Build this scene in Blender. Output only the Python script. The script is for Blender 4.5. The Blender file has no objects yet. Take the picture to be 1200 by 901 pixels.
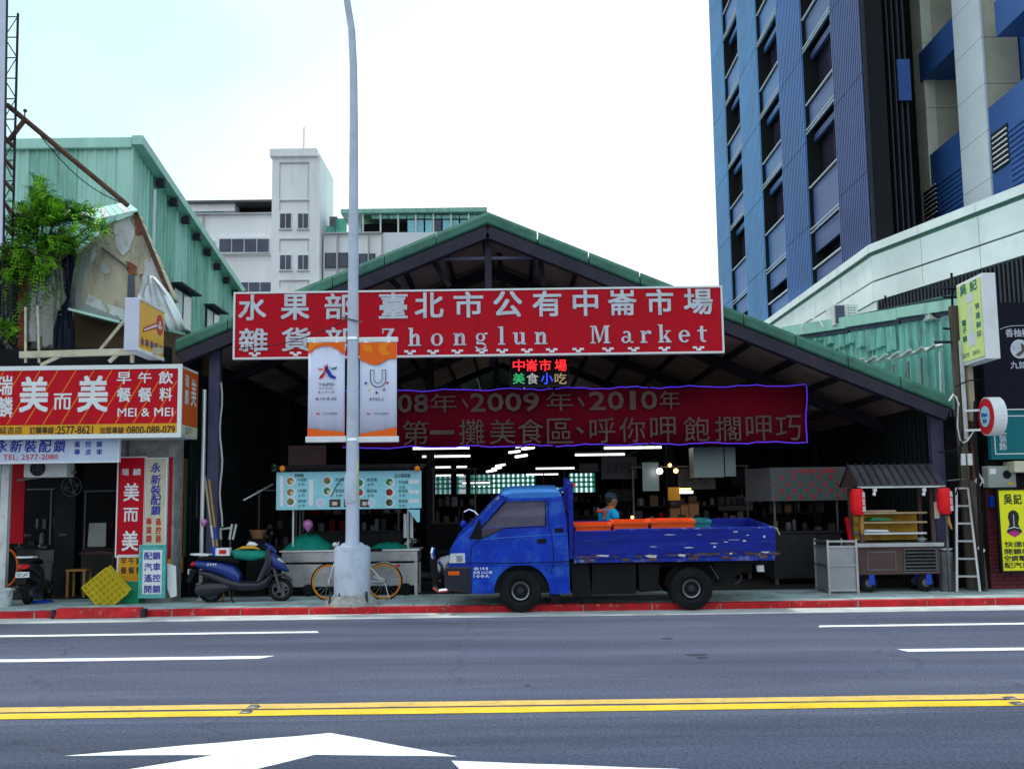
import bpy, math, random
from math import sin, cos, pi, radians
from mathutils import Vector, Matrix
random.seed(7)
S = bpy.context.scene
COL = S.collection
# ------------------------------------------------------------ camera
F_, CX, CY, EYE = 1247.0, 600.0, 450.5, 1.55
PITCH, ROLL = radians(6.45), -0.0135
cd = bpy.data.cameras.new('camera'); cam = bpy.data.objects.new('camera', cd); COL.objects.link(cam)
cam.location = (0, 0, EYE)
cam.rotation_euler = (Matrix.Rotation(pi/2+PITCH, 3, 'X') @ Matrix.Rotation(ROLL, 3, 'Z')).to_euler()
cd.sensor_width = 36; cd.lens = 36*F_/1200; cd.clip_end = 5000; cd.clip_start = .05
S.camera = cam
# ------------------------------------------------------------ sky, sun, exposure
SUN_EL, SUN_AZ = radians(74), radians(325)      # azimuth clockwise from +Y (away from camera)
SKY_OFF = (0, 3, 1)
w = bpy.data.worlds.new('World'); S.world = w; w.use_nodes = True
nt = w.node_tree; nt.nodes.clear()
N = nt.nodes.new; L = nt.links.new
out = N('ShaderNodeOutputWorld'); bg = N('ShaderNodeBackground'); bg2 = N('ShaderNodeBackground'); mx = N('ShaderNodeMixShader')
sky = N('ShaderNodeTexSky'); sky.sky_type = 'NISHITA'; sky.sun_disc = False
sky.sun_elevation = SUN_EL; sky.sun_rotation = SUN_AZ; sky.dust_density = 1.0; sky.ozone_density = 1.2
bg.inputs['Strength'].default_value = .10
L(sky.outputs[0], bg.inputs['Color'])
bg2.inputs['Strength'].default_value = .98
tc = N('ShaderNodeTexCoord'); mp = N('ShaderNodeMapping'); mp.inputs['Scale'].default_value = (1, 1, 1.4); mp.inputs['Location'].default_value = SKY_OFF
nz = N('ShaderNodeTexNoise'); nz.inputs['Scale'].default_value = 1.1; nz.inputs['Detail'].default_value = 4; nz.inputs['Roughness'].default_value = .45
cr = N('ShaderNodeValToRGB'); cr.color_ramp.elements[0].position = .42; cr.color_ramp.elements[0].color = (.60, .92, 1.0, 1)
cr.color_ramp.elements[1].position = .57; cr.color_ramp.elements[1].color = (1, 1, 1, 1)
L(tc.outputs['Generated'], mp.inputs[0]); L(mp.outputs[0], nz.inputs['Vector']); L(nz.outputs[0], cr.inputs[0]); L(cr.outputs[0], bg2.inputs['Color'])
mx.inputs[0].default_value = .85; L(bg.outputs[0], mx.inputs[1]); L(bg2.outputs[0], mx.inputs[2]); L(mx.outputs[0], out.inputs[0])
sl = bpy.data.lights.new('sun', 'SUN'); so = bpy.data.objects.new('sun', sl); COL.objects.link(so)
sl.energy = 2.0; sl.angle = radians(6); sl.color = (1, .965, .9)
sd = Vector((sin(SUN_AZ)*cos(SUN_EL), cos(SUN_AZ)*cos(SUN_EL), sin(SUN_EL)))
so.rotation_euler = sd.to_track_quat('Z', 'Y').to_euler(); so.location = (0, 0, 60)
S.view_settings.view_transform = 'Standard'; S.view_settings.look = 'None'; S.view_settings.exposure = 0.42; S.view_settings.gamma = 1
S.cycles.max_bounces = 6; S.cycles.use_denoising = True
# ------------------------------------------------------------ photo point -> world point
_cr, _sr, _cp, _sp = cos(ROLL), sin(ROLL), cos(PITCH), sin(PITCH)
_R = Vector((1, 0, 0)); _U = Vector((0, -_sp, _cp)); _D = Vector((0, _cp, _sp))
_RR = _cr*_R+_sr*_U; _UU = -_sr*_R+_cr*_U
def ray(px, py): return _D+((px-CX)/F_)*_RR+((CY-py)/F_)*_UU
def at(px, py, Y): d = ray(px, py); return Vector((0, 0, EYE))+d*(Y/d.y)
def atx(px, py, X): d = ray(px, py); return Vector((0, 0, EYE))+d*(X/d.x)
def atz(px, py, Z=0): d = ray(px, py); return Vector((0, 0, EYE))+d*((Z-EYE)/d.z)
def rc(x0, y0, x1, y1, Y):                         # a photo rectangle at depth Y -> X0, X1, Z0, Z1
    c = at((x0+x1)/2, (y0+y1)/2, Y); k = c.y/F_*1.006
    return c.x-(x1-x0)/2*k, c.x+(x1-x0)/2*k, c.z-(y1-y0)/2*k, c.z+(y1-y0)/2*k
# ------------------------------------------------------------ materials
MATS = {}
def s(r, g, b): return tuple(((c/255)/12.92 if c/255 <= .04045 else ((c/255+.055)/1.055)**2.4) for c in (r, g, b))
def mat(name, col, rough=.6, metal=0, var=.18, scale=2.0, bump=.0, bs=30, dirt=None, damt=0, ds=3.0, emit=0, alpha=1, trans=0, stretch=(1, 1, 1), spec=.25, dlo=.5, coat=0):
    if name in MATS: return MATS[name]
    m = bpy.data.materials.new(name); MATS[name] = m; m.use_nodes = True; t = m.node_tree; n = t.nodes; l = t.links
    p = n['Principled BSDF']; p.inputs['Roughness'].default_value = rough; p.inputs['Metallic'].default_value = metal
    p.inputs['Specular IOR Level'].default_value = spec
    if coat: p.inputs['Coat Weight'].default_value = coat; p.inputs['Coat Roughness'].default_value = .12
    if trans: p.inputs['Transmission Weight'].default_value = trans
    if emit:
        p.inputs['Emission Color'].default_value = (*col, 1); p.inputs['Emission Strength'].default_value = emit
        p.inputs['Base Color'].default_value = (*col, 1); return m
    c = n.new('ShaderNodeTexCoord'); mpp = n.new('ShaderNodeMapping'); mpp.inputs['Scale'].default_value = stretch
    l.new(c.outputs['Object'], mpp.inputs[0])
    z = n.new('ShaderNodeTexNoise'); z.inputs['Scale'].default_value = scale; z.inputs['Detail'].default_value = 6; z.inputs['Roughness'].default_value = .62
    l.new(mpp.outputs[0], z.inputs['Vector'])
    r = n.new('ShaderNodeMapRange'); r.inputs[1].default_value = .3; r.inputs[2].default_value = .7; r.inputs[3].default_value = 1-var; r.inputs[4].default_value = 1+var
    l.new(z.outputs[0], r.inputs[0])
    v = n.new('ShaderNodeVectorMath'); v.operation = 'SCALE'; v.inputs[0].default_value = col; l.new(r.outputs[0], v.inputs['Scale'])
    src = v.outputs[0]
    if dirt:
        z2 = n.new('ShaderNodeTexNoise'); z2.inputs['Scale'].default_value = ds; z2.inputs['Detail'].default_value = 8; z2.inputs['Roughness'].default_value = .7
        mp2 = n.new('ShaderNodeMapping'); mp2.inputs['Scale'].default_value = stretch; mp2.inputs['Location'].default_value = (3.1, 7.7, 1.3)
        l.new(c.outputs['Object'], mp2.inputs[0]); l.new(mp2.outputs[0], z2.inputs['Vector'])
        r2 = n.new('ShaderNodeMapRange'); r2.inputs[1].default_value = dlo; r2.inputs[2].default_value = dlo+.16; r2.inputs[3].default_value = 0; r2.inputs[4].default_value = damt
        l.new(z2.outputs[0], r2.inputs[0])
        q = n.new('ShaderNodeMix'); q.data_type = 'RGBA'; l.new(r2.outputs[0], q.inputs[0]); l.new(src, q.inputs[6]); q.inputs[7].default_value = (*dirt, 1)
        src = q.outputs[2]
    l.new(src, p.inputs['Base Color'])
    rr = n.new('ShaderNodeMapRange'); rr.inputs[3].default_value = max(0, rough-.1); rr.inputs[4].default_value = min(1, rough+.1)
    l.new(z.outputs[0], rr.inputs[0]); l.new(rr.outputs[0], p.inputs['Roughness'])
    if bump:
        z3 = n.new('ShaderNodeTexNoise'); z3.inputs['Scale'].default_value = bs; z3.inputs['Detail'].default_value = 4; l.new(mpp.outputs[0], z3.inputs['Vector'])
        b = n.new('ShaderNodeBump'); b.inputs['Strength'].default_value = bump; b.inputs['Distance'].default_value = .02
        l.new(z3.outputs[0], b.inputs['Height']); l.new(b.outputs[0], p.inputs['Normal'])
    return m
A = {}
def defm(k, *a, **kw): A[k] = mat(k, *a, **kw)
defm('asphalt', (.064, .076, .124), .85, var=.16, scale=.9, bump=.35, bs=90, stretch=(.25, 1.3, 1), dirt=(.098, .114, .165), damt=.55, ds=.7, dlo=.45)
defm('gutter', (.50, .52, .53), .85, var=.2, scale=3, bump=.3, bs=40, dirt=(.25, .26, .27), damt=.7, ds=2.6, dlo=.52)
defm('kerb_red', (.44, .010, .016), .6, var=.35, scale=5, bump=.3, bs=40, dirt=(.42, .36, .36), damt=.8, ds=9, dlo=.57)
defm('slab', (.36, .44, .46), .8, var=.3, scale=2.2, bump=.25, bs=40, dirt=(.17, .19, .19), damt=.7, ds=2.3, dlo=.5)
defm('joint', (.09, .10, .11), .9)
defm('floor', (.028, .028, .032), .7, var=.35, scale=1.2, spec=.3)  # floor kept near black: interior shade put into the colour
defm('white_paint', (.78, .83, .85), .6, var=.10, scale=4, dirt=(.26, .28, .33), damt=.85, ds=13, dlo=.57, bump=.3, bs=70)
defm('yellow_a', (.66, .45, .12), .6, var=.16, scale=3, dirt=(.22, .19, .14), damt=.8, ds=11, dlo=.54)
defm('yellow_b', (.72, .50, .03), .6, var=.14, scale=3, dirt=(.24, .2, .1), damt=.75, ds=11, dlo=.56)
defm('green_sheet', (.27, .55, .46), .45, var=.12, scale=1.2, dirt=(.12, .20, .16), damt=.5, ds=1.4, stretch=(2.5, 2.5, .5), dlo=.5)
defm('green_pale', (.42, .70, .62), .45, var=.12, scale=1, dirt=(.2, .30, .26), damt=.5, ds=1.6, stretch=(2.5, 2.5, .5), dlo=.53)
defm('teal_sheet', (.28, .62, .57), .45, var=.2, scale=1.5, dirt=(.12, .22, .20), damt=.75, ds=2.4, stretch=(2, 2, .5), dlo=.48)
defm('roof_green', (.045, .16, .12), .5, var=.22, scale=1.5, dirt=(.02, .05, .04), damt=.6, ds=2.5, bump=.1, spec=.3)
defm('steel_dark', (.028, .026, .045), .6, var=.25, scale=3, dirt=(.06, .045, .04), damt=.3, spec=.2)
defm('steel_post', (.085, .085, .16), .5, var=.2, scale=4, dirt=(.05, .04, .05), damt=.5, ds=6)
defm('ceiling_panel', (.56, .42, .36), .7, var=.18, scale=1.2, dirt=(.26, .19, .16), damt=.6, ds=2)
defm('dark_wall', (.012, .013, .016), .8, var=.3, scale=2, spec=.1)  # near black walls: deep interior shade put into the base colour
defm('dark_green_wall', (.014, .020, .022), .7, var=.3, scale=2, spec=.1)  # green walls darkened, with the hall's shade put into the colour
defm('black', (.008, .008, .010), .6, var=.3, spec=.15)
defm('black_gloss', (.010, .011, .018), .22, var=.2, coat=.4)
defm('rubber', (.012, .012, .014), .85, var=.3, scale=8, bump=.2, spec=.12, dirt=(.035, .033, .03), damt=.4)
defm('chrome', (.75, .77, .8), .16, metal=1, var=.05)
defm('alu', (.62, .64, .66), .38, metal=.7, var=.12, scale=5)
defm('steel', (.42, .43, .45), .36, metal=.85, var=.18, scale=3, bump=.08, bs=8, dirt=(.16, .15, .14), damt=.5, ds=4, dlo=.53)
defm('steel_dim', (.12, .12, .13), .5, metal=.4, var=.25, scale=3, dirt=(.05, .045, .04), damt=.6, ds=4, spec=.3)
defm('sign_red', (.50, .0025, .016), .45, var=.06, scale=1.2, spec=.12, dirt=(.34, .004, .012), damt=.55, ds=1.6, stretch=(2, 2, .5), dlo=.5)
defm('sign_red_b', (.54, .004, .016), .4, var=.07, scale=1.5, spec=.12, dirt=(.38, .006, .014), damt=.55, ds=1.6, stretch=(2, 2, .5), dlo=.5)
defm('banner_red', (.13, .0012, .010), .8, var=.25, scale=1.5, bump=.1, bs=3, spec=.1)
defm('letter_silver', (.56, .60, .68), .5, var=.12, scale=5, dirt=(.33, .33, .38), damt=.5, ds=7)
defm('letter_grey', (.12, .085, .08), .8, var=.25, scale=3, spec=.1)
defm('white', (.76, .78, .82), .5, var=.05, dirt=(.5, .5, .52), damt=.3, ds=4)
defm('white_dirty', (.58, .60, .62), .6, var=.12, scale=3, dirt=(.28, .27, .26), damt=.6, ds=4)
defm('lavender', (.62, .64, .80), .5, var=.05, scale=2, dirt=(.42, .42, .52), damt=.35, ds=3)
defm('flag', (.66, .69, .88), .75, var=.04, scale=3, bump=.08, bs=5)
defm('orange', (.86, .13, .008), .6, var=.06)
defm('orange_b', (.90, .24, .01), .6, var=.06)
defm('blue_ink', (.02, .03, .36), .5, var=.05)
defm('red_ink', (.55, .01, .02), .5, var=.05)
defm('green_ink', (.01, .20, .07), .5, var=.05)
defm('dark_ink', (.02, .02, .025), .5, var=.05)
defm('yellow_ink', (.80, .55, .02), .5, var=.05)
defm('orange_line', (.80, .22, .02), .5, var=.05)
defm('pole_paint', (.52, .57, .70), .42, var=.08, scale=2.5, dirt=(.36, .38, .45), damt=.5, ds=3)
defm('drum_paint', (.50, .56, .68), .5, var=.09, scale=3, dirt=(.33, .35, .42), damt=.5, ds=5, bump=.08)
defm('concrete', (.32, .31, .30), .85, var=.3, scale=6, bump=.5, bs=14, dirt=(.12, .12, .11), damt=.6, ds=8)
defm('truck_blue', (.003, .038, .46), .34, var=.3, scale=2.5, dirt=(.035, .16, .55), damt=.6, ds=3.4, dlo=.50, coat=.12)
defm('truck_blue_lit', (.04, .20, .58), .35, var=.15, scale=3)  # lighter truck blue: sky light on cab roof and crease put into the colour
defm('bed_blue', (.005, .016, .27), .42, var=.3, scale=3, dirt=(.03, .06, .26), damt=.7, ds=4.5, stretch=(.5, 1, 2.5), dlo=.53)
defm('chipped', (.008, .03, .34), .6, var=.3, scale=6, dirt=(.42, .40, .36), damt=.9, ds=5.0, dlo=.51, bump=.3)
defm('rust', (.11, .055, .04), .8, var=.45, scale=7, bump=.3, dirt=(.05, .04, .04), damt=.7, ds=6)
defm('rust_bed', (.10, .06, .05), .8, var=.5, scale=9, dirt=(.38, .34, .3), damt=.8, ds=11, dlo=.55)
defm('glass_dark', (.035, .03, .06), .08, var=.3, scale=1.5, spec=.8)
defm('glass_blue', (.03, .05, .10), .1, var=.5, scale=.8, spec=.5)
defm('glass_green', (.10, .50, .40), .5, var=.3, scale=9, trans=.8)
defm('tower_a', (.058, .155, .38), .4, var=.2, scale=.45, metal=.1, bump=.1, bs=2)
defm('tower_b', (.09, .27, .52), .4, var=.2, scale=.45, metal=.1, bump=.1, bs=2)
defm('tower_c', (.065, .10, .26), .4, var=.2, scale=.45, metal=.1, bump=.1, bs=2)
defm('tower_d', (.035, .10, .31), .5, var=.15, scale=.8)
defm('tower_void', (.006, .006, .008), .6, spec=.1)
defm('louvre_dark', (.03, .035, .05), .5, var=.2)
defm('louvre_gap', (.008, .01, .014), .7)
defm('beige', (.52, .50, .38), .7, var=.12, scale=.8, dirt=(.3, .3, .23), damt=.4, ds=1)
defm('beige_lt', (.70, .72, .60), .7, var=.1, scale=.8)
defm('stone_white', (.66, .72, .78), .7, var=.08, scale=.7)
defm('podium', (.84, .88, .90), .75, var=.1, scale=.5, dirt=(.66, .70, .72), damt=.5, ds=.9, bump=.1, bs=12)
defm('edge_white', (.75, .78, .8), .5, var=.05)
defm('apt_white', (.90, .90, .94), .75, var=.05, scale=.25, dirt=(.68, .67, .68), damt=.5, ds=.4, stretch=(2.5, 1, .5))
defm('apt_panel', (.78, .80, .86), .7, var=.04, scale=.3)
defm('apt_trim', (.5, .5, .52), .8, var=.1)
defm('plaster', (.50, .45, .34), .85, var=.2, scale=1.5, bump=.35, bs=8, dirt=(.24, .21, .16), damt=.75, ds=1.8, stretch=(1.6, 1.6, .6), dlo=.5)
defm('plaster_grey', (.42, .44, .42), .85, var=.25, scale=2, bump=.3, bs=9, dirt=(.2, .2, .19), damt=.6, ds=2)
defm('brown_wall', (.15, .10, .06), .8, var=.2, scale=1.5)
defm('brick', (.26, .09, .05), .85, var=.3, scale=5, bump=.3)
defm('brick_wine', (.17, .03, .045), .75, var=.35, scale=4, bump=.25, bs=30)
defm('mortar', (.10, .05, .055), .9, var=.2)
defm('tarp_dark', (.018, .02, .045), .55, var=.3, scale=3)
defm('tarp_white', (.72, .75, .78), .6, var=.08, scale=2)
defm('tarp_grey', (.30, .33, .32), .6, var=.2, scale=2)
defm('leaf', (.17, .40, .02), .5, var=.8, scale=5)
defm('leaf_mid', (.06, .20, .015), .5, var=.7, scale=5)
defm('leaf_dark', (.02, .10, .012), .5, var=.6, scale=3)
defm('bark', (.10, .075, .05), .85, var=.4, scale=6, bump=.4)
defm('wood_pale', (.42, .34, .24), .7, var=.25, scale=4, stretch=(1, 1, .3))
defm('wood_stick', (.42, .22, .06), .6, var=.2, scale=4)
defm('wood_old', (.09, .075, .06), .85, var=.35, scale=6, bump=.4, stretch=(2, 2, .4))
defm('frame_cream', (.50, .47, .36), .6, var=.2, scale=3, dirt=(.25, .22, .15), damt=.5, ds=5)
defm('cream', (.60, .56, .42), .6, var=.1, scale=2, dirt=(.35, .32, .24), damt=.4, ds=5)
defm('shop_yellow', (.72, .34, .015), .5, var=.06)
defm('key_yellow', (.86, .42, .01), .45, var=.07, scale=3)
defm('sign_lime', (.64, .78, .28), .5, var=.06)
defm('bright_yellow', (.80, .78, .015), .5, var=.05)
defm('pink_ink', (.45, .03, .22), .5)
defm('side_orange', (.62, .10, .015), .5, var=.1)
defm('board_blue', (.55, .64, .82), .5, var=.06, dirt=(.4, .48, .62), damt=.4)
defm('menu_blue', (.30, .66, .76), .45, var=.1, scale=4)
defm('board_turq', (.10, .44, .42), .6, var=.25, scale=6)
defm('teal_sign', (.004, .15, .18), .5, var=.1, spec=.2)
defm('night_sign', (.010, .010, .022), .5, var=.15, spec=.08)
defm('crate_yellow', (.55, .42, .02), .5, var=.15, scale=5)
defm('crate_orange', (.85, .09, .008), .5, var=.1, scale=4)
defm('crate_green', (.01, .22, .11), .5, var=.1)
defm('crate_teal', (.02, .22, .26), .5, var=.1)
defm('tarp_teal', (.005, .22, .17), .55, var=.25, scale=4, bump=.3, bs=9)
defm('scooter_blue', (.012, .035, .22), .22, var=.12, coat=.5, metal=.2)
defm('scooter_dark', (.022, .022, .035), .3, var=.15, coat=.3)
defm('grey_plastic', (.10, .10, .12), .5, var=.2)
defm('bike_orange', (.66, .24, .015), .5, var=.12)
defm('cart_wood', (.085, .045, .042), .55, var=.25, scale=3, stretch=(.6, 1, 2))
defm('cart_roof', (.05, .048, .06), .65, var=.3, scale=3, dirt=(.10, .09, .09), damt=.4)
defm('ochre_glow', (.62, .36, .03), .5, var=.3, scale=5)  # bright ochre; on the cart shelves it stands for their warm glow
defm('lantern_red', (.78, .008, .015), .55, var=.07, scale=5)
defm('cabinet_grey', (.32, .33, .36), .45, metal=.4, var=.12, scale=3)
defm('meter_grey', (.30, .33, .32), .5, var=.1)
defm('skin', (.34, .16, .09), .55, var=.08)
defm('shirt_blue', (.01, .40, .80), .7, var=.2, scale=6)
defm('trouser', (.03, .03, .04), .8, var=.2)
defm('hair', (.02, .018, .02), .7, var=.2)
defm('cap', (.03, .04, .07), .75, var=.2)
defm('rope_lamp', (.08, .035, .65), emit=.55)
defm('tube_lamp', (1, 1, 1), emit=2.0)
defm('bulb_warm', (1, .45, .12), emit=6)
defm('bulb_white', (1, .85, .75), emit=6)
defm('led_red', (1, .03, .04), emit=1.0)
defm('led_green', (.03, .35, .12), emit=.8)
defm('led_white', (.35, .38, .35), emit=.6)
defm('led_blue', (.04, .07, .9), emit=.9)
defm('led_amber', (.35, .25, .12), emit=.6)
defm('lens_clear', (.6, .62, .65), .15, var=.15, scale=12)
defm('lens_amber', (.75, .12, .01), .2)
defm('lens_red', (.5, .01, .015), .2)
defm('brown_card', (.30, .16, .07), .8, var=.2)
defm('range_steel', (.20, .26, .27), .35, metal=.6, var=.15)
defm('pink', (.55, .18, .5), .3, var=.2, coat=.3)
defm('blue_plastic', (.01, .06, .5), .4, var=.1)
defm('ac_white', (.66, .68, .68), .5, var=.08, dirt=(.4, .4, .38), damt=.4)
defm('ground_far', (.12, .12, .12), .9)
def asphalt(m):
    t = m.node_tree; n = t.nodes; l = t.links; pr = n['Principled BSDF']; src = pr.inputs['Base Color'].links[0].from_socket
    c = n.new('ShaderNodeTexCoord'); v = n.new('ShaderNodeTexNoise'); v.inputs['Scale'].default_value = 42; v.inputs['Detail'].default_value = 3; l.new(c.outputs['Object'], v.inputs['Vector'])
    r = n.new('ShaderNodeMapRange'); r.inputs[1].default_value = .32; r.inputs[2].default_value = .68; r.inputs[3].default_value = .6; r.inputs[4].default_value = 1.45; l.new(v.outputs[0], r.inputs[0])
    mp_ = n.new('ShaderNodeMapping'); mp_.inputs['Scale'].default_value = (.05, .85, 1); l.new(c.outputs['Object'], mp_.inputs[0])
    s_ = n.new('ShaderNodeTexNoise'); s_.inputs['Scale'].default_value = 1.6; s_.inputs['Detail'].default_value = 3; l.new(mp_.outputs[0], s_.inputs['Vector'])
    r2 = n.new('ShaderNodeMapRange'); r2.inputs[1].default_value = .35; r2.inputs[2].default_value = .65; r2.inputs[3].default_value = .82; r2.inputs[4].default_value = 1.16; l.new(s_.outputs[0], r2.inputs[0])
    vo = n.new('ShaderNodeTexVoronoi'); vo.feature = 'DISTANCE_TO_EDGE'; vo.inputs['Scale'].default_value = .38; l.new(c.outputs['Object'], vo.inputs['Vector'])
    wq = n.new('ShaderNodeTexNoise'); wq.inputs['Scale'].default_value = 1.1; wq.inputs['Detail'].default_value = 6; l.new(c.outputs['Object'], wq.inputs['Vector'])
    mxv = n.new('ShaderNodeMix'); mxv.data_type = 'RGBA'; mxv.inputs[0].default_value = .55; l.new(c.outputs['Object'], mxv.inputs[6]); l.new(wq.outputs['Color'], mxv.inputs[7]); l.new(mxv.outputs[2], vo.inputs['Vector'])
    r3 = n.new('ShaderNodeMapRange'); r3.inputs[1].default_value = 0; r3.inputs[2].default_value = .004; r3.inputs[3].default_value = .72; r3.inputs[4].default_value = 1; l.new(vo.outputs['Distance'], r3.inputs[0])
    m1 = n.new('ShaderNodeMath'); m1.operation = 'MULTIPLY'; l.new(r.outputs[0], m1.inputs[0]); l.new(r2.outputs[0], m1.inputs[1])
    m2 = n.new('ShaderNodeMath'); m2.operation = 'MULTIPLY'; l.new(m1.outputs[0], m2.inputs[0]); l.new(r3.outputs[0], m2.inputs[1])
    sc = n.new('ShaderNodeVectorMath'); sc.operation = 'SCALE'; l.new(src, sc.inputs[0]); l.new(m2.outputs[0], sc.inputs['Scale']); l.new(sc.outputs[0], pr.inputs['Base Color'])
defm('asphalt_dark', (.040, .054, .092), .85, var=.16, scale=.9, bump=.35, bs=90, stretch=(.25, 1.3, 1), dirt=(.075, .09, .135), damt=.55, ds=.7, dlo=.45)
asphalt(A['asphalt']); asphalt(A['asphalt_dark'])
defm('glass_cab', (.42, .38, .55), .03, var=.1, trans=.8, spec=.6)
defm('seat_cloth', (.16, .02, .04), .8, var=.3, scale=5)  # maroon seat stands in for a reddish reflection in the cab glass
defm('stain', (.040, .045, .066), .7, var=.3, scale=8)
# ------------------------------------------------------------ mesh builder
OFF = {}
class MB:
    def __init__(self, m=None): self.v = []; self.f = []; self.mi = []; self.mats = []; self.cur = 0; self.tf = None; self.use(m or 'white')
    def use(self, k):
        m = A[k] if isinstance(k, str) else k
        if m not in self.mats: self.mats.append(m)
        self.cur = self.mats.index(m); return self
    def add(self, vs, fs):
        b = len(self.v)
        if self.tf is not None: vs = [self.tf @ Vector(p) for p in vs]
        self.v += [tuple(p) for p in vs]; self.f += [tuple(i+b for i in f) for f in fs]; self.mi += [self.cur]*len(fs); return self
    def box(self, x0, x1, y0, y1, z0, z1):
        return self.add([(x, y, z) for z in (z0, z1) for y in (y0, y1) for x in (x0, x1)],
                        [(0, 2, 3, 1), (4, 5, 7, 6), (0, 1, 5, 4), (2, 6, 7, 3), (0, 4, 6, 2), (1, 3, 7, 5)])
    def bar(self, p, q, a, b=None, up=(0, 0, 1)):
        p = Vector(p); q = Vector(q); d = (q-p).normalized(); b = b or a; u = Vector(up)
        if abs(d.dot(u)) > .98: u = Vector((0, 1, 0))
        sx = d.cross(u).normalized(); sz = sx.cross(d)
        vs = []
        for c in (p, q):
            for i, j in ((-1, -1), (1, -1), (1, 1), (-1, 1)): vs.append(c+sx*i*a/2+sz*j*b/2)
        return self.add(vs, [(3, 2, 1, 0), (4, 5, 6, 7), (0, 1, 5, 4), (1, 2, 6, 5), (2, 3, 7, 6), (3, 0, 4, 7)])
    def pipe(self, pts, r, n=8, closed=False):
        pts = [Vector(p) for p in pts]; k = len(pts); rs = r if isinstance(r, (list, tuple)) else [r]*k
        vs = []; fs = []; ref = Vector((0, 0, 1))
        for i, p in enumerate(pts):
            a = pts[i-1] if (i > 0 or closed) else p; b = pts[(i+1) % k] if (i < k-1 or closed) else p
            d = (b-a).normalized()
            if abs(d.dot(ref)) > .95: ref = Vector((0, 1, 0)) if abs(d.y) < .9 else Vector((1, 0, 0))
            u = d.cross(ref).normalized(); v = u.cross(d)
            vs += [p+(u*cos(2*pi*j/n)+v*sin(2*pi*j/n))*rs[i] for j in range(n)]
        for i in range(k if closed else k-1):
            for j in range(n):
                a, b = i*n, ((i+1) % k)*n; fs.append((a+j, a+(j+1) % n, b+(j+1) % n, b+j))
        if not closed: fs += [tuple(range(n-1, -1, -1)), tuple(range((k-1)*n, k*n))]
        return self.add(vs, fs)
    def tube(self, p, q, r, r2=None, n=10): return self.pipe([p, q], [r, r if r2 is None else r2], n)
    def prism(self, poly, a, b, ax='y'):
        f = {'y': lambda u, v, t: (u, t, v), 'x': lambda u, v, t: (t, u, v), 'z': lambda u, v, t: (u, v, t)}[ax]
        n = len(poly); vs = [f(u, v, a) for u, v in poly]+[f(u, v, b) for u, v in poly]
        return self.add(vs, [tuple(range(n)), tuple(range(2*n-1, n-1, -1))]+[(i, i+n, (i+1) % n+n, (i+1) % n) for i in range(n)])
    def poly(self, pts): return self.add(pts, [tuple(range(len(pts)))])
    def lathe(self, prof, c=(0, 0, 0), ax='z', n=20, caps=True):
        vs = []; fs = []; k = len(prof); c = Vector(c)
        for r, h in prof:
            for j in range(n):
                a = 2*pi*j/n; x, y = r*cos(a), r*sin(a)
                vs.append(c+Vector({'z': (x, y, h), 'y': (x, h, y), 'x': (h, x, y)}[ax]))
        for i in range(k-1):
            for j in range(n): fs.append((i*n+j, i*n+(j+1) % n, (i+1)*n+(j+1) % n, (i+1)*n+j))
        if caps: fs += [tuple(range(n)), tuple(range((k-1)*n, k*n))]
        return self.add(vs, fs)
    def ball(self, c, r, n=10, m=6):
        r = (r, r, r) if isinstance(r, (int, float)) else r
        vs = []; fs = []
        for i in range(m+1):
            t = pi*i/m
            for j in range(n): vs.append((c[0]+r[0]*max(sin(t), .001)*cos(2*pi*j/n), c[1]+r[1]*max(sin(t), .001)*sin(2*pi*j/n), c[2]+r[2]*cos(t)))
        for i in range(m):
            for j in range(n): fs.append((i*n+j, (i+1)*n+j, (i+1)*n+(j+1) % n, i*n+(j+1) % n))
        return self.add(vs, fs)
    def loft(self, secs, n=14, e=2.6, ax='x'):
        """secs: (pos, centre_b, centre_z, half_b, half_z) along ax ('x': cross-section in y,z; 'z': in x,y)"""
        vs = []; fs = []; k = len(secs)
        for s_ in secs:
            for j in range(n):
                a = 2*pi*j/n; ca, sa = cos(a), sin(a); x = abs(ca)**(2/e)*(1 if ca > 0 else -1); y = abs(sa)**(2/e)*(1 if sa > 0 else -1)
                if ax == 'x': vs.append((s_[0], s_[1]+x*s_[3], s_[2]+y*s_[4]))
                else: vs.append((s_[1]+x*s_[3], s_[2]+y*s_[4], s_[0]))
        for i in range(k-1):
            for j in range(n): fs.append((i*n+j, i*n+(j+1) % n, (i+1)*n+(j+1) % n, (i+1)*n+j))
        fs += [tuple(range(n-1, -1, -1)), tuple(range((k-1)*n, k*n))]
        return self.add(vs, fs)
    def build(self, name, parent=None, label=None, cat=None, group=None, kind=None, bevel=0, smooth=False, seg=2, fix=True):
        if not self.v: return None
        off = Vector((0, 0, 0))
        if parent is not None: off = OFF[parent.name]
        elif kind != 'structure':
            xs = [p[0] for p in self.v]; ys = [p[1] for p in self.v]; zs = [p[2] for p in self.v]
            off = Vector(((min(xs)+max(xs))/2, (min(ys)+max(ys))/2, min(zs)))
        me = bpy.data.meshes.new(name); me.from_pydata([Vector(p)-off for p in self.v], [], self.f)
        for m in self.mats: me.materials.append(m)
        me.polygons.foreach_set('material_index', self.mi)
        if fix:
            import bmesh
            bm = bmesh.new(); bm.from_mesh(me); bmesh.ops.recalc_face_normals(bm, faces=bm.faces); bm.to_mesh(me); bm.free()
        if smooth: me.polygons.foreach_set('use_smooth', [True]*len(me.polygons))
        me.update(); o = bpy.data.objects.new(name, me); COL.objects.link(o)
        if smooth:
            try: me.set_sharp_from_angle(angle=radians(38))
            except Exception: pass
        if parent is None: o.location = off
        else: o.parent = parent
        OFF[o.name] = off
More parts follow.
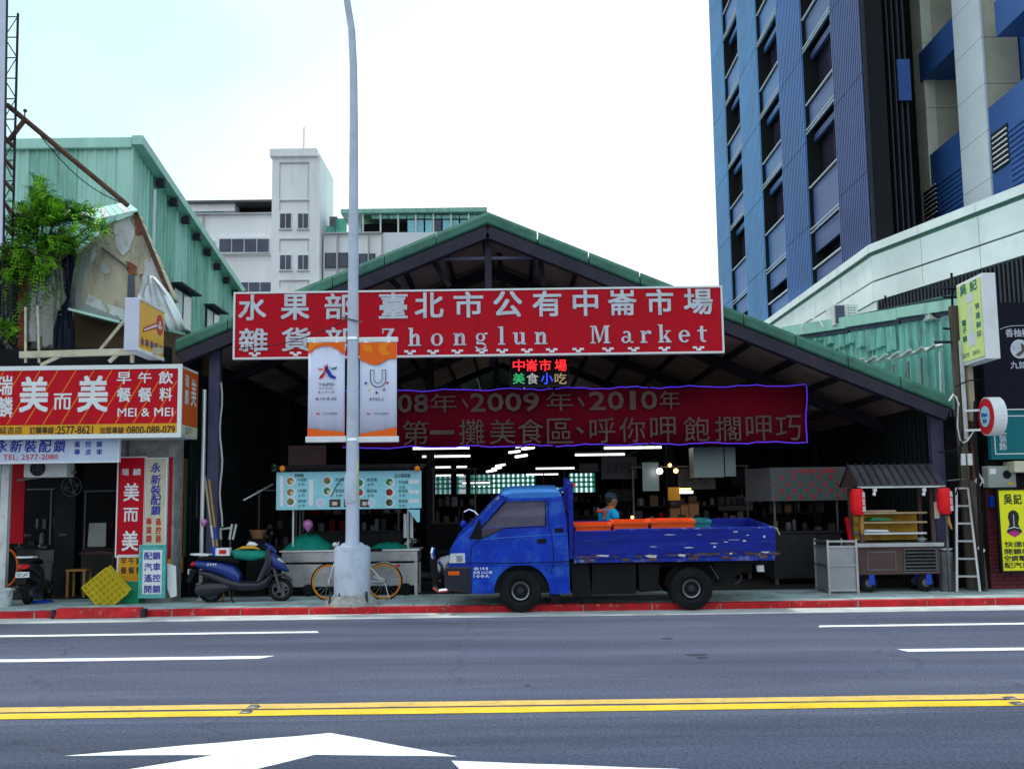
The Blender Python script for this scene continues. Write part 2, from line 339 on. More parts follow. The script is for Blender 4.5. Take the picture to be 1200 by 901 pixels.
        if bevel:
            b = o.modifiers.new('bevel', 'BEVEL'); b.width = bevel; b.segments = seg; b.limit_method = 'ANGLE'; b.angle_limit = radians(35)
        tag(o, label, cat, group, kind); return o
def tag(o, label=None, cat=None, group=None, kind=None):
    if label: o['label'] = label
    if cat: o['category'] = cat
    if group: o['group'] = group
    if kind: o['kind'] = kind
    return o
def thing(name, label, cat, loc=(0, 0, 0), group=None):
    o = bpy.data.objects.new(name, None); COL.objects.link(o); o.location = loc; o.empty_display_size = .2
    OFF[o.name] = Vector(loc); return tag(o, label, cat, group)
def kids(o): return [c for c in bpy.data.objects if c.parent == o]
def dup(o, label=None, loc=None, rz=None, parent=None):
    c = o.copy(); COL.objects.link(c); c.parent = parent
    if label: c['label'] = label
    if loc is not None: c.location = loc
    if rz is not None: c.rotation_euler.z = rz
    for k in KID.get(o.name, None) or kids(o): dup(k, parent=c)
    return c
KID = {}
# ------------------------------------------------------------ text as mesh
_tc = {}
def glyphs(body, res=2):
    k = (body, res)
    if k in _tc: return _tc[k]
    cu = bpy.data.curves.new('tmp', 'FONT'); cu.body = body; cu.size = 1; cu.resolution_u = res; cu.fill_mode = 'FRONT'
    ob = bpy.data.objects.new('tmp', cu); COL.objects.link(ob)
    dg = bpy.context.evaluated_depsgraph_get(); ev = ob.evaluated_get(dg); me = ev.to_mesh()
    vs = [tuple(v.co) for v in me.vertices]; fs = [tuple(p.vertices) for p in me.polygons]; ev.to_mesh_clear()
    bpy.data.objects.remove(ob); bpy.data.curves.remove(cu); _tc[k] = (vs, fs); return vs, fs
class Face:
    """a flat frame: origin o, reading direction u, up v, outward normal n (thickness goes along n)"""
    def __init__(self, o, u=(1, 0, 0), n=(0, -1, 0), v=None):
        self.o = Vector(o); self.u = Vector(u).normalized(); self.n = Vector(n).normalized(); self.v = Vector(v) if v else Vector((0, 0, 1))
    def P(self, a, b, h=0): return self.o+self.u*a+self.v*b+self.n*h
    def rect(self, mb, a0, a1, b0, b1, h=.003, t=.003):
        return self.poly(mb, [(a0, b0), (a1, b0), (a1, b1), (a0, b1)], h, t)
    def poly(self, mb, pts, h=.003, t=.003):
        n = len(pts); vs = [self.P(a, b, h) for a, b in pts]+[self.P(a, b, h-t) for a, b in pts]
        return mb.add(vs, [tuple(range(n)), tuple(range(2*n-1, n-1, -1))]+[(i, i+n, (i+1) % n+n, (i+1) % n) for i in range(n)])
    def disc(self, mb, a, b, r, h=.003, n=14, rb=None): return self.poly(mb, [(a+r*cos(2*pi*i/n), b+(rb or r)*sin(2*pi*i/n)) for i in range(n)], h)
    def text(self, mb, body, a, b, wd, ht, h=.006, bold=.02, space=1.0, t=0, slant=0, keep=False):
        """fitted into the box centred at (a,b), wd x ht"""
        vs, fs = glyphs(body)
        if not vs: return mb
        x0 = min(p[0] for p in vs); x1 = max(p[0] for p in vs); y0 = min(p[1] for p in vs); y1 = max(p[1] for p in vs)
        kx = wd/max(x1-x0, 1e-4); ky = ht/max(y1-y0, 1e-4)
        if keep: kx = ky = min(kx, ky)
        e = bold*.42*min(ky, kx*1.4); kx *= max(.5, 1-2*e/max(wd, 1e-4)); ky *= max(.5, 1-2*e/max(ht, 1e-4))
        f0 = [((p[0]-(x0+x1)/2)*kx, (p[1]-(y0+y1)/2)*ky) for p in vs]
        side = []
        if t:
            ed = set((q[i], q[(i+1) % len(q)]) for q in fs for i in range(len(q))); side = [e_ for e_ in ed if (e_[1], e_[0]) not in ed]
        for k, (ex, ey) in enumerate([(0, 0)] if bold < .016 else [(-1, -1), (1, -1), (-1, 1), (1, 1), (0, 0)]):
            f = [(a+x+slant*y+ex*e, b+y+ey*e) for x, y in f0]; hh = h+k*.0004; n = len(f)
            mb.add([self.P(x, y, hh) for x, y in f], fs)
            if t and k < 4: mb.add([self.P(x, y, hh) for x, y in f]+[self.P(x, y, hh-t) for x, y in f], [(i, j, j+n, i+n) for i, j in side])
        return mb
def corr(mb, p0, p1, zb0, zb1, zt0, zt1, pitch=.12, amp=.025, n=None):
    """corrugated sheet standing on the plan line p0-p1, ribs vertical"""
    p0 = Vector((p0[0], p0[1], 0)); p1 = Vector((p1[0], p1[1], 0)); Ln = (p1-p0).length; d = (p1-p0)/Ln
    nn = Vector((d.y, -d.x, 0)) if n is None else Vector(n); k = max(1, round(Ln/pitch)); vs = []; fs = []
    for i in range(k):
        for a, h in ((0, 0), (.55, 0), (.68, 1), (.87, 1)):
            t = min(1, (i+a)/k); q = p0+d*Ln*t+nn*amp*h; vs += [(q.x, q.y, zb0+(zb1-zb0)*t), (q.x, q.y, zt0+(zt1-zt0)*t)]
    vs += [(p1.x, p1.y, zb1), (p1.x, p1.y, zt1)]
    for i in range(len(vs)//2-1): fs.append((2*i, 2*i+2, 2*i+3, 2*i+1))
    mb.add(vs, fs)
def corr_wall(parent, name, m, p0, p1, zb0, zb1, zt0, zt1, sheet=.9, pitch=.12, amp=.025, n=None, alt=None):
    p0 = Vector((p0[0], p0[1])); p1 = Vector((p1[0], p1[1])); Ln = (p1-p0).length; k = max(1, round(Ln/sheet))
    for i in range(k):
        a, b = i/k, (i+1)/k-.006/Ln
        mb = MB(m if not alt or i % 3 else alt); jj = random.uniform(-.003, .003)
        off = (Vector(n[:2]) if n else Vector(((p1-p0).y, -(p1-p0).x)).normalized())*jj
        corr(mb, p0+(p1-p0)*a+off, p0+(p1-p0)*b+off, zb0+(zb1-zb0)*a, zb0+(zb1-zb0)*b, zt0+(zt1-zt0)*a, zt0+(zt1-zt0)*b, pitch, amp, n)
        mb.build(name, parent, fix=False)
def bld(m, name, parent, fn, **kw): b = MB(m); fn(b); return b.build(name, parent, **kw)
# ============================================================ GROUND, ROAD, KERB, PAVEMENT
KY = 15.75; PZ = .10                                # kerb face, pavement height
def sheet(name, m, x0, x1, y0, y1, z, kind='structure', sub=1, parent=None):
    b = MB(m); b.add([(x0, y0, z), (x1, y0, z), (x1, y1, z), (x0, y1, z)], [(0, 1, 2, 3)]); return b.build(name, parent, kind=kind, fix=False)
sheet('ground', 'ground_far', -900, 900, -600, 1500, -.05)
sheet('road', 'asphalt', -120, 120, -14, 15.1, 0)
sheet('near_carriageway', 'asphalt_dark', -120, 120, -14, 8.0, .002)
gut = bld('gutter', 'gutter', None, lambda b: b.box(-120, 120, 15.08, KY, -.04, .006), kind='structure')
OFF[gut.name] = Vector((0, 0, 0))
kb = bld('concrete', 'kerb', None, lambda b: b.box(-120, 120, KY+.012, KY+.15, -.04, PZ-.012), kind='structure')
for i in range(-13, 14):
    x0 = i*1.0+.013*random.random(); d = random.uniform(-.006, .006)
    b = MB('kerb_red'); b.box(x0, x0+.985, KY+d, KY+.158, -.02, PZ+.002+d*.6); b.build('kerb_stone', kb, bevel=.012)
pv = bld('joint', 'pavement', None, lambda b: b.box(-120, 120, KY+.16, 18.0, -.04, PZ-.012), kind='structure')
TX = .5
for r in range(5):
    y0 = KY+.165+r*.4
    for i in range(-19, 20):
        x0 = i*TX+(r % 2)*.25; dz = random.uniform(-.003, .003)
        b = MB('slab'); b.box(x0, x0+TX-.012, y0, y0+.388, PZ-.03, PZ+dz); b.build('paving_slab', pv)
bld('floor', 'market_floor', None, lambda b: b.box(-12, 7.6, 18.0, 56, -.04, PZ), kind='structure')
# road markings
def mark(name, m, pts, z=.004, label=None):
    P_ = []
    for i, p in enumerate(pts):                       # slightly ragged painted edges
        q = pts[(i+1) % len(pts)]; d_ = math.hypot(q[0]-p[0], q[1]-p[1]); k_ = max(1, min(160, int(d_/.22))); P_.append((p[0], p[1]))
        if abs(p[0]) > 29 and abs(q[0]) > 29 and p[0]*q[0] > 0: continue
        for j in range(1, k_): P_.append((p[0]+(q[0]-p[0])*j/k_+random.uniform(-.01, .01), p[1]+(q[1]-p[1])*j/k_+random.uniform(-.009, .009)))
    b = MB(m); b.add([(p[0], p[1], z) for p in P_], [tuple(range(len(P_)))]); return b.build(name, None, kind='structure', fix=False)
mark('lane_line', 'white_paint', [(-30, 13.50), (-2.44, 13.50), (-2.50, 13.68), (-30, 13.68)])
mark('lane_line', 'white_paint', [(-30, 11.27), (-2.66, 11.27), (-2.54, 11.48), (-30, 11.48)])
mark('lane_line', 'white_paint', [(3.74, 13.38), (30, 13.38), (30, 13.56), (3.80, 13.56)])
mark('lane_line', 'white_paint', [(4.02, 11.14), (30, 11.14), (30, 11.34), (3.98, 11.34)])
mark('centre_line', 'yellow_a', [(-40, 8.50), (40, 8.50), (40, 8.70), (-40, 8.70)])
mark('centre_line', 'yellow_b', [(-40, 8.22), (40, 8.22), (40, 8.44), (-40, 8.44)])
def zp(l): return [tuple(atz(x, y)[:2]) for x, y in l]
a1 = zp([(75, 886), (387, 859), (427, 866), (536, 886.5), (369, 884.5)]); a2 = zp([(250, 885)])[0]
q = zp([(302, 901), (155, 901)]); dd = (Vector(q[0])-Vector(a1[4]))*1.0
st0 = Vector(q[0])+(Vector(q[0])-Vector(a1[4])).normalized()*1.2; st1 = Vector(q[1])+(Vector(q[1])-Vector(a2)).normalized()*1.0
mark('direction_arrow', 'white_paint', [*a1, tuple(q[0]), tuple(st0), tuple(st1), tuple(q[1]), a2])
p_ = zp([(529, 891.5), (792, 901), (538, 901)])
mark('direction_arrow', 'white_paint', [p_[0], p_[1], (p_[1][0]+1.4, p_[1][1]-.9), (p_[1][0]+.2, p_[1][1]-1.0), (p_[2][0]+.15, p_[2][1]-.3), p_[2]])
rn0 = random.Random(2)
for x, y, rx, ry in ((816, 767, 14, 1.6), (824, 770.5, 9, 1.2), (782, 748, 7, 1.1), (618, 803, 5, 1.0)):
    mark('oil_stain', 'stain', [tuple(atz(x+rx*cos(a)*rn0.uniform(.6, 1.1), y+ry*sin(a)*rn0.uniform(.6, 1.1))[:2]) for a in [2*pi*k/14 for k in range(14)]], .003)
for i, (x, y, l) in enumerate([(297, 829, 'upper of the two small reflective road studs on the yellow lines near the white arrow'), (288, 835, 'lower of the two small reflective road studs on the yellow lines near the white arrow'), (1184, 819, 'upper of the two reflective road studs on the yellow lines at the right frame edge'), (1192, 825, 'lower of the two reflective road studs on the yellow lines at the right frame edge')]):
    p = atz(x, y); r = thing('road_stud', l, 'road stud', (p.x, p.y, 0), 'reflective studs on the yellow centre lines')
    b = MB('grey_plastic'); b.add([(p.x-.045, p.y-.05, .006), (p.x+.045, p.y-.05, .006), (p.x+.045, p.y+.05, .006), (p.x-.045, p.y+.05, .006), (p.x-.03, p.y-.025, .018), (p.x+.03, p.y-.025, .018), (p.x+.03, p.y+.025, .018), (p.x-.03, p.y+.025, .018)], [(3, 2, 1, 0), (4, 5, 6, 7), (0, 1, 5, 4), (1, 2, 6, 5), (2, 3, 7, 6), (3, 0, 4, 7)]); b.build('body', r)
    bld('white', 'reflector', r, lambda b: b.box(p.x-.02, p.x+.02, p.y-.046, p.y-.04, .010, .014))
# raised red kerb ramp on the left
xa, xb = atz(66, 725)[0], atz(165, 724)[0]
rm = thing('kerb_ramp', 'raised red painted kerb piece standing proud of the kerb before the breakfast shop', 'kerb ramp', ((xa+xb)/2, 15.6, 0))
bld('kerb_red', 'slope', rm, lambda b: b.prism([(15.60, .01), (15.748, .01), (15.748, .15), (15.66, .15)], xa, xb, 'x'), bevel=.008)
bld('steel_dark', 'end_plate', rm, lambda b: b.box(xa-.05, xa-.003, 15.6, 15.74, .008, .13)); bld('steel_dark', 'end_plate', rm, lambda b: b.box(xb+.003, xb+.06, 15.6, 15.74, .008, .13))
# ============================================================ MARKET HALL
GY = 17.3; PK = Vector((-.37, GY, 6.34)); LE = Vector((-5.50, GY, 4.27)); RE = Vector((7.16, GY, 3.16)); BY = 55
mk = thing('market_hall', 'open fronted market hall under a wide low gabled green metal roof', 'market hall', (0, GY, 0))
def slope_pt(t, e, y=None, dz=0): p = PK+(e-PK)*t; return Vector((p.x, GY if y is None else y, p.z+dz))
for e, nseg in ((LE, 6), (RE, 9)):
    n_ = Vector((-(e-PK).z, 0, (e-PK).x)).normalized(); n_ = n_ if n_.z > 0 else -n_
    for i in range(nseg):                            # roof sheets, seam by seam
        t0, t1 = i/nseg, (i+1)/nseg-.003
        a, b_ = slope_pt(t0, e), slope_pt(t1, e); b = MB('roof_green')
        vs = []
        for y in (GY+.03, BY):
            for p in (a, b_):
                vs += [(p.x, y, p.z), (p.x, y, p.z-.05)]
        b.add(vs, [(0, 2, 6, 4), (1, 5, 7, 3), (0, 1, 3, 2), (4, 6, 7, 5), (0, 4, 5, 1), (2, 3, 7, 6)]); b.build('roof_sheet', mk)
        # rounded fascia
        b = MB('roof_green'); a2_, b2_ = a, b_
        prof = [(-.02, .03), (-.10, .035), (-.125, -.02), (-.13, -.14), (-.10, -.17), (-.02, -.17)]
        vs = [(p.x, GY+y, p.z+z) for p in (a2_, b2_) for y, z in prof]; k = len(prof)
        b.add(vs, [(j, (j+1) % k, (j+1) % k+k, j+k) for j in range(k)]+[tuple(range(k)), tuple(range(2*k-1, k-1, -1))]); b.build('fascia', mk)
    # underside panels
    L_ = (e-PK).length; np_ = max(4, round(L_/.85))
    for i in range(np_):
        t0, t1 = i/np_+.002, (i+1)/np_-.002
        for j in range(3):
            y0, y1 = GY+.06+j*6.2, GY+.06+(j+1)*6.2-.02
            a, b_ = slope_pt(t0, e, dz=-.055), slope_pt(t1, e, dz=-.055); b = MB('ceiling_panel')
            b.add([(a.x, y0, a.z), (b_.x, y0, b_.z), (b_.x, y1, b_.z), (a.x, y1, a.z), (a.x, y0, a.z-.02), (b_.x, y0, b_.z-.02), (b_.x, y1, b_.z-.02), (a.x, y1, a.z-.02)], [(0, 1, 2, 3), (7, 6, 5, 4), (0, 4, 5, 1), (1, 5, 6, 2), (2, 6, 7, 3), (3, 7, 4, 0)]); b.build('ceiling_panel', mk)
    for i in range(1, np_+1):                        # beams that run back into the hall
        p = slope_pt(i/np_, e, dz=-.16); b = MB('steel_dark'); b.box(p.x-.03, p.x+.03, GY+.02, 40, p.z-.03, p.z+.07); b.build('purlin', mk)
    for j, y in enumerate((GY-.02, 20.2, 24.4, 29, 34, 40)):     # portal rafters
        a, b_ = slope_pt(0, e, y, -.30), slope_pt(.985, e, y, -.30)
        b = MB('steel_dark'); b.bar(a, b_, .12, .2 if j == 0 else .24, up=(0, 1, 0)) if False else b.bar(a, b_, .2 if j == 0 else .14, .19, up=(0, 0, 1)); b.build('rafter', mk)
def mb_bar(name, m, p, q, a, bb, parent=mk): b = MB(m); b.bar(p, q, a, bb); return b.build(name, parent)
a, b_ = at(509, 304, GY+.15), at(632, 302, GY+.15); mb_bar('tie_bar', 'steel_post', a, b_, .05, .05)
for j, y in enumerate((GY+.15, 20.2, 24.4)):
    mb_bar('king_post', 'steel_dark', (PK.x, y, PK.z-.3), (PK.x, y, 4.2), .11, .11)
    mb_bar('brace', 'steel_dark', (PK.x-2.6, y, 4.2), (PK.x-.1, y, PK.z-1.0), .08, .1) if j else None
for x, y, x2, y2, Y in ((508, 306, 527, 336, 17.9), (633, 304, 637, 336, 17.9), (455, 325, 468, 337, 17.9), (565, 270, 577, 337, 18.6), (582, 275, 590, 337, 19.4)):
    mb_bar('strut', 'steel_dark', at(x, y, Y), at(x2, y2, Y), .09, .09)
# front posts
def post(name, px0, px1, ytop, Y, m='steel_post', parent=mk):
    x0, x1, _, zt = rc(px0, ytop, px1, ytop+10, Y); b = MB(m); wd = x1-x0
    b.box(x0, x1, Y, Y+.03, PZ, zt); b.box(x0, x1, Y+wd*1.2, Y+wd*1.2+.03, PZ, zt); b.box((x0+x1)/2-.02, (x0+x1)/2+.02, Y+.03, Y+wd*1.2, PZ, zt); return b.build(name, parent)
def sq_post(name, px0, px1, ytop, Y, m='steel_post', parent=mk, dep=.16):
    x0, x1, _, zt = rc(px0, ytop, px1, ytop+10, Y); b = MB(m); b.box(x0, x1, Y, Y+dep, PZ, zt); o = b.build(name, parent, bevel=.01)
    bld(m, 'base_plate', parent, lambda b: b.box(x0-.06, x1+.06, Y-.06, Y+dep+.06, PZ, PZ+.02)); return o
sq_post('post', 245, 258, 408, 17.62); sq_post('post', 1090, 1105, 484, 17.75)
for y in (24.4, 34, 45):
    for x in (LE.x+.25, RE.x-.25, -1.9, 3.6):
        t = abs((x-PK.x)/((LE if x < PK.x else RE)-PK).x); z = slope_pt(t, LE if x < PK.x else RE).z-.3
        bld('steel_dark', 'post', mk, lambda b: b.box(x-.09, x+.09, y, y+.18, PZ, z))
# side and back walls
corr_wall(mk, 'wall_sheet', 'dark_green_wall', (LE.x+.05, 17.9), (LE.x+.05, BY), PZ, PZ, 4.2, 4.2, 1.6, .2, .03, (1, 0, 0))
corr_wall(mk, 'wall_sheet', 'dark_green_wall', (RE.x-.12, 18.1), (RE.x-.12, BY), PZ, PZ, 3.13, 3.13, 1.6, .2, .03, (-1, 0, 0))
bld('dark_green_wall', 'wall_panel', mk, lambda b: b.box(RE.x-.11, RE.x+.9, 18.2, 18.25, PZ, 2.95))  # dark filler panel added to close a bright gap beside the post
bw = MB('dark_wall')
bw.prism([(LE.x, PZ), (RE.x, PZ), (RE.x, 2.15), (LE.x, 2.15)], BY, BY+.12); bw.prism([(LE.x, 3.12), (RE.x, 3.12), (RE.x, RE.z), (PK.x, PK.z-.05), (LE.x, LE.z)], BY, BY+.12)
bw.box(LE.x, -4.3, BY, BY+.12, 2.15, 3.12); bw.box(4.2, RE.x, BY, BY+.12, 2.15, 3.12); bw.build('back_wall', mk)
# translucent sheets with gaps in the clerestory of the back wall
for i in range(34):
    x = -4.2+i*.25
    if 5.6 < i < 7: continue
    bld('glass_green', 'clerestory_pane', mk, lambda b: b.box(x, x+.15, BY-.06, BY-.03, 2.15, 3.12))
for z in (2.38, 2.62, 2.86): bld('glass_green', 'glazing_bar', mk, lambda b: b.box(-4.3, 4.2, BY-.10, BY-.065, z, z+.10))
bld('dark_wall', 'wall_panel', mk, lambda b: b.box(.9, 2.3, 44, 44.1, 2.25, 3.3))
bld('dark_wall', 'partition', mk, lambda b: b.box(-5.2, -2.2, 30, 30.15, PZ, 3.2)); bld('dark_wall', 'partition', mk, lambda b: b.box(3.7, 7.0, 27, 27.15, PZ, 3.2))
# fluorescent tubes, each hung on its own
TUBES = [(484, 525.5, 550, 'long white tube lamp hanging nearest behind the lower banner, left one of the near pair'), (495, 535, 551, 'long white tube lamp second from the lower banner in the left row'),
 (505, 547.5, 547, 'dim tube lamp third from the lower banner in the left row'), (511, 557, 543, 'short bright tube lamp fourth from the lower banner in the left row'),
 (542, 566, 574, 'tube lamp before the green chequered panes, higher of two close ones'), (552, 570, 578, 'tube lamp before the green chequered panes, lower of two close ones'),
 (708, 525, 775, 'brightest long tube lamp hanging nearest above the truck bed'), (674, 533, 732, 'long tube lamp just behind the brightest one above the truck bed'),
 (628, 549, 673, 'tube lamp above the truck cab, nearer of the two there'), (617, 556, 654, 'tube lamp with dark fringe above the truck cab roof')]
for x0, y, x1, l in TUBES:
    Y = 1.2*F_/(x1-x0)*1.0; a = at(x0, y, Y); b_ = at(x1, y-.9*(x1-x0)/66, Y); z = (a.z+b_.z)/2
    r = thing('tube_lamp', l, 'tube lamp', ((a.x+b_.x)/2, Y, z), 'fluorescent tubes hanging in the market hall')
    bld('tube_lamp', 'tube', r, lambda b: b.tube((a.x, Y, z), (b_.x, Y, z), .024, n=8)); bld('steel_dim', 'fitting', r, lambda b: b.box(a.x, b_.x, Y-.03, Y+.03, z+.045, z+.085))
    b = MB('black'); [b.tube((x, Y, z+.08), (x, Y, z+1.0), .006, n=4) for x in (a.x+.15, b_.x-.15)]
    b.build('hanger', r)
for i, (x, y) in enumerate([(603, 534), (611, 527.5), (611, 539), (619, 530), (576, 556), (582, 553), (586.5, 549.5)]):
    Y = 38-(i % 4)*1.5 if i < 4 else 46; p = at(x, y-3, Y)
    b = MB('tube_lamp'); b.tube((p.x-.18, Y-.6, p.z-.0), (p.x+.18, Y+.6, p.z+.10), .045, n=6)
    b.build('ceiling_tube', None, label=['small slanted lamp tube, lowest of the four in the dark hall roof', 'small slanted lamp tube, upper left of the four in the dark hall roof', 'small slanted lamp tube under the longest slanted one in the hall roof', 'longest slanted lamp tube, upper right of the four in the hall roof', 'tiny slanted lamp tube lowest in the far row of three', 'tiny slanted lamp tube middle of the far row of three', 'tiny slanted lamp tube highest of the far row of three'][i], cat='tube lamp', group='small slanted tubes far back in the hall')
# ============================================================ FAR WHITE BUILDING
AY = 70.0; ap = thing('apartment_building', 'far white apartment block with a stair tower and green roof terrace', 'building', (-12, AY, 0))
def apx(x0, y0, x1, y1, Y=AY): return rc(x0, y0, x1, y1, Y)
def abox(name, m, x0, y0, x1, y1, dy0=0, dy1=.3, ztop=None, parent=ap, **kw):
    X0, X1, Z0, Z1 = apx(x0, y0, x1, y1); b = MB(m); b.box(X0, X1, AY+dy0, AY+dy1, Z0, Z1); return b.build(name, parent, **kw)
def awall(name, m, x0, ytop, x1, dy0, dy1): X0, X1, _, Z1 = apx(x0, ytop, x1, ytop+10); b = MB(m); b.box(X0, X1, AY+dy0, AY+dy1, 0, Z1); return b.build(name, ap)
awall('wall', 'apt_white', 207, 249, 321, .5, 12); awall('stair_tower', 'apt_white', 320, 184, 377, -.4, 5)
awall('wall', 'apt_white', 377, 271, 447, .5, 12); awall('wall', 'apt_panel', 447, 270, 568, .4, 12)
abox('tower_cap', 'apt_white', 318, 178, 374, 187, -.7, 5.3)
for y0, y1 in ((193, 236), (237, 249), (282, 297), (330, 338)):
    for xx in ((329, 331), (362, 364)): abox('recess_frame', 'apt_trim', xx[0], y0, xx[1]-1.4, y1, -.46, -.40)
    abox('recess_frame', 'apt_trim', 329, y0-.2, 364, y0+1, -.52, -.40)
def window(x0, y0, x1, y1, dy=-.4, n=2, m='glass_blue', fr='edge_white', parent=ap):
    f = abox('window', fr, x0-.8, y0-.8, x1+.8, y1+.8, dy-.05, dy-.012)
    wd = (x1-x0)/n
    for i in range(n): abox('pane', m, x0+i*wd+.4, y0+.3, x0+(i+1)*wd-.4, y1-.3, dy-.07, dy-.052, parent=f)
    abox('sill', 'apt_trim', x0-1.2, y1+.9, x1+1.2, y1+1.9, dy-.14, dy-.012, parent=f)
for x0, x1 in ((329.5, 343), (350.5, 363)):
    window(x0, 252, x1, 270); window(x0, 300.5, x1, 318)
window(256, 279, 315, 295.5, dy=.19, n=4); abox('bay_box', 'apt_white', 252, 276, 319, 298.5, .2, .47)
window(276, 329, 316, 341, dy=.5, n=3); window(214, 281, 250, 297, dy=.5, n=3, m='apt_trim')
window(380, 295, 407, 312, dy=.5, n=2, fr='black'); window(420, 296, 438, 310, dy=.5, n=2, fr='black')
abox('ledge', 'apt_trim', 207, 248.5, 320, 250, .2, .49); abox('ledge', 'apt_trim', 377, 271, 447, 272.5, .2, .49)
abox('penthouse', 'apt_white', 211, 235, 272, 244, .8, 6); abox('penthouse_roof', 'steel_dim', 207, 232.5, 321, 235, .4, 8); abox('shade', 'black', 272, 235, 320, 246.5, 2, 6); abox('glazing', 'teal_sheet', 222, 245, 256, 248.5, .9, 5)
abox('roof_terrace', 'tower_void', 418, 254, 572, 270, 1.6, 6); abox('terrace_roof', 'green_sheet', 397, 243, 572, 248, .2, 8); 
for i in range(14):
    x = 424+i*10.4; abox('terrace_window', 'teal_sheet' if i > 0 else 'leaf_dark', x, 249.5, x+9.4, 253.5, .6, .7)
    if i > 4: abox('terrace_window', 'glass_blue' if i == 8 else 'menu_blue', x+.4, 254.5, x+9, 269, .7, .8)
for i in range(8): x = 424+i*20.8-.8; abox('terrace_post', 'edge_white', x, 248, x+1.8, 271, .45, .58)
abox('terrace_screen', 'glass_green', 380, 262, 390, 271, .6, .8); abox('terrace_screen', 'glass_green', 391, 252, 404, 271, .8, .9); abox('roof_tank', 'steel_dim', 383, 249, 392, 260, 1, 3)
abox('beam', 'black', 445, 298.5, 460, 301, .1, .39)
for x0, x1 in ((234, 236), (393, 395), (430, 431.3), (446, 448)): abox('pilaster', 'apt_trim', x0, 272 if x0 > 300 else 250, x1, 345, .3, .49)
b = MB('steel_dim'); p = at(356, 184, AY); b.tube(p, p+Vector((0, 0, 2.1)), .03, n=5); b.build('antenna', None, label='thin aerial rod standing on the white stair tower', cat='aerial')
# ============================================================ BLUE TOWER AND PODIUM
TXX = 10.0; tw = thing('office_tower', 'tall dark blue clad tower block with deep black window openings', 'tower', (16, 36, 0))
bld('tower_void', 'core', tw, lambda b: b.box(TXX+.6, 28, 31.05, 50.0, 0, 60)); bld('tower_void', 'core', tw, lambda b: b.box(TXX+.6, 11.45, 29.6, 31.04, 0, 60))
sills = [-2.5, .4, 3.3, 6.3, 9.15, 11.9, 14.75, 17.75, 20.9, 24.0, 27.1, 30.2, 33.3]
def ribs(b, y0, y1, z0, z1, X=TXX, pitch=.15, amp=.04):
    k = max(1, round((y1-y0)/pitch)); vs = []
    for i in range(k):
        for a, h in ((0, 0), (.5, 0), (.55, 1), (.95, 1)):
            y = y0+(y1-y0)*(i+a)/k; vs += [(X-amp*h, y, z0), (X-amp*h, y, z1)]
    vs += [(X, y1, z0), (X, y1, z1)]; b.add(vs, [(2*i, 2*i+1, 2*i+3, 2*i+2) for i in range(len(vs)//2-1)])
piers = [(28.75, 31.4, 'tower_c', .16), (34.6, 37.7, 'tower_a', .2), (40.85, 44.15, 'tower_b', .2), (47.2, 50.1, 'tower_b', .25)]
cols = [(31.4, 34.6, 'tower_c'), (37.7, 40.85, 'tower_a'), (44.15, 47.2, 'tower_a')]
for k in range(3, 12):
    z0, z1 = sills[k]-1.25, sills[k+1]-1.25
    for y0, y1, m, pt in piers:
        b = MB(m); ribs(b, y0, y1, z0, z1-.025, pitch=pt); b.build('cladding_panel', tw, fix=False)
        bld('louvre_gap', 'return_panel', tw, lambda b: b.box(TXX+.01, TXX+.6, y0, y0+.05, z0, z1)); bld('louvre_gap', 'return_panel', tw, lambda b: b.box(TXX+.01, TXX+.6, y1-.05, y1, z0, z1))  # returns coloured near black to stand for shade inside the openings
    for y0, y1, m in cols:
        top = sills[k]+(1.6 if k > 4 else .55)
        zlo = sills[k-1]+(2.0 if k > 5 else 1.35) if k > 3 else 3
        b = MB(m); b.box(TXX+.12, TXX+.2, y0+.06, y1-.06, zlo, sills[k]-.03); b.build('spandrel_panel', tw)
        b = MB('edge_white'); b.box(TXX+.0, TXX+.06, y0+.04, y1-.04, sills[k]-.01, sills[k]+.02); b.build('window_sill', tw)
        b = MB('edge_white'); b.box(TXX-.02, TXX+.03, y0+.02, y1-.02, zlo-.02, zlo+.0); b.build('sun_blade', tw); bld('edge_white', 'sun_blade', tw, lambda b: b.box(TXX-.02, TXX+.03, y0+.02, y1-.02, zlo-.15, zlo-.13))
        wn = MB('steel_dark'); wn.box(TXX+.42, TXX+.48, y0+.06, y1-.06, sills[k]+.02, sills[k]+.09); wn.box(TXX+.42, TXX+.48, (y0+y1)/2-.03, (y0+y1)/2+.03, sills[k]+.09, top); o = wn.build('window', tw)
        bld('glass_dark', 'pane', o, lambda b: b.box(TXX+.5, TXX+.52, y0+.06, y1-.06, sills[k]+.02, top+.3))
        bld(m, 'lintel', tw, lambda b: b.box(TXX+.25, TXX+.35, y0+.06, y1-.06, top, top+.22)) if k > 4 else None
        if k == 4: bld(m, 'spandrel_panel', tw, lambda b: b.box(TXX+.12, TXX+.2, y0+.06, y1-.06, top, sills[k]+1.2))
# gable end: dark louvre screen
for i in range(8): bld('louvre_dark', 'louvre_blade', tw, lambda b: b.box(TXX+.16+i*.155, TXX+.205+i*.155, 28.95, 29.3, 6, 34))
bld('louvre_gap', 'louvre_screen', tw, lambda b: b.box(TXX+.05, 11.42, 29.35, 29.5, 6, 34)); bld('louvre_dark', 'corner_panel', tw, lambda b: b.box(TXX+.0, TXX+.10, 28.72, 29.3, 6, 34))
bld('tower_d', 'screen_panel', tw, lambda b: b.box(11.0, 11.35, 28.85, 28.93, 12.7, 13.9))
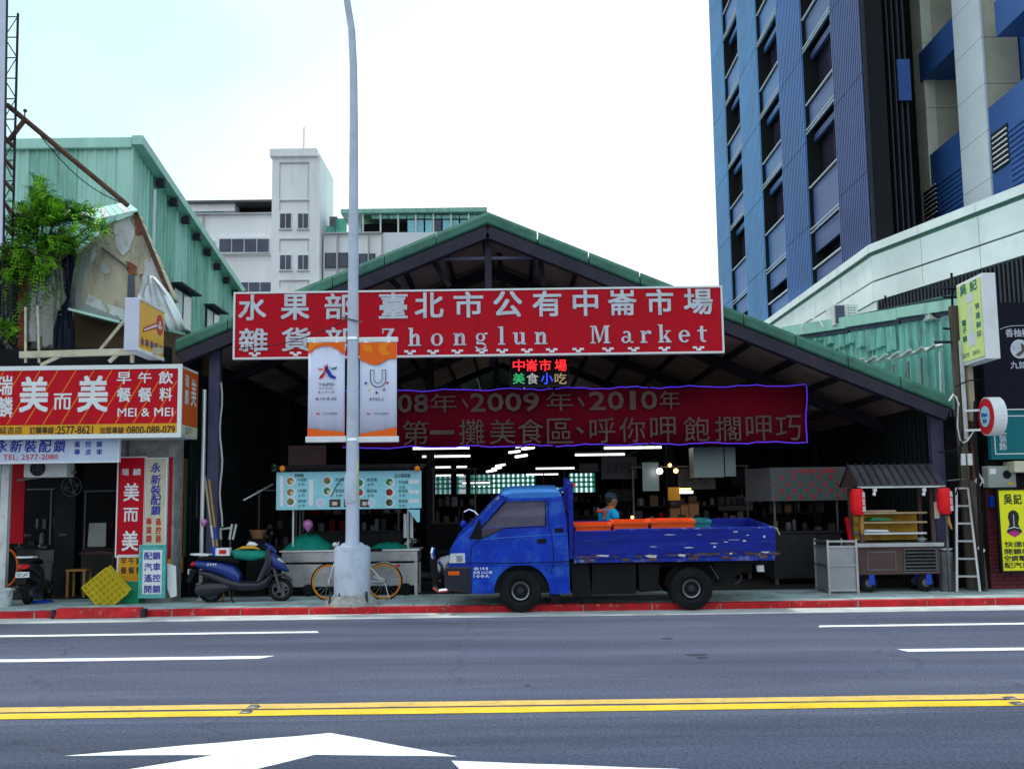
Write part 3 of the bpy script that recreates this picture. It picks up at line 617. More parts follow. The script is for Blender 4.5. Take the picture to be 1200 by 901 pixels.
# nearer wing, face at X=12.3
WX = 12.3; wg = thing('tower_wing', 'nearer wing of the tower with white and beige columns and blue balcony boxes', 'tower wing', (16, 24, 0))
D_ = .95
bld('tower_d', 'back_wall', wg, lambda b: b.box(WX+D_+.05, 26, 18, 31.0, 6, 34))
for i in range(14):
    z = 7+i*2.0; bld('beige_lt' if 1 else '', 'column_cladding', wg, lambda b: b.box(WX, WX+.3, 30.25, 31.0, z, z+1.985), label=None)
    bld('beige', 'column_cladding', wg, lambda b: b.box(WX+.3, WX+D_+.1, 30.27, 31.0, z, z+1.985))
for i in range(22):
    z = 7.2+i*1.25
    bld('stone_white', 'stone_panel', wg, lambda b: b.box(WX, WX+.06, 26.45, 28.1, z, z+1.235)); bld('beige', 'stone_panel', wg, lambda b: b.box(WX+.065, WX+D_, 26.47, 28.1, z, z+1.235))
    bld('stone_white', 'stone_panel', wg, lambda b: b.box(WX, WX+.06, 20.0, 21.6, z, z+1.235)); bld('beige', 'stone_panel', wg, lambda b: b.box(WX+.065, WX+D_, 20.02, 21.6, z, z+1.235))
for z in (13.85, 19.7, 25.6): bld('tower_d', 'balcony_box', wg, lambda b: b.box(WX-.02, WX+D_, 28.12, 30.5, z, z+.9))
for z in (13.05, 18.9): bld('tower_d', 'balcony_box', wg, lambda b: b.box(WX-.02, WX+D_, 21.6, 25.6, z, z+.9))
def hr(b, X, y0, y1, z0, z1, pitch=.14):
    k = round((z1-z0)/pitch)
    for i in range(k): b.box(X-.035, X, y0, y1, z0+i*pitch, z0+i*pitch+pitch*.55)
for y0, y1, zt, vy, vz in ((28.12, 30.95, 11.55, (29.85, 30.8), (9.7, 10.6)), (21.6, 26.4, 11.5, (25.4, 26.3), (9.75, 10.75))):
    bld('tower_d', 'lower_wall', wg, lambda b: b.box(WX+.03, WX+D_, y0, y1, 5, zt)); b = MB('tower_d'); hr(b, WX+.028, y0, vy[0]-.05, 8.4, zt-.9); b.build('ribbed_panel', wg, kind='stuff')
    bld('louvre_gap', 'vent', wg, lambda b: b.box(WX+.0, WX+.028, *vy, *vz))
    for i in range(7): bld('edge_white', 'vent_slat', wg, lambda b: b.box(WX-.03, WX-.002, vy[0], vy[1]-.1, vz[0]+.05+i*.135, vz[0]+.08+i*.135))
# podium
PH = 8.5; pd = thing('podium_building', 'pale stone podium wall with dark ribbed band below the blue tower', 'podium', (14, 26, 0))
pA, pB, pC = Vector((9.9, 45)), Vector((9.9, 28.62)), Vector((11.5, 23.1)); pD = pB+(pC-pB)*2.2
def pseg(name, m, a, b_, z0, z1, out=0, th=.3, parent=pd, **kw):
    d = (b_-a).normalized(); n = Vector((-d.y, d.x)); n = n if n.x < 0 else -n
    q = [a+n*out, b_+n*out, b_+n*(out-th), a+n*(out-th)]; b = MB(m); b.prism([(p.x, p.y) for p in q], z0, z1, 'z'); return b.build(name, parent, **kw)
for a, b_, nn in ((pA, pB, 6), (pB, pD, 6)):
    for i in range(nn):
        u, v = a+(b_-a)*(i/nn), a+(b_-a)*((i+1)/nn-.002)
        pseg('wall_panel', 'podium', u, v, 7.5, PH-.32, 0); pseg('wall_panel', 'podium', u, v, 6.93, 7.45, 0)
        pseg('coping', 'podium', u, v, PH-.22, PH, .07, .6)
    pseg('coping_groove', 'roof_green', a, b_, PH-.318, PH-.225, .0)
    pseg('shadow_gap', 'black', a, b_, 7.42, 7.53, -.08, .1)
pseg('wall_panel', 'podium', pA, pB+(pC-pB)*.02, 0, 6.90, 0)
q0 = pB+(pC-pB)*.03
nl = 90; dv = (pD-q0)
pseg('louvre_backing', 'louvre_gap', q0, pD, 3.0, 6.88, -.12)
b0 = None
for i in range(nl):
    u = q0+dv*(i/nl); v = q0+dv*((i+.45)/nl); pseg('louvre_fin', 'louvre_dark', u, v, 3.0, 6.88, 0, .1)
pseg('base_wall', 'podium', q0, pD, 0, 2.98, 0)
# ============================================================ MARKET SIGNS
def board(name, label, cat, m, x0, y0, x1, y1, Y, th=.08, frame='edge_white', fw=.035, px_rot=True, nosplit=1, group=None):
    X0, X1, Z0, Z1 = rc(x0, y0, x1, y1, Y); r = thing(name, label, cat, ((X0+X1)/2, Y, Z0), group)
    for i in range(nosplit):
        a, b_ = X0+(X1-X0)*i/nosplit, X0+(X1-X0)*(i+1)/nosplit-(.004 if i < nosplit-1 else 0)
        bld(m, 'board', r, lambda b: b.box(a, b_, Y, Y+th, Z0, Z1))
    if frame:
        bld(frame, 'frame', r, lambda b: b.box(X0-fw, X1+fw, Y-.015, Y+th+.01, Z1, Z1+fw)); bld(frame, 'frame', r, lambda b: b.box(X0-fw, X1+fw, Y-.015, Y+th+.01, Z0-fw, Z0))
        bld(frame, 'frame', r, lambda b: b.box(X0-fw, X0, Y-.013, Y+th, Z0, Z1)); bld(frame, 'frame', r, lambda b: b.box(X1, X1+fw, Y-.013, Y+th, Z0, Z1))
    return r, Face((0, Y, 0)), (X0, X1, Z0, Z1)
def put(r, f, m, body, px0, px1, py0, py1, Y, name='letter', bold=.03, h=.012, t=.0, slant=0, each=None):
    """write one string into the photo rectangle; f is the face at depth Y"""
    X0, X1, Z0, Z1 = rc(px0, py0, px1, py1, Y); b = MB(m); f.text(b, body, (X0+X1)/2, (Z0+Z1)/2, X1-X0, Z1-Z0, h, bold, t=t, slant=slant)
    return b.build(name, r, fix=False)
SY = 17.08
ms, mf, mr = board('market_sign', 'big red market sign with silver characters under the gable peak', 'sign', 'sign_red', 273.5, 340, 847.5, 416, SY, .1, fw=.03, nosplit=2)
def sy(x, y): return y-.0136*(x-560)                # the sign follows the camera roll
for ch, x, wd in (('水', 296, 33), ('果', 346, 34), ('部', 397, 33), ('臺', 461, 34), ('北', 503, 34), ('市', 549, 35), ('公', 595, 34), ('有', 641, 34), ('中', 686, 30), ('崙', 729, 34), ('市', 773, 32), ('場', 818, 34)):
    put(ms, mf, 'letter_silver', ch, x-wd/2, x+wd/2, sy(x, 341.5), sy(x, 372.5), SY, bold=.045, h=.016, t=.014)
for ch, x in (('雜', 297), ('貨', 347), ('部', 398)): put(ms, mf, 'letter_silver', ch, x-17, x+17, sy(x, 381), sy(x, 409), SY, bold=.04, h=.016, t=.014)
# serif roman capitals and small letters drawn as strokes: (x0,y0,x1,y1) boxes, arcs (cx,cy,rx,ry,a0,a1,w)
def arc(cx, cy, rx, ry, a0, a1, w0, w1=None, n=12):
    w1 = w0 if w1 is None else w1; o = []; i_ = []
    for k in range(n+1):
        a = radians(a0+(a1-a0)*k/n); ww = w1+(w0-w1)*abs(cos(a)); o.append((cx+rx*cos(a), cy+ry*sin(a))); i_.append((cx+(rx-ww)*cos(a), cy+(ry-w1)*sin(a)))
    return o+i_[::-1]
def R4(x0, y0, x1, y1): return [(x0, y0), (x1, y0), (x1, y1), (x0, y1)]
T, s_ = .24, .10
SER = {
 'Z': [R4(.05, 1.3, .95, 1.42), R4(0, 0, .98, .14), [(.62, 1.3), (.93, 1.3), (.36, .14), (.05, .14)], R4(.05, 1.02, .13, 1.3), R4(.90, .14, .98, .42)],
 'h': [R4(.12, .1, .36, 1.45), R4(0, 1.36, .12, 1.45), R4(0, 0, .48, .1), arc(.58, .62, .28, .36, 0, 165, .24, .13), R4(.62, .1, .86, .62), R4(.52, 0, .98, .1)],
 'o': [arc(.48, .48, .46, .50, 0, 360, .25, .11, 20)],
 'n': [R4(.12, .1, .36, .96), R4(0, .87, .12, .96), R4(0, 0, .48, .1), arc(.58, .62, .28, .36, 0, 165, .24, .13), R4(.62, .1, .86, .62), R4(.52, 0, .98, .1)],
 'g': [arc(.44, .62, .36, .34, 0, 360, .2, .1, 18), R4(.72, .84, .98, .97), [(.14, .30), (.30, .26), (.26, .12), (.12, .14)], R4(.14, .06, .70, .20), arc(.46, -.12, .44, .26, -180, 0, .17, .1), arc(.46, -.12, .44, .30, 20, 60, .17, .12)],
 'l': [R4(.14, .1, .38, 1.45), R4(0, 1.36, .14, 1.45), R4(0, 0, .52, .1)],
 'u': [R4(.10, .36, .34, .96), R4(-.02, .87, .10, .96), arc(.38, .34, .28, .35, 180, 330, .24, .13), R4(.62, 0, .86, .96), R4(.5, .87, .62, .96), R4(.86, 0, .98, .1)],
 'M': [R4(.0, 0, .40, .1), R4(.13, .1, .26, 1.42), R4(.0, 1.32, .13, 1.42), [(.26, 1.42), (.46, 1.42), (.78, .2), (.62, .0)], [(.62, .0), (.78, .2), (1.16, 1.42), (1.04, 1.42)], R4(1.1, .1, 1.36, 1.42), R4(1.36, 1.32, 1.48, 1.42), R4(.98, 0, 1.5, .1)],
 'a': [arc(.42, .66, .32, .31, 0, 150, .22, .12), R4(.52, .1, .74, .66), arc(.34, .28, .32, .28, 30, 330, .2, .1, 16), R4(.74, 0, .92, .12)],
 'r': [R4(.12, .1, .36, .96), R4(0, .87, .12, .96), R4(0, 0, .52, .1), arc(.62, .62, .30, .36, 40, 165, .2, .13), arc(.72, .80, .12, .12, 0, 360, .11, .11, 10)],
 'k': [R4(.12, .1, .36, 1.45), R4(0, 1.36, .12, 1.45), R4(0, 0, .46, .1), [(.36, .36), (.70, .88), (.84, .88), (.44, .30)], [(.42, .52), (.58, .64), (.94, .1), (.66, .1)], R4(.56, .87, .96, .96), R4(.56, 0, 1.0, .1)],
 'e': [arc(.46, .48, .44, .50, 0, 320, .25, .12, 20), R4(.2, .46, .88, .57)],
 't': [R4(.20, .25, .44, 1.28), R4(.0, .85, .70, .97), arc(.48, .27, .28, .28, 180, 310, .24, .13)],
}
def roman(r, f, m, ch, px, base, size, Y, h=.016, t=.013):
    p = at(px, base, Y); b = MB(m); w_ = max(u for st in SER[ch] for u, v in st); k = size
    for i, st in enumerate(SER[ch]): f.poly(b, [(p.x+(u-w_/2)*k*1.05, p.z+v*k) for u, v in st], h+i*.0006, t)
    return b.build('letter', r)
for ch, x in zip('ZhonglunMarket', (455, 486, 512, 539, 564, 588, 609, 634, 703.5, 735, 757, 779, 802, 823)):
    roman(ms, mf, 'letter_silver', ch, x, sy(x, 404.5), .205, SY)
for x in (298, 346, 480, 507, 535.5, 564, 588, 617, 646, 677, 712, 742, 778, 818):     # small white marks along the lower edge
    y = sy(x, 412); p = at(x, y, SY); b = MB('white')
    f = mf; f.rect(b, p.x-.085, p.x-.02, p.z+.0, p.z+.035, .012, .01); f.rect(b, p.x-.03, p.x+.05, p.z-.035, p.z+.005, .016, .01); f.rect(b, p.x+.03, p.x+.10, p.z+.0, p.z+.035, .0125, .01); b.build('white_mark', ms)
for x in (285, 570, 836): bld('steel_dark', 'bracket', ms, lambda b: b.box(at(x, 340, SY).x-.03, at(x, 340, SY).x+.03, SY+.1, GY+.02, at(x, 345, SY).z, at(x, 345, SY).z+.08))
# lower banner with blue rope light
BYY = 18.3
bn = thing('food_banner', 'dark red cloth banner edged with blue rope light inside the market entrance', 'banner', (at(675, 487, BYY).x, BYY, at(675, 522, BYY).z))
X0, X1, Z0, Z1 = rc(402, 455, 945, 522, BYY); b = MB('banner_red'); nx = 60; vs = []; fs = []
def bw_(i, j): u = i/nx; return (X0+(X1-X0)*u, BYY+.03*sin(u*19)+.02*sin(u*47+j*2), (Z0 if j == 0 else Z1 if j == 2 else (Z0+Z1)/2)+.015*sin(u*13+j)*(1 if j != 1 else 0))
for j in range(3): vs += [bw_(i, j) for i in range(nx+1)]
for j in range(2): fs += [(j*(nx+1)+i, j*(nx+1)+i+1, (j+1)*(nx+1)+i+1, (j+1)*(nx+1)+i) for i in range(nx)]
b.add(vs, fs); o = b.build('cloth', bn, smooth=True, fix=False); o.modifiers.new('thick', 'SOLIDIFY').thickness = .006
bf = Face((0, BYY-.055, 0))
def sb(x, y): return y-.0136*(x-675)
for st, x0, x1 in (('2', 424, 441), ('0', 446, 463), ('0', 466, 483), ('8', 485, 502), ('年', 504, 535), ('、', 541, 549), ('2', 551, 569), ('0', 571, 590), ('0', 592, 611), ('9', 613, 632), ('年', 640, 671), ('、', 677, 685), ('2', 690, 710), ('0', 712, 731), ('1', 738, 745), ('0', 751, 770), ('年', 773, 797)):
    x = (x0+x1)/2; put(bn, bf, 'letter_grey', st, x0, x1, sb(x, 459+(6 if st == '、' else 0)), sb(x, 481-(4 if st == '、' else 0)), BYY-.055, bold=.035 if st.isdigit() else .0, h=.004)
for st, x in zip('第一攤美食區、呼你呷飽擱呷巧', (487, 518, 553, 589, 622, 656, 679, 706, 741, 777, 816, 853, 889, 924)):
    if st == '一': put(bn, bf, 'letter_grey', st, x-14, x+14, sb(x, 502), sb(x, 507), BYY-.055, bold=.03, h=.004)
    elif st == '、': put(bn, bf, 'letter_grey', st, x-4, x+5, sb(x, 500), sb(x, 508), BYY-.055, bold=.03, h=.004)
    else: put(bn, bf, 'letter_grey', st, x-15, x+15, sb(x, 490), sb(x, 519), BYY-.055, bold=.0, h=.004)
for x0, x1, e in ((402, 612, 0), (614, 648, .02), (651, 760, .01), (762, 944, 0)):
    for yy, dn in ((455, 1), (521.5, -1)):
        pts = []
        for k in range(17):
            x = x0+(x1-x0)*k/16; pp = at(x, sb(x, yy)+1.0*sin(x*.09+dn)+.6*sin(x*.31), BYY-.06); pts.append(pp)
        b = MB('rope_lamp'); b.pipe(pts, .010, 6); b.build('rope_light', bn)
b = MB('rope_lamp'); b.pipe([at(945+.8*sin(k), 452+k*8.4, BYY-.06) for k in range(9)], .010, 6); b.build('rope_light', bn)
# LED sign
ls, lf, lr = board('led_sign', 'small black LED sign lit in red green blue characters over the lower banner', 'LED sign', 'black', 599, 419, 666, 452, 17.9, .08, frame='steel_dark', fw=.02)
for ch, x, m in (('中', 608, 'led_red'), ('崙', 623, 'led_red'), ('市', 639, 'led_red'), ('場', 657, 'led_red')): put(ls, lf, m, ch, x-7, x+7, 421, 435, 17.9, h=.004, bold=.02)
for ch, x, m in (('美', 608, 'led_green'), ('食', 624, 'led_white'), ('小', 641, 'led_blue'), ('吃', 657, 'led_amber')): put(ls, lf, m, ch, x-7, x+7, 437, 450, 17.9, h=.004, bold=.02)
# ============================================================ LAMP POLE
LY = 16.2; lp = thing('lamp_post', 'tall pale blue grey street lamp post with a fat drum at its foot', 'lamp post', (at(413, 707, LY).x, LY, PZ)); LX = at(413, 620, LY).x
b = MB('concrete'); b.lathe([(.43, PZ-.005), (.40, PZ+.05), (.31, PZ+.13), (.27, PZ+.16)], (LX, LY, 0), n=14); b.build('footing', lp)
for i in range(5): bld('steel_dark', 'anchor_bolt', lp, lambda b: b.tube((LX-.3+i*.14, LY-.27, PZ+.05), (LX-.28+i*.13, LY-.2, PZ+.2), .018, n=6))
zb, zt = at(413, 700, LY).z, at(413, 641, LY).z
b = MB('drum_paint'); b.lathe([(.268, zb), (.272, zb+.02), (.272, zt-.02), (.262, zt)], (LX, LY, 0), n=32); b.build('drum', lp, smooth=True)
for a in (0, 1, 2, 3): ang = a*pi/2+.3; bld('pole_paint', 'gusset', lp, lambda b: b.prism([(LX+.1*cos(ang), zt), (LX+.2*cos(ang), zt), (LX+.17*cos(ang), zt+.05), (LX+.1*cos(ang), zt+.08)], LY+.12*sin(ang)-.012, LY+.12*sin(ang)+.012))
bld('pole_paint', 'flange', lp, lambda b: b.lathe([(.24, zt), (.24, zt+.02), (.11, zt+.03)], (LX, LY, 0), n=24))
pts = [(LX, LY, zt), (LX+.0, LY, 3), (LX+.0, LY, 5.5), (LX, LY, 7.6), (LX-.01, LY, 8.5), (LX-.04, LY, 9.1), (LX-.13, LY-.05, 9.7), (LX-.35, LY-.3, 10.2), (LX-.7, LY-.9, 10.55), (LX-1.1, LY-1.7, 10.7)]
b = MB('pole_paint'); b.pipe(pts, [.105, .094, .078, .066, .06, .056, .052, .048, .042, .038], 18); b.build('shaft', lp, smooth=True)
b = MB('alu'); b.loft([(-.35, 0, 0, .03, .03), (-.2, 0, 0, .11, .05), (.2, 0, -.01, .14, .06), (.42, 0, 0, .05, .03)], ax='x'); b.v = [((LX-1.3)+p[0]*.5-p[1]*.5, LY-2.0+p[0]*-.85+p[1]*.5, 10.72+p[2]) for p in b.v]; b.build('lamp_head', lp, smooth=True)
b = MB('drum_paint'); c = at(412, 572, LY); b.loft([(-.22, 0, 0, .075, .02), (-.17, 0, 0, .095, .035), (.17, 0, 0, .095, .035), (.22, 0, 0, .075, .02)], ax='z'); b.v = [(c.x+p[0], LY-.09+p[1], c.z+p[2]) for p in b.v]; b.build('access_cover', lp, smooth=True)
bld('bright_yellow', 'sticker', lp, lambda b: b.box(LX+.066, LX+.088, LY-.062, LY-.04, at(418, 590, LY).z, at(418, 541, LY).z))
for y in (397, 515): z = at(413, y, LY).z; bld('chrome', 'clamp', lp, lambda b: b.lathe([(.10, z-.02), (.10, z+.02)], (LX, LY, 0), n=16))
b = MB('black'); p = at(388, 582, LY); b.pipe([p, at(394, 570, LY), at(400, 562, LY), (LX, LY-.05, at(412, 555, LY).z)], .008, 5); b.build('cable', lp)
b = MB('black'); pa, pb = at(409, 374, LY), at(276, 408, 17.0); b.pipe([pa+(pb-pa)*t+Vector((0, 0, -.12*sin(pi*t))) for t in [i/10 for i in range(11)]], .007, 4); b.build('overhead_cable', None, label='thin dark cable slung from the lamp post across the red market sign', cat='cable')
bld('steel_dim', 'bracket', lp, lambda b: b.bar((LX-.18, LY-.1, at(409, 373, LY).z), (LX+.16, LY-.1, at(420, 379, LY).z), .03, .02))
# flags
def flag(label, x0, x1, side):
    Y = LY-.02; X0, X1, Z0, Z1 = rc(x0, 396, x1, 516, Y); f = Face((0, Y-.02, 0)); r = thing('pole_banner', label, 'banner', ((X0+X1)/2, Y, Z0), 'pair of white and orange event banners on the lamp post')
    W = X1-X0; b = MB('flag'); k = 14; vs = []
    for j, z in enumerate((Z0, (Z0+Z1)/2, Z1)): vs += [(X0+W*i/k, Y+.011*sin(i*.8+j*1.3)+.004*sin(i*2.1), z) for i in range(k+1)]
    b.add(vs, [(j*(k+1)+i, j*(k+1)+i+1, (j+1)*(k+1)+i+1, (j+1)*(k+1)+i) for j in range(2) for i in range(k)]); o = b.build('cloth', r, smooth=True, fix=False); o.modifiers.new('t', 'SOLIDIFY').thickness = .004
    bld('white', 'rod', r, lambda b: b.box(X0-.02, X1+.02, Y-.012, Y+.03, Z1-.06, Z1+.02), bevel=.01); bld('white', 'rod', r, lambda b: b.box(X0-.03, X1+.03, Y-.03, Y+.04, Z0-.03, Z0+.06), bevel=.01)
    xa = LX-.1 if side < 0 else LX+.1; xb = X1 if side < 0 else X0
    for z in (Z1-.02, Z0+.02): bld('chrome', 'arm', r, lambda b: b.tube((xa, LY, z), (xb, LY-.01, z), .016, n=6))
    zt_, hh = Z1-.065, Z1-Z0
    n = 12
    if side < 0:
        top = [(X0+W*i/n, zt_-hh*(.115-.085*sin(pi*min(1, (i/n)*1.05)))) for i in range(n+1)]
        bot = [(X0+W*i/n, Z0+.06+hh*(.085-.045*(i/n)**.8)) for i in range(n+1)]
    else:
        top = [(X0+W*i/n, zt_-hh*(.19-.03*sin(2*pi*i/n+2.2))) for i in range(n+1)]
        bot = [(X0+W*i/n, Z0+.06+hh*(.03+.06*(i/n)**1.3)) for i in range(n+1)]
    b = MB('orange'); f.poly(b, [(X0, zt_), (X1, zt_)]+top[::-1], .002, .002); b.build('printed_wave', r); b = MB('orange'); f.poly(b, [(X0, Z0+.06), (X1, Z0+.06)]+bot[::-1], .002, .002); b.build('printed_wave', r)
    b = MB('orange_b')
    if side < 0: f.poly(b, [(X0, zt_-.002), (X0+W*.45, zt_-.002), (X0+W*.2, zt_-hh*.035), (X0, zt_-hh*.09)], .0035, .001)
    else: f.poly(b, [(X0+W*.55, zt_-.01), (X0+W*.8, zt_-.01), (X0+W*.7, zt_-.1), (X0+W*.86, zt_-.19), (X0+W*.6, zt_-.2), (X0+W*.5, zt_-.1)], .0035, .001); f.poly(b, [(X0+W*.05, zt_-.02), (X0+W*.3, zt_-.04), (X0+W*.36, zt_-.16), (X0+W*.1, zt_-.12)], .0035, .001)
    b.build('printed_wave', r)
    cx = (X0+X1)/2; k_ = W/44
    def Q(m, pts, nm='logo'): b = MB(m); f.poly(b, [(X0+W*u, Z1-hh*v) for u, v in pts], .003, .002); b.build(nm, r)
    def tx(m, st, cxu, v, wd, ht, bold=.01): b = MB(m); f.text(b, st, X0+W*cxu, Z1-hh*v, W*wd, hh*ht, .003, bold); b.build('lettering', r, fix=False)
    if side < 0:
        Q('red_ink', [(.46, .25), (.52, .30), (.42, .385), (.30, .405), (.32, .375), (.44, .33)]); Q('blue_ink', [(.52, .245), (.56, .30), (.66, .36), (.78, .385), (.72, .405), (.58, .38), (.48, .32)])
        Q('green_ink', [(.58, .275), (.66, .295), (.80, .28), (.76, .305), (.66, .31)]); Q('orange', [(.28, .29), (.38, .30), (.44, .285), (.38, .315), (.28, .305)])
        tx('dark_ink', 'TAIPEI', .5, .455, .42, .028, .02); tx('dark_ink', '2017 Summer', .5, .493, .42, .018); tx('dark_ink', '臺 北 世 大 運', .5, .53, .44, .022); tx('dark_ink', '8.19-8.30', .5, .595, .56, .026, .02)
        tx('red_ink', '▬', .28, .74, .1, .012); tx('dark_ink', '世界大學運動會', .62, .74, .4, .018)
    else:
        b = MB('dark_ink')
        for rr, w_ in ((9.5, .9), (5.2, .7)):
            cyy = Z1-hh*.40; pts = [(cx-rr*k_, Z1-hh*.31)]+[(cx-rr*k_*cos(a*pi/10), cyy-rr*k_*sin(a*pi/10)*1.1) for a in range(11)]+[(cx+rr*k_, Z1-hh*.31)]
            q = (rr-w_); pin = [(cx-q*k_, Z1-hh*.31)]+[(cx-q*k_*cos(a*pi/10), cyy-q*k_*sin(a*pi/10)*1.1) for a in range(11)]+[(cx+q*k_, Z1-hh*.31)]
            f.poly(b, pts+pin[::-1], .003+.0004*(rr < 6), .002)
        for sgn in (-1, 1): f.poly(b, [(cx+sgn*5*k_, Z1-hh*.31), (cx+sgn*9.5*k_, Z1-hh*.31), (cx+sgn*9.5*k_, Z1-hh*.315), (cx+sgn*5*k_, Z1-hh*.315)], .0038, .001)
        b.build('logo', r)
        def star(m, u, v, rr): b = MB(m); f.poly(b, [(X0+W*u+(rr if i % 2 == 0 else rr*.45)*k_*cos(pi/2+i*pi/5), Z1-hh*v+(rr if i % 2 == 0 else rr*.45)*k_*sin(pi/2+i*pi/5)) for i in range(10)], .003, .002); b.build('star', r)
        star('blue_ink', .17, .44, 2.2); star('red_ink', .75, .44, 2.2); star('yellow_ink', .26, .505, 1.9); star('green_ink', .66, .505, 2.2); star('dark_ink', .46, .535, 2.2)
        tx('dark_ink', 'FISU', .46, .60, .36, .03, .0); tx('red_ink', '▬', .24, .74, .1, .012); tx('dark_ink', '世界大學運動會', .58, .74, .4, .018)
flag('white and orange banner with a red and blue star emblem and lettering', 361, 404, -1)
flag('white and orange banner with a large outlined U and small coloured stars', 421.5, 465, 1)
# ============================================================ LEFT: GREEN CORRUGATED BUILDING
G1, G2, GX = 21.5, 29.8, -7.85
gb = thing('corrugated_building', 'pale green corrugated metal building with a mono pitch roof behind the ruined wall', 'building', (-12, G1, 0))
zc = 9.12
corr_wall(gb, 'wall_sheet', 'green_pale', (-16, G1), (GX-.12, G1), 0, 0, zc-.02, zc-.02, .95, .22, .03, (0, -1, 0), alt='green_sheet')  # front in the paler green: its brighter daylight put into the colour
corr_wall(gb, 'wall_sheet', 'green_sheet', (GX, G1+.12), (GX, G2), 0, 0, zc-.03, 7.62, .95, .22, .03, (1, 0, 0), alt='green_pale')  # side in the darker green: its shade put into the colour
bld('green_pale', 'corner_flashing', gb, lambda b: b.prism([(GX-.28, G1-.05), (GX+.04, G1-.05), (GX+.04, G1+.2), (GX, G1+.2), (GX, G1), (GX-.28, G1)], 0, zc, 'z'))
bld('green_pale', 'eave_trim', gb, lambda b: b.box(-16, GX+.02, G1-.13, G1-.02, zc-.10, zc+.13), bevel=.02)
b = MB('green_pale'); b.prism([(G1-.14, zc+.15), (G2+.3, 7.62+.12), (G2+.3, 7.62-.06), (G1-.14, zc-.04)], GX+.03, GX+.26, 'x'); b.build('roof_edge', gb)
b = MB('green_sheet'); b.prism([(G1-.1, zc+.10), (G2+.3, 7.62+.08), (G2+.3, 7.62+.02), (G1-.1, zc+.04)], -16, GX+.02, 'x'); b.build('roof', gb)
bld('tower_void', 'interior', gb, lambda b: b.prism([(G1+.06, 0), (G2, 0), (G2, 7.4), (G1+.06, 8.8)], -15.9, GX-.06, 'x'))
for i in range(9):
    y = G1+1.3+i*.92; z = zc-(zc-7.62)*(y-G1)/(G2-G1); bld('steel_dark', 'eave_bracket', gb, lambda b: b.box(GX+.06, GX+.24, y, y+.14, z-.26, z-.10))
y_ = atx(178, 205, GX).y; bld('edge_white', 'downpipe', gb, lambda b: b.tube((GX+.07, y_, 4), (GX+.07, y_, zc-.6), .045, n=8))
def gwin(x0, ytl, ybl, x1):
    ya, yb = atx(x0, ytl, GX).y, atx(x1, ytl+.6*(x1-x0), GX).y; z1 = atx(x0, ytl, GX).z; z0 = atx(x0, ybl, GX).z
    f = bld('steel_dark', 'window', gb, lambda b: b.box(GX+.035, GX+.07, ya, yb, z0, z1)); n = 2; wd = (yb-ya)/n
    for i in range(n): bld('white' if i == 0 else 'lens_clear', 'pane', f, lambda b: b.box(GX+.072, GX+.085, ya+i*wd+.06, ya+(i+1)*wd-.06, z0+.06, z1-.06))
    bld('steel_dark', 'hood', f, lambda b: b.box(GX+.04, GX+.3, ya-.1, yb+.1, z1+.01, z1+.05))
gwin(200, 334, 381, 221); gwin(239, 359, 386, 254)
# lattice mast, rusty brace, pink sign edge at the far left
MYY = 17.6; ma = thing('lattice_mast', 'thin dark lattice mast rising at the left frame edge', 'mast', (at(14, 300, MYY).x, MYY, 3.7))
for x0, x1 in ((11.5, 21), (3, 15)):
    b = MB('steel_dark'); b.tube(at(x0+.2, 400, MYY), at(x1 if x0 > 5 else 6, 16 if x0 > 5 else -20, MYY), .022, n=5); b.build('chord', ma)
for i in range(16):
    y = 20+i*24; xl, xr = 5-i*.15, 20.7-i*.55
    b = MB('steel_dark'); b.tube(at(xl, y, MYY), at(xr, y, MYY+.02), .012, n=4); b.build('rung', ma)
    b = MB('steel_dark'); b.tube(at(xl if i % 2 else xr, y, MYY), at(xr if i % 2 else xl, y+24, MYY), .010, n=4); b.build('diagonal', ma)
for i in range(6):
    y = 160+i*26; b = MB('rust'); b.bar(at(5, y, MYY-.05), at(15, y+12, MYY-.05), .09, .05); b.build('step', ma)
bs = thing('sign_board', 'pale pink side of a tall sign board cut by the left frame edge', 'sign', (at(-20, 300, 17).x, 17.0, 4.6))
q = [at(x, y, 17.0) for x, y in ((-60, 285), (3.5, 285), (8, -20), (-60, -20))]; bld('lavender', 'panel', bs, lambda b: b.prism([(v.x, v.z) for v in q], 17.0, 17.04)); b = MB('steel_dark'); b.bar(at(4.2, 285, 17.02), at(8.7, -20, 17.02), .015, .05); b.build('edge', bs); bld('steel_dim', 'post', bs, lambda b: b.box(q[0].x+.2, q[0].x+.32, 17.05, 17.17, PZ, q[3].z)); bld('steel_dim', 'post', bs, lambda b: b.box(q[1].x-.3, q[1].x-.18, 17.05, 17.17, PZ+3.9, q[3].z))
rb = thing('rusty_brace', 'long rusty brown pipe brace slanting down in front of the green building', 'brace', (at(60, 180, 17.7).x, 17.7, 4.6))
for pp in ([(8, 123, 17.7), (150, 241, 17.9)], [(28, 142, 17.65), (8, 168, 17.6)]):
    b = MB('rust'); b.tube(at(*pp[0]), at(*pp[1]), .045, n=8); b.build('pipe', rb)
b = MB('steel_dim'); b.tube(at(29, 138, 17.7), at(29, 131, 17.7), .012, n=5); b.ball(at(29.5, 130, 17.7), .035); b.build('insulator', rb)
b = MB('black'); b.pipe([at(40, 150, 17.75)+(at(150, 241, 17.9)-at(40, 150, 17.75))*t+Vector((0, 0, -.22*sin(pi*t))) for t in [i/8 for i in range(9)]], .008, 4); b.build('wire', rb)
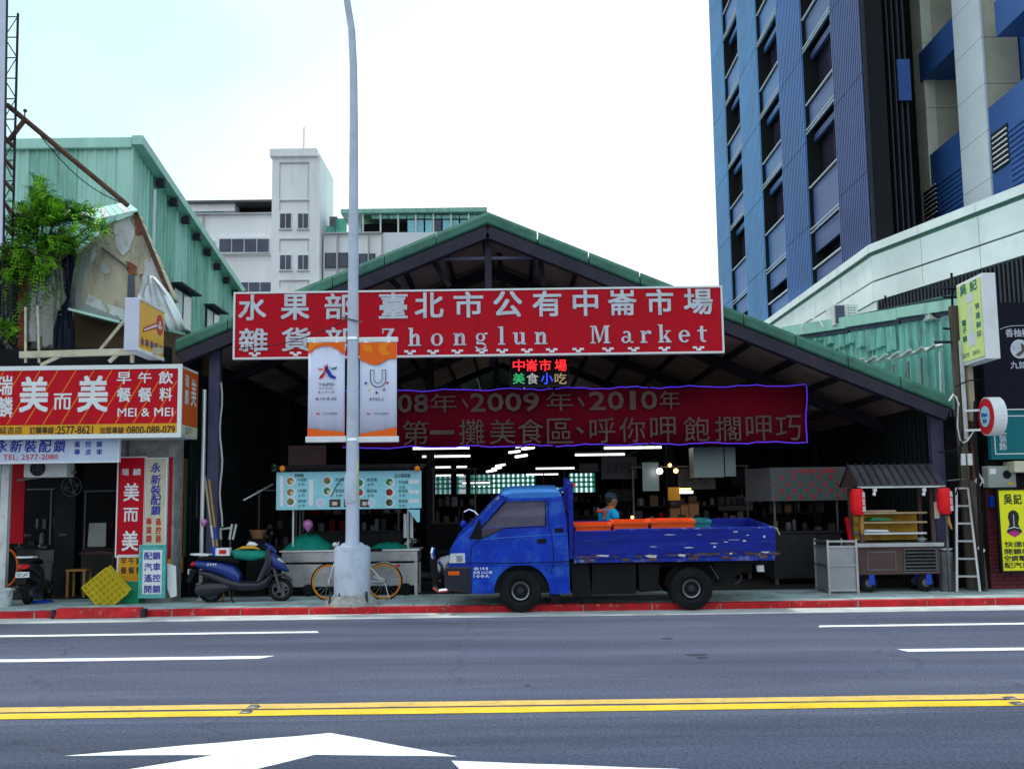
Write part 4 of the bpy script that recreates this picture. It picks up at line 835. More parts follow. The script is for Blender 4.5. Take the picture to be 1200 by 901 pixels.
# ============================================================ RUINED WALL over the breakfast shop
WY = 18.2; rw = thing('ruined_building', 'ruined plaster building with peeling cream wall above the red breakfast sign', 'building', (-6.5, WY, 3.5))
def pxpoly(name, m, pts, Y, th=.12, parent=rw, **kw):
    if name in ('wall', 'plaster_patch', 'brick_patch', 'board'):
        P_ = []; am = .9 if name == 'wall' else 1.3
        for i, p in enumerate(pts):
            q = pts[(i+1) % len(pts)]; k_ = max(1, int(math.hypot(q[0]-p[0], q[1]-p[1])/4)); P_.append(p)
            for j in range(1, k_): P_.append((p[0]+(q[0]-p[0])*j/k_+random.uniform(-am, am), p[1]+(q[1]-p[1])*j/k_+random.uniform(-am, am)))
        pts = P_
    q = [at(x, y, Y) for x, y in pts]; b = MB(m); b.prism([(p.x, p.z) for p in q], Y, Y+th, 'y'); return b.build(name, parent, **kw)
pxpoly('wall', 'plaster', [(88, 300), (128, 262), (160, 250), (203, 350), (160, 378), (88, 366)], WY, .3)
pxpoly('wall', 'plaster_grey', [(-40, 300), (88, 288), (88, 366), (88, 440), (30, 440), (30, 470), (-40, 470)], WY+.35, .3)
pxpoly('lower_wall', 'brown_wall', [(86, 366), (160, 380), (250, 400), (250, 440), (86, 440)], WY+.3, .3)
pxpoly('plaster_patch', 'tarp_grey', [(95, 300), (112, 285), (104, 310), (96, 330), (96, 355), (140, 372), (140, 379), (88, 366), (88, 320)], WY-.03, .027)
pxpoly('plaster_patch', 'white_dirty', [(134, 262), (152, 254), (158, 270), (152, 292), (144, 300), (136, 286)], WY-.03, .027)
pxpoly('plaster_patch', 'white_dirty', [(170, 305), (180, 300), (194, 330), (180, 340), (165, 338)], WY-.03, .027)
pxpoly('brick_patch', 'brick', [(148, 306), (160, 312), (160, 322), (150, 320)], WY-.025, .022); pxpoly('brick_patch', 'brick', [(156, 254), (162, 252), (168, 272), (160, 276)], WY-.025, .022)
for pts_, m_ in (([(104, 345), (118, 352), (126, 366), (112, 368), (98, 362)], 'white_dirty'), ([(126, 355), (144, 362), (150, 376), (130, 372)], 'white_dirty'), ([(100, 300), (108, 292), (114, 298), (106, 308)], 'white_dirty'), ([(170, 350), (190, 342), (198, 356), (180, 366)], 'white_dirty'), ([(163, 322), (172, 318), (174, 328), (166, 330)], 'brick'), ([(172, 285), (178, 292), (176, 302), (170, 294)], 'plaster_grey'), ([(118, 306), (130, 315), (126, 322), (116, 314)], 'plaster_grey')): pxpoly('plaster_patch' if m_ != 'brick' else 'brick_patch', m_, pts_, WY-.02, .018)
b = MB('rust'); b.bar(at(159, 249, WY-.1), at(197, 342, WY-.1), .05, .07); b.build('edge_rail', rw)
b = MB('steel_dim'); b.bar(at(119, 291, WY-.05), at(150, 314, WY-.05), .03, .04); b.build('rail', rw)
b = MB('green_pale'); b.bar(at(87, 365, WY-.2), at(146, 380, WY-.2), .5, .04); b.build('awning_edge', rw)
pxpoly('window', 'glass_blue', [(150, 322), (157, 322), (157, 348), (149, 348)], WY-.035, .03)
# sheet roof over the wall
b = MB('green_pale'); q = [at(98, 262, WY-.2), at(162, 248, WY-.2), at(150, 238, WY+1.6), at(92, 250, WY+1.6)]
for i in range(8):
    u, v = i/8, (i+.92)/8; P0 = q[0]+(q[1]-q[0])*u; P1 = q[0]+(q[1]-q[0])*v; P3 = q[3]+(q[2]-q[3])*u; P2 = q[3]+(q[2]-q[3])*v; dz = Vector((0, 0, .03))
    b = MB('green_pale' if i % 3 else 'white_dirty'); b.add([P0, P1, P2, P3, P0+dz, P1+dz, P2+dz, P3+dz], [(0, 1, 2, 3), (4, 5, 6, 7), (0, 1, 5, 4), (1, 2, 6, 5), (2, 3, 7, 6), (3, 0, 4, 7)]); b.build('roof_sheet', rw)
# old brick pier, boards and frame at left
for i in range(26):
    x = 20+(i % 2)*1.2; y = 312+i*5.0; p = at(x, y, WY-.12); p2 = at(x+9, y+4.4, WY-.12)
    bld('brick', 'brick', rw, lambda b: b.box(p.x+random.uniform(0, .02), p2.x, WY-.14+random.uniform(0, .02), WY+.1, p2.z, p.z))
for i, (x0, x1, y0, y1, m) in enumerate([(33, 44, 312, 400, 'tarp_grey'), (45, 58, 306, 395, 'white_dirty'), (50, 62, 340, 405, 'plaster_grey'), (36, 41, 340, 400, 'white_dirty')]):
    pxpoly('board', m, [(x0, y0+6), ((x0+x1)/2, y0), (x1, y0+9), (x1+2, y1), (x0-1, y1)], WY-.1-.03*i, .025)
for p, q in (((32, 340), (30, 430)), ((44, 356), (46, 430)), ((58, 405), (46, 414)), ((0, 395), (20, 415)), ((6, 325), (9, 430))):
    b = MB('steel_dim'); b.bar(at(*p, WY-.25), at(*q, WY-.25), .03, .03); b.build('frame_bar', rw)
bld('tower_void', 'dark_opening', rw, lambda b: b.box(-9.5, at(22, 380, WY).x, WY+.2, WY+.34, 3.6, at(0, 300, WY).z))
# tarps
def cloth(name, label, m, rows, Y, amp=.05, cols=10, fr=2.3):
    b = MB(m); vs = []; n = cols
    for j, (y, xl, xr) in enumerate(rows):
        for i in range(n+1):
            p = at(xl+(xr-xl)*i/n, y, Y); vs.append((p.x, Y+amp*sin(i*fr+j*.5)+.02*sin(i*5.1+j*2), p.z))
    b.add(vs, [(j*(n+1)+i, j*(n+1)+i+1, (j+1)*(n+1)+i+1, (j+1)*(n+1)+i) for j in range(len(rows)-1) for i in range(n)])
    o = b.build(name, None, label=label, cat='tarpaulin', smooth=True, fix=False); o.modifiers.new('t', 'SOLIDIFY').thickness = .008; return o
cloth('dark_tarp', 'torn dark navy tarpaulin hanging down the ruined wall', 'tarp_dark', [(282, 78, 83), (300, 70, 92), (318, 74, 88), (335, 75, 84), (350, 79, 83), (366, 68, 84), (385, 63, 86), (410, 62, 86), (432, 60, 87)], WY-.35)
cloth('grey_tarp', 'grey green tarpaulin strip draped beside the dark tarpaulin', 'tarp_grey', [(292, 58, 74), (315, 62, 76), (340, 66, 79), (362, 66, 78), (374, 68, 71)], WY-.28, cols=6)
cloth('white_tarp', 'white tarpaulin bunched on the wall behind the yellow key sign', 'tarp_white', [(324, 174, 180), (335, 166, 190), (346, 160, 198), (360, 160, 206), (375, 162, 214), (387, 166, 219)], WY-.35, cols=14, amp=.07)
# shrub rooted on the wall
sh = thing('wall_shrub', 'bright green leafy shrub growing out of the ruined wall top', 'shrub', (at(50, 300, WY-.5).x, WY-.5, at(50, 320, WY-.5).z), None)
def leaves(name, parent, m, clumps, Y, n, size, yr=.5):
    b = MB(m)
    for cx, cy, rx, ry, w_ in clumps:
        for _ in range(int(n*w_)):
            a = random.uniform(0, 2*pi); rr = random.random()**.5
            p = at(cx+rx*rr*cos(a), cy+ry*rr*sin(a), Y+random.uniform(-yr, yr)*(1.1-rr)); l = size*random.uniform(.6, 1.3)
            d = Vector((random.uniform(-1, 1), random.uniform(-.7, .7), random.uniform(-.7, .9))).normalized(); u = d.cross(Vector((random.uniform(-1, 1), 1, random.uniform(-1, 1)))).normalized()*l*.28
            b.add([p, p+d*l*.5+u, p+d*l, p+d*l*.5-u], [(0, 1, 2, 3)])
    return b.build(name, parent, kind='stuff', fix=False)
def fronds(name, parent, m, spots, Y, n, ln=.34, leaf=.055, yr=.4):
    b = MB(m)
    for cx, cy, rx, ry, w_, up in spots:
        for _ in range(int(n*w_)):
            a = random.uniform(0, 2*pi); rr = random.random()**.6; p = at(cx+rx*rr*cos(a), cy+ry*rr*sin(a), Y+random.uniform(-yr, yr)*(1.1-rr*.7))
            d = Vector((random.gauss(.15, .8), random.uniform(-.8, .5), random.gauss(up, .45))).normalized(); L0 = ln*random.uniform(.5, 1.2); k = 7
            sd_ = d.cross(Vector((random.uniform(-.4, .4), random.uniform(-.4, .4), 1))).normalized()
            for i in range(k):
                t = i/k; q = p+d*L0*t+Vector((0, 0, -.35*L0*t*t)); l = leaf*(1.1-.5*t)*random.uniform(.8, 1.2)
                for sgn in (-1, 1):
                    e = (sd_*sgn+d*.45+Vector((0, 0, random.uniform(-.5, .2)))).normalized()*l; wv = d*l*.32
                    b.add([q, q+e*.5+wv, q+e, q+e*.5-wv], [(0, 1, 2, 3)])
    return b.build(name, parent, kind='stuff', fix=False)
cl = [(45, 232, 7, 20, .7, .9), (58, 250, 18, 14, 1.2, .6), (30, 262, 18, 20, 1.0, .3), (85, 250, 26, 7, .7, .1), (112, 262, 12, 5, .35, 0), (68, 282, 26, 16, 1.1, .1), (20, 298, 20, 22, 1.2, 0), (44, 312, 22, 12, .6, -.2), (100, 282, 12, 8, .2, -.1), (118, 272, 8, 3, .12, -.1), (12, 322, 12, 8, .25, -.2)]
fronds('foliage', sh, 'leaf', cl, WY-.62, 80); fronds('foliage', sh, 'leaf_mid', cl, WY-.5, 60); fronds('foliage', sh, 'leaf_dark', [(a, b_+5, c*.85, d*.8, e*.8, g) for a, b_, c, d, e, g in cl if 240 < b_ and a < 100], WY-.35, 130, .3, .06, .3)  # dark leaves set deeper: inner shade of the shrub put into colour
fronds('foliage', sh, 'leaf_mid', [(62, 338, 10, 14, .12, -.8), (30, 345, 14, 12, .15, -.8), (8, 345, 8, 14, .12, -.8), (98, 300, 8, 8, .08, -.6)], WY-.5, 120, .4, .05, .2)
for p, q in (((52, 320), (108, 275)), ((46, 300), (30, 240)), ((55, 300), (62, 235)), ((48, 325), (46, 215)), ((50, 320), (75, 262)), ((52, 310), (110, 262)), ((44, 318), (20, 285)), ((60, 300), (90, 285))):
    b = MB('bark'); a = at(*p, WY-.45); c = at(*q, WY-.6); b.pipe([a, (a+c)/2+Vector((.04, 0, .06)), c], [.035, .022, .008], 6); b.build('stem', sh)
s2 = thing('small_shrub', 'small bright green weed on the dark frame at the left edge below the shrub', 'shrub', (at(8, 395, WY-.6).x, WY-.6, at(8, 400, WY-.6).z))
fronds('foliage', s2, 'leaf', [(6, 380, 7, 7, .25, .5), (15, 388, 6, 4, .12, .2), (3, 392, 5, 5, .1, 0)], WY-.6, 120, .2, .05, .1); b = MB('bark'); b.tube(at(6, 405, WY-.6), at(8, 378, WY-.6), .012, n=5); b.build('stem', s2)
# ============================================================ BREAKFAST SHOP
PY = 16.2
shp = thing('shop_building', 'dark open breakfast shop under the ruined building with dim interior', 'shop', (-6, 18.3, 0))
XL, XR = -10.6, at(212, 560, 18).x
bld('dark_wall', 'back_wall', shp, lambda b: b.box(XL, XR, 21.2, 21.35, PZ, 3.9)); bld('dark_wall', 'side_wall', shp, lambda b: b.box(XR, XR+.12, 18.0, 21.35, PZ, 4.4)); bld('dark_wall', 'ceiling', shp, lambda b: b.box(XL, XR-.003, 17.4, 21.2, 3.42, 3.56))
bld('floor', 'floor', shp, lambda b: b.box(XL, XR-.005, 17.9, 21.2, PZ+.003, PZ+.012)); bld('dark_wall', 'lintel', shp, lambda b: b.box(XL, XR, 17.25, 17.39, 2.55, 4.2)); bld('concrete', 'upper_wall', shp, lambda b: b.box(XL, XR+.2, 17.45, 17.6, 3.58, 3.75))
x0, x1, _, z1 = rc(2, 540, 11, 550, 16.9); bld('white_dirty', 'post', shp, lambda b: b.box(x0, x1, 16.9, 17.0, PZ, 2.7)); x0, x1, _, z1 = rc(-9, 540, 1, 550, 16.9); bld('lavender', 'post', shp, lambda b: b.box(x0, x1, 16.9, 17.0, PZ, 2.7))
x0, x1, _, _ = rc(10, 540, 30, 550, 18.6); bld('sign_red_b', 'wall_panel', shp, lambda b: b.box(x0, x1, 18.6, 18.65, PZ+.9, 2.7))
x0, x1, _, _ = rc(66, 540, 90, 550, 18.4); bld('concrete', 'pillar', shp, lambda b: b.box(x0, x1, 18.4, 18.7, PZ, 3.4)) if False else bld('dark_green_wall', 'pillar', shp, lambda b: b.box(x0, x1, 18.4, 18.7, PZ, 3.4))
# outdoor steel frame carrying the key sign
fr = thing('steel_truss', 'weathered cream steel beam truss lying over the red breakfast sign', 'truss', (-6.8, 16.6, 3.95))
for p, q, t in (((24, 416), (190, 411), .10), ((48, 428), (70, 417), .05), ((115, 413), (146, 375), .04), ((128, 424), (140, 413), .05), ((30, 425), (30, 360), .03), ((46, 425), (44, 358), .03), ((155, 425), (155, 413), .05)):
    b = MB('frame_cream'); b.bar(at(*p, 16.62), at(*q, 16.62), t, t); b.build('beam', fr)
# big red sign box
sg = thing('breakfast_sign', 'long red and yellow breakfast shop sign box with silver characters and phone numbers', 'sign', (-6.9, PY, 2.65))
X0, X1, Z0, Z1 = rc(-110, 430, 212, 513, PY); X1 = at(212, 470, PY).x
bld('white_dirty', 'cabinet', sg, lambda b: b.box(X0, X1, PY+.012, PY+.86, Z0, Z1)); zy = at(100, 497, PY).z
bld('sign_red_b', 'face', sg, lambda b: b.box(X0, X1-.05, PY-.002, PY+.01, zy, Z1-.05)); bld('shop_yellow', 'face', sg, lambda b: b.box(X0, X1-.05, PY-.002, PY+.01, Z0+.05, zy-.003))
bld('edge_white', 'trim', sg, lambda b: b.box(X0, X1+.015, PY-.015, PY+.01, Z1-.048, Z1+.02)); bld('edge_white', 'trim', sg, lambda b: b.box(X0, X1+.015, PY-.015, PY+.01, Z0-.02, Z0+.048)); bld('edge_white', 'trim', sg, lambda b: b.box(X1-.048, X1+.015, PY-.014, PY+.01, Z0+.049, Z1-.049))
f = Face((0, PY-.002, 0))
for i in range(14):
    x = -55+i*21; p, q = at(x, 497, PY), at(x+41, 432, PY); u0, u1 = p.x, q.x
    if u1 > X1-.06: k = (X1-.06-u0)/(u1-u0); q = p+(q-p)*k
    if u0 > X1-.1: continue
    b = MB('orange_line'); f.poly(b, [(p.x, p.z), (p.x+.016, p.z), (q.x+.0, q.z), (q.x-.016, q.z)], .002, .002); b.build('stripe', sg)
for ch, x0, x1, y0, y1 in (('瑞', -4, 15, 440, 463), ('麟', -4, 15, 465, 489), ('美', 23, 57, 441, 483), ('而', 63, 84, 461, 480), ('美', 91, 127, 440, 483), ('早', 137, 154, 436, 450), ('餐', 137, 154, 454, 471), ('午', 162, 178, 436, 449), ('餐', 162, 178, 454, 471), ('飲', 186, 203, 435, 450), ('料', 187, 202, 454, 470)):
    put(sg, f, 'white', ch, x0, x1, y0, y1, PY-.002, 'letter', .05 if x1-x0 > 25 else .035, .006)
put(sg, f, 'white', 'MEI & MEI', 138, 203, 478, 488, PY-.002, 'lettering', .02, .006)
for st, x0, x1 in (('德延吉店', -10, 26), ('訂購專線', 35, 63), (':2577-8621', 65, 109), ('加盟專線', 117, 145), (':0800-088-079', 147, 205)): put(sg, f, 'dark_ink', st, x0, x1, 500 if st[0] != ':' else 499, 508.5, PY-.002, 'lettering', .02, .005)
fs_ = Face((X1, PY, 0), (0, 1, 0), (1, 0, 0))
bld('side_orange', 'side_face', sg, lambda b: b.box(X1+.001, X1+.01, PY+.03, PY+.84, zy-.02, Z1-.04)); bld('cream', 'side_face', sg, lambda b: b.box(X1+.001, X1+.01, PY+.03, PY+.84, Z0+.03, zy-.023))
for ch, u, v, w_, h_ in (('瑞', .24, .80, .18, .2), ('麟', .24, .50, .18, .24), ('美', .60, .62, .26, .44)): b = MB('white'); fs_.text(b, ch, u, zy+(Z1-zy)*v*.95, w_, h_, .014, .03); b.build('letter', sg, fix=False)
b = MB('dark_ink'); fs_.text(b, '2577', .35, (Z0+zy)/2, .3, .1, .014, .01); b.build('lettering', sg, fix=False)
# locksmith sign board
PB = 16.45; X0, X1, Z0, Z1 = rc(-60, 513.5, 138, 541, PB); lk = thing('locksmith_sign', 'pale blue locksmith board with blue characters and a red phone line', 'sign', ((X0+X1)/2, PB, Z0))
bld('board_blue', 'board', lk, lambda b: b.box(X0, X1, PB, PB+.05, Z0, Z1+.03)); bld('edge_white', 'trim', lk, lambda b: b.box(X0, X1+.02, PB-.01, PB+.06, Z0-.025, Z0)); bld('edge_white', 'trim', lk, lambda b: b.box(X1, X1+.02, PB-.01, PB+.06, Z0, Z1+.03))
f = Face((0, PB, 0))
for ch, x in zip('永新裝配鎖', (2, 19, 36, 53, 70)): put(lk, f, 'blue_ink', ch, x-7, x+7, 515.5, 530, PB, 'letter', .035, .004, slant=.12)
put(lk, f, 'red_ink', 'TEL: 2577-2080', 4, 68, 532.5, 538.5, PB, 'lettering', .02, .004)
for i, ch in enumerate('遙控鎖'): put(lk, f, 'blue_ink', ch, 87+i*13, 94+i*13, 517, 524, PB, 'lettering', .03, .004); put(lk, f, 'blue_ink', '專皮車'[i], 87+i*13, 94+i*13, 526, 533, PB, 'lettering', .03, .004)
# projecting key light box
kx = thing('key_sign', 'projecting yellow light box sign with a pink key picture above the breakfast sign', 'sign', (at(154, 413, 16.0).x, 16.0, at(154, 413, 16.0).z))
X0, X1, Z0, Z1 = rc(145.5, 348, 163, 411, 16.0); bld('lavender', 'cabinet', kx, lambda b: b.box(X0, X1, 16.0, 17.15, Z0, Z1), bevel=.008)  # lavender: bluish shade on the near side put into the cabinet colour
bld('key_yellow', 'face', kx, lambda b: b.box(X1+.001, X1+.012, 16.03, 17.12, Z0+.04, Z1-.04)); f = Face((X1+.012, 16.03, 0), (0, 1, 0), (1, 0, 0)); H_ = Z1-Z0
for a, b_ in ((Z0-.012, Z0+.038), (Z1-.038, Z1+.012)): bld('edge_white', 'trim', kx, lambda b: b.box(X1+.001, X1+.022, 16.0, 17.15, a, b_))
b = MB('red_ink'); f.poly(b, arc(.88, Z0+H_*.66, .17, .17, 0, 360, .17, .001, 16)[:17], .003); f.poly(b, [(.10, Z0+H_*.36), (.13, Z0+H_*.46), (.78, Z0+H_*.70), (.80, Z0+H_*.58)], .0035); b.build('key_picture', kx)
b = MB('white'); f.disc(b, .88, Z0+H_*.70, .035, .006); f.disc(b, .84, Z0+H_*.62, .035, .006); f.disc(b, .93, Z0+H_*.62, .035, .006); f.poly(b, [(.15, Z0+H_*.405), (.15, Z0+H_*.43), (.74, Z0+H_*.655), (.75, Z0+H_*.61)], .006); b.build('key_highlight', kx, kind='stuff')
for i, ch in enumerate('永新裝配鎖'): b = MB('blue_ink'); f.text(b, ch, .10+i*.215, Z0+H_*.19, .16, .13, .004, .03); b.build('letter', kx, fix=False)
bld('steel_dim', 'bracket', kx, lambda b: b.box(X1-.1, X1-.04, 17.1, 17.5, Z0+.1, Z0+.16))
# column signs
CYY = 17.05
def vsign(name, label, m, x0, y0, x1, y1, Y=CYY, trim='edge_white', th=.05, **k): return board(name, label, 'sign', m, x0, y0, x1, y1, Y, th, trim, .018)
col = thing('shop_column', 'square concrete column behind the upright red and cream signs', 'column', (at(178, 700, 17.2).x, 17.2, PZ)); x0, x1, _, _ = rc(140, 520, 205, 540, 17.15); bld('concrete', 'shaft', col, lambda b: b.box(x0, x1, 17.15, 17.6, PZ, 3.4)); bld('steel_dim', 'conduit', col, lambda b: b.tube(((x0+.15), 17.1, 2.3), (x0+.15, 17.1, 2.75), .025, n=6)); 
r, f, q = vsign('upright_sign', 'upright red sign on the column with three large white characters over a yellow foot', 'sign_red', 138, 537, 168.5, 650)
for ch, x0, x1, y0, y1 in (('瑞', 143, 151, 549, 557), ('麟', 156, 165, 549, 557), ('美', 145, 163, 566, 587), ('而', 145, 162, 595, 611), ('美', 143, 162, 622, 645)): put(r, f, 'white', ch, x0, x1, y0, y1, CYY, bold=.04, h=.004)
r, f, q = vsign('foot_board', 'yellow foot board with black characters below the upright red sign', 'shop_yellow', 139, 651.5, 168.5, 680)
for ch, x, y in (('早', 145, 657), ('午', 154, 657), ('飲', 163, 657), ('餐', 145, 668), ('餐', 154, 668), ('料', 163, 668)): put(r, f, 'dark_ink', ch, x-3.5, x+3.5, y-4, y+4, CYY, bold=.02, h=.004)
r, f, q = vsign('upright_sign', 'upright cream sign on the column with five blue characters', 'cream', 171, 538, 194, 637)
for ch, y in zip('永新裝配鎖', (548, 562, 574, 586, 598)): put(r, f, 'blue_ink', ch, 177, 188.5, y-6, y+5.5, CYY, bold=.04, h=.004, slant=.1)
for ch, x, y in (('專', 174.5, 611), ('業', 174.5, 621), ('鎖', 174.5, 631), ('遙', 185.5, 611), ('控', 185.5, 621), ('器', 185.5, 631)): put(r, f, 'red_ink', ch, x-3.2, x+3.4, y-4.2, y+4.2, CYY, bold=.04, h=.004)
r, f, q = board('standing_board', 'turquoise standing board with blue handwritten characters leaning on the column foot', 'sign', 'board_turq', 164.5, 640.5, 192, 698, 16.85, .04, 'board_turq', .02)
X0, X1, Z0, Z1 = rc(167.5, 645, 189.5, 695, 16.85); bld('white', 'paper', r, lambda b: b.box(X0, X1, 16.845, 16.849, Z0, Z1)); f = Face((0, 16.843, 0))
for st, y in (('配鎖', 651), ('汽車', 664), ('遙控', 677), ('開鎖', 690)): put(r, f, 'blue_ink', st, 169, 188, y-4.5, y+4.5, 16.84, bold=.035, h=.003)
# sign on the right side of the column (turned)
ss = thing('side_sign', 'narrow red and yellow sign on the side of the column', 'sign', (at(199, 600, CYY).x, CYY, 1)); X0 = at(197.5, 590, CYY+.05).x; Z0, Z1 = at(198, 655, CYY).z, at(198, 535, CYY).z
bld('sign_red', 'board', ss, lambda b: b.box(X0, X0+.04, CYY+.07, CYY+.75, Z0, Z1)); bld('shop_yellow', 'board', ss, lambda b: b.box(X0, X0+.04, CYY+.07, CYY+.75, Z0-.25, Z0-.003)); bld('green_ink', 'edge_strip', ss, lambda b: b.box(X0, X0+.05, CYY+.755, CYY+.9, Z0, Z1))
f = Face((X0+.04, CYY+.07, 0), (0, 1, 0), (1, 0, 0))
for ch, v in (('美', .78), ('而', .5), ('美', .2)): b = MB('white'); f.text(b, ch, .33, Z0+(Z1-Z0)*v, .3, .28, .004, .04); b.build('letter', ss, fix=False)
pxs = [(196, 660), (206, 663), (207, 698), (200, 700), (196, 690)]; q = [at(x, y, 16.95) for x, y in pxs]; b = MB('white'); b.prism([(p.x, p.z) for p in q], 16.95, 16.97); b.build('white_board', None, label='torn white board leaning at the foot of the column beside the turquoise board', cat='board')
# crates
cg = thing('green_crate', 'green plastic bin behind the tilted yellow crate', 'crate', (at(153, 703, 16.9).x, 16.9, PZ)); x0, x1, z0, z1 = rc(143, 681, 163, 703, 16.9)
b = MB('crate_green'); b.box(x0, x1, 16.88, 16.9, PZ, z1); b.box(x0, x0+.02, 16.9, 17.12, PZ, z1); b.box(x1-.02, x1, 16.9, 17.12, PZ, z1); b.box(x0, x1, 17.12, 17.14, PZ, z1); b.build('side', cg, kind='stuff'); bld('crate_green', 'rim', cg, lambda b: b.box(x0-.01, x1+.01, 16.87, 16.89, z1-.03, z1))
yc = thing('yellow_crate', 'yellow plastic lattice crate tilted on its corner before the column', 'crate', (0, 0, 0))
wd, hd, dp = .50, .50, .16; b = MB('crate_yellow'); b.box(-wd/2, wd/2, 0, .012, 0, hd); b.build('bottom', yc)
n = 6
for i in range(n+1): t = -wd/2+wd*i/n; bld('crate_yellow', 'rib', yc, lambda b: b.box(t-.014, t+.014, -.02, -.001, 0, hd))
for i in range(n+1): t = hd*i/n; bld('crate_yellow', 'rib', yc, lambda b: b.box(-wd/2, wd/2, -.022, -.0015, t-.014, t+.014))
for x0, x1, z0, z1 in ((-wd/2, -wd/2+.015, 0, hd), (wd/2-.015, wd/2, 0, hd), (-wd/2+.016, wd/2-.016, 0, .015), (-wd/2+.016, wd/2-.016, hd-.015, hd)): bld('crate_yellow', 'side', yc, lambda b: b.box(x0, x1, .013, dp, z0, z1))
p = at(137.5, 705, 16.72); yc.location = (p.x-.02, 16.72, PZ+.04); yc.rotation_euler = Matrix.Rotation(radians(-36), 3, 'Y').to_euler()
yc.rotation_euler = (Matrix.Rotation(radians(14), 3, 'X') @ Matrix.Rotation(radians(0), 3, 'Z') @ Matrix.Rotation(radians(-38), 3, 'Y') ).to_euler()
b = MB('blue_plastic'); p = atz(48, 706, PZ); b.lathe([(.17, PZ+.004), (.19, PZ+.02), (.17, PZ+.035), (.05, PZ+.04)], (p.x, p.y-.0, 0), n=20); b.build('blue_plastic_disc', None, label='round blue plastic lid lying on the pavement near the kerb', cat='lid')
bk = thing('pale_bucket', 'pale green plastic bucket at the left frame edge beside the post', 'bucket', (at(3, 704, 16.7).x, 16.7, PZ)); p = at(3, 700, 16.7)
b = MB('white_dirty'); b.lathe([(.12, PZ), (.16, PZ+.27), (.175, PZ+.27), (.175, PZ+.24)], (p.x, 16.7, 0), n=18); b.build('body', bk, smooth=True); b = MB('steel_dim'); b.pipe([(p.x+.17*cos(a), 16.62, PZ+.25-.14*sin(a)) for a in [pi*i/8 for i in range(9)]], .006, 5); b.build('handle', bk)
# air conditioner outdoor unit, fan, calendar, table, stool, hoop
def ac_unit(name, label, x0, y0, x1, y1, Y, dep=.3, fan=.33, side=None):
    X0, X1, Z0, Z1 = rc(x0, y0, x1, y1, Y); r = thing(name, label, 'air conditioner', ((X0+X1)/2, Y, Z0)); bld('ac_white', 'case', r, lambda b: b.box(X0, X1, Y, Y+dep, Z0, Z1), bevel=.012)
    R = (Z1-Z0)*.42; cx = X0+(X1-X0)*fan; cz = (Z0+Z1)/2; b = MB('black'); Face((0, Y, 0)).disc(b, cx, cz, R, .004, 20); b.build('fan_opening', r)
    for k in (1, .7, .4): b = MB('grey_plastic'); b.pipe([(cx+R*k*cos(a), Y-.012, cz+R*k*sin(a)) for a in [2*pi*i/18 for i in range(18)]], .006, 4, True); b.build('guard_ring', r)
    for k in range(4): a = k*pi/4; bld('grey_plastic', 'guard_bar', r, lambda b: b.bar((cx-R*cos(a), Y-.013, cz-R*sin(a)), (cx+R*cos(a), Y-.013, cz+R*sin(a)), .006))
    return r, X0, X1, Z0, Z1
ac_unit('air_conditioner', 'white outdoor air conditioner unit hanging under the locksmith board', 28, 538, 78, 559, 17.0)
b = MB('steel_dim'); b.bar(at(20, 563, 17.0), at(90, 553, 17.2), .05, .03); b.build('unit_bracket', None, label='grey slanted bracket under the hanging air conditioner of the shop', cat='bracket')
fn = thing('wall_fan', 'dim grey electric fan on the shop pillar', 'fan', (at(84, 570, 18.2).x, 18.2, at(84, 582, 18.2).z)); p = at(84, 570, 18.2)
for rr in (.17, .1): b = MB('steel_dim'); b.pipe([(p.x+rr*cos(a), 18.2, p.z+rr*sin(a)) for a in [2*pi*i/20 for i in range(20)]], .008, 5, True); b.build('guard', fn)
for k in range(4): a = k*pi/2+.4; b = MB('steel_dim'); b.add([(p.x, 18.22, p.z), (p.x+.14*cos(a-.35), 18.20, p.z+.14*sin(a-.35)), (p.x+.15*cos(a+.1), 18.24, p.z+.15*sin(a+.1))], [(0, 1, 2)]); b.build('blade', fn, fix=False)
b = MB('white_dirty'); x0, x1, z0, z1 = rc(103, 613, 124, 640, 19.5); b.prism([(x0, z0), (x1, z0), (x1, z1), (x0+.02, z1)], 19.5, 19.52); b.build('wall_calendar', None, label='pale blank sheet hanging inside the dark breakfast shop', cat='calendar')
tb = thing('shop_table', 'dim dark table inside the breakfast shop under the hanging sheet', 'table', (at(110, 690, 18.8).x, 18.8, PZ)); p = at(105, 690, 18.8)
bld('cart_wood', 'top', tb, lambda b: b.box(p.x-.5, p.x+.5, 18.6, 19.2, .80, .84))
for x, y in ((-.45, 18.65), (.45, 18.65), (-.45, 19.15), (.45, 19.15)): bld('cart_wood', 'leg', tb, lambda b: b.box(p.x+x-.02, p.x+x+.02, y-.02, y+.02, PZ, .8))
stl = thing('wooden_stool', 'small orange brown wooden stool standing in the dark shop', 'stool', (at(91, 690, 18.2).x, 18.2, PZ)); p = at(91, 690, 18.2); bld('wood_stick', 'seat', stl, lambda b: b.box(p.x-.17, p.x+.17, 18.1, 18.4, .54, .57))
for x, y in ((-.14, 18.12), (.14, 18.12), (-.14, 18.38), (.14, 18.38)): bld('wood_stick', 'leg', stl, lambda b: b.box(p.x+x-.018, p.x+x+.018, y-.018, y+.018, PZ, .54))
hp = MB('orange'); p = at(7, 665, 17.6); hp.pipe([(p.x+.19*cos(a), 17.6, p.z+.30*sin(a)) for a in [2*pi*i/24 for i in range(24)]], .018, 6, True); hp.build('orange_hoop', None, label='orange hoop standing on edge behind the post at the left frame edge', cat='hoop')
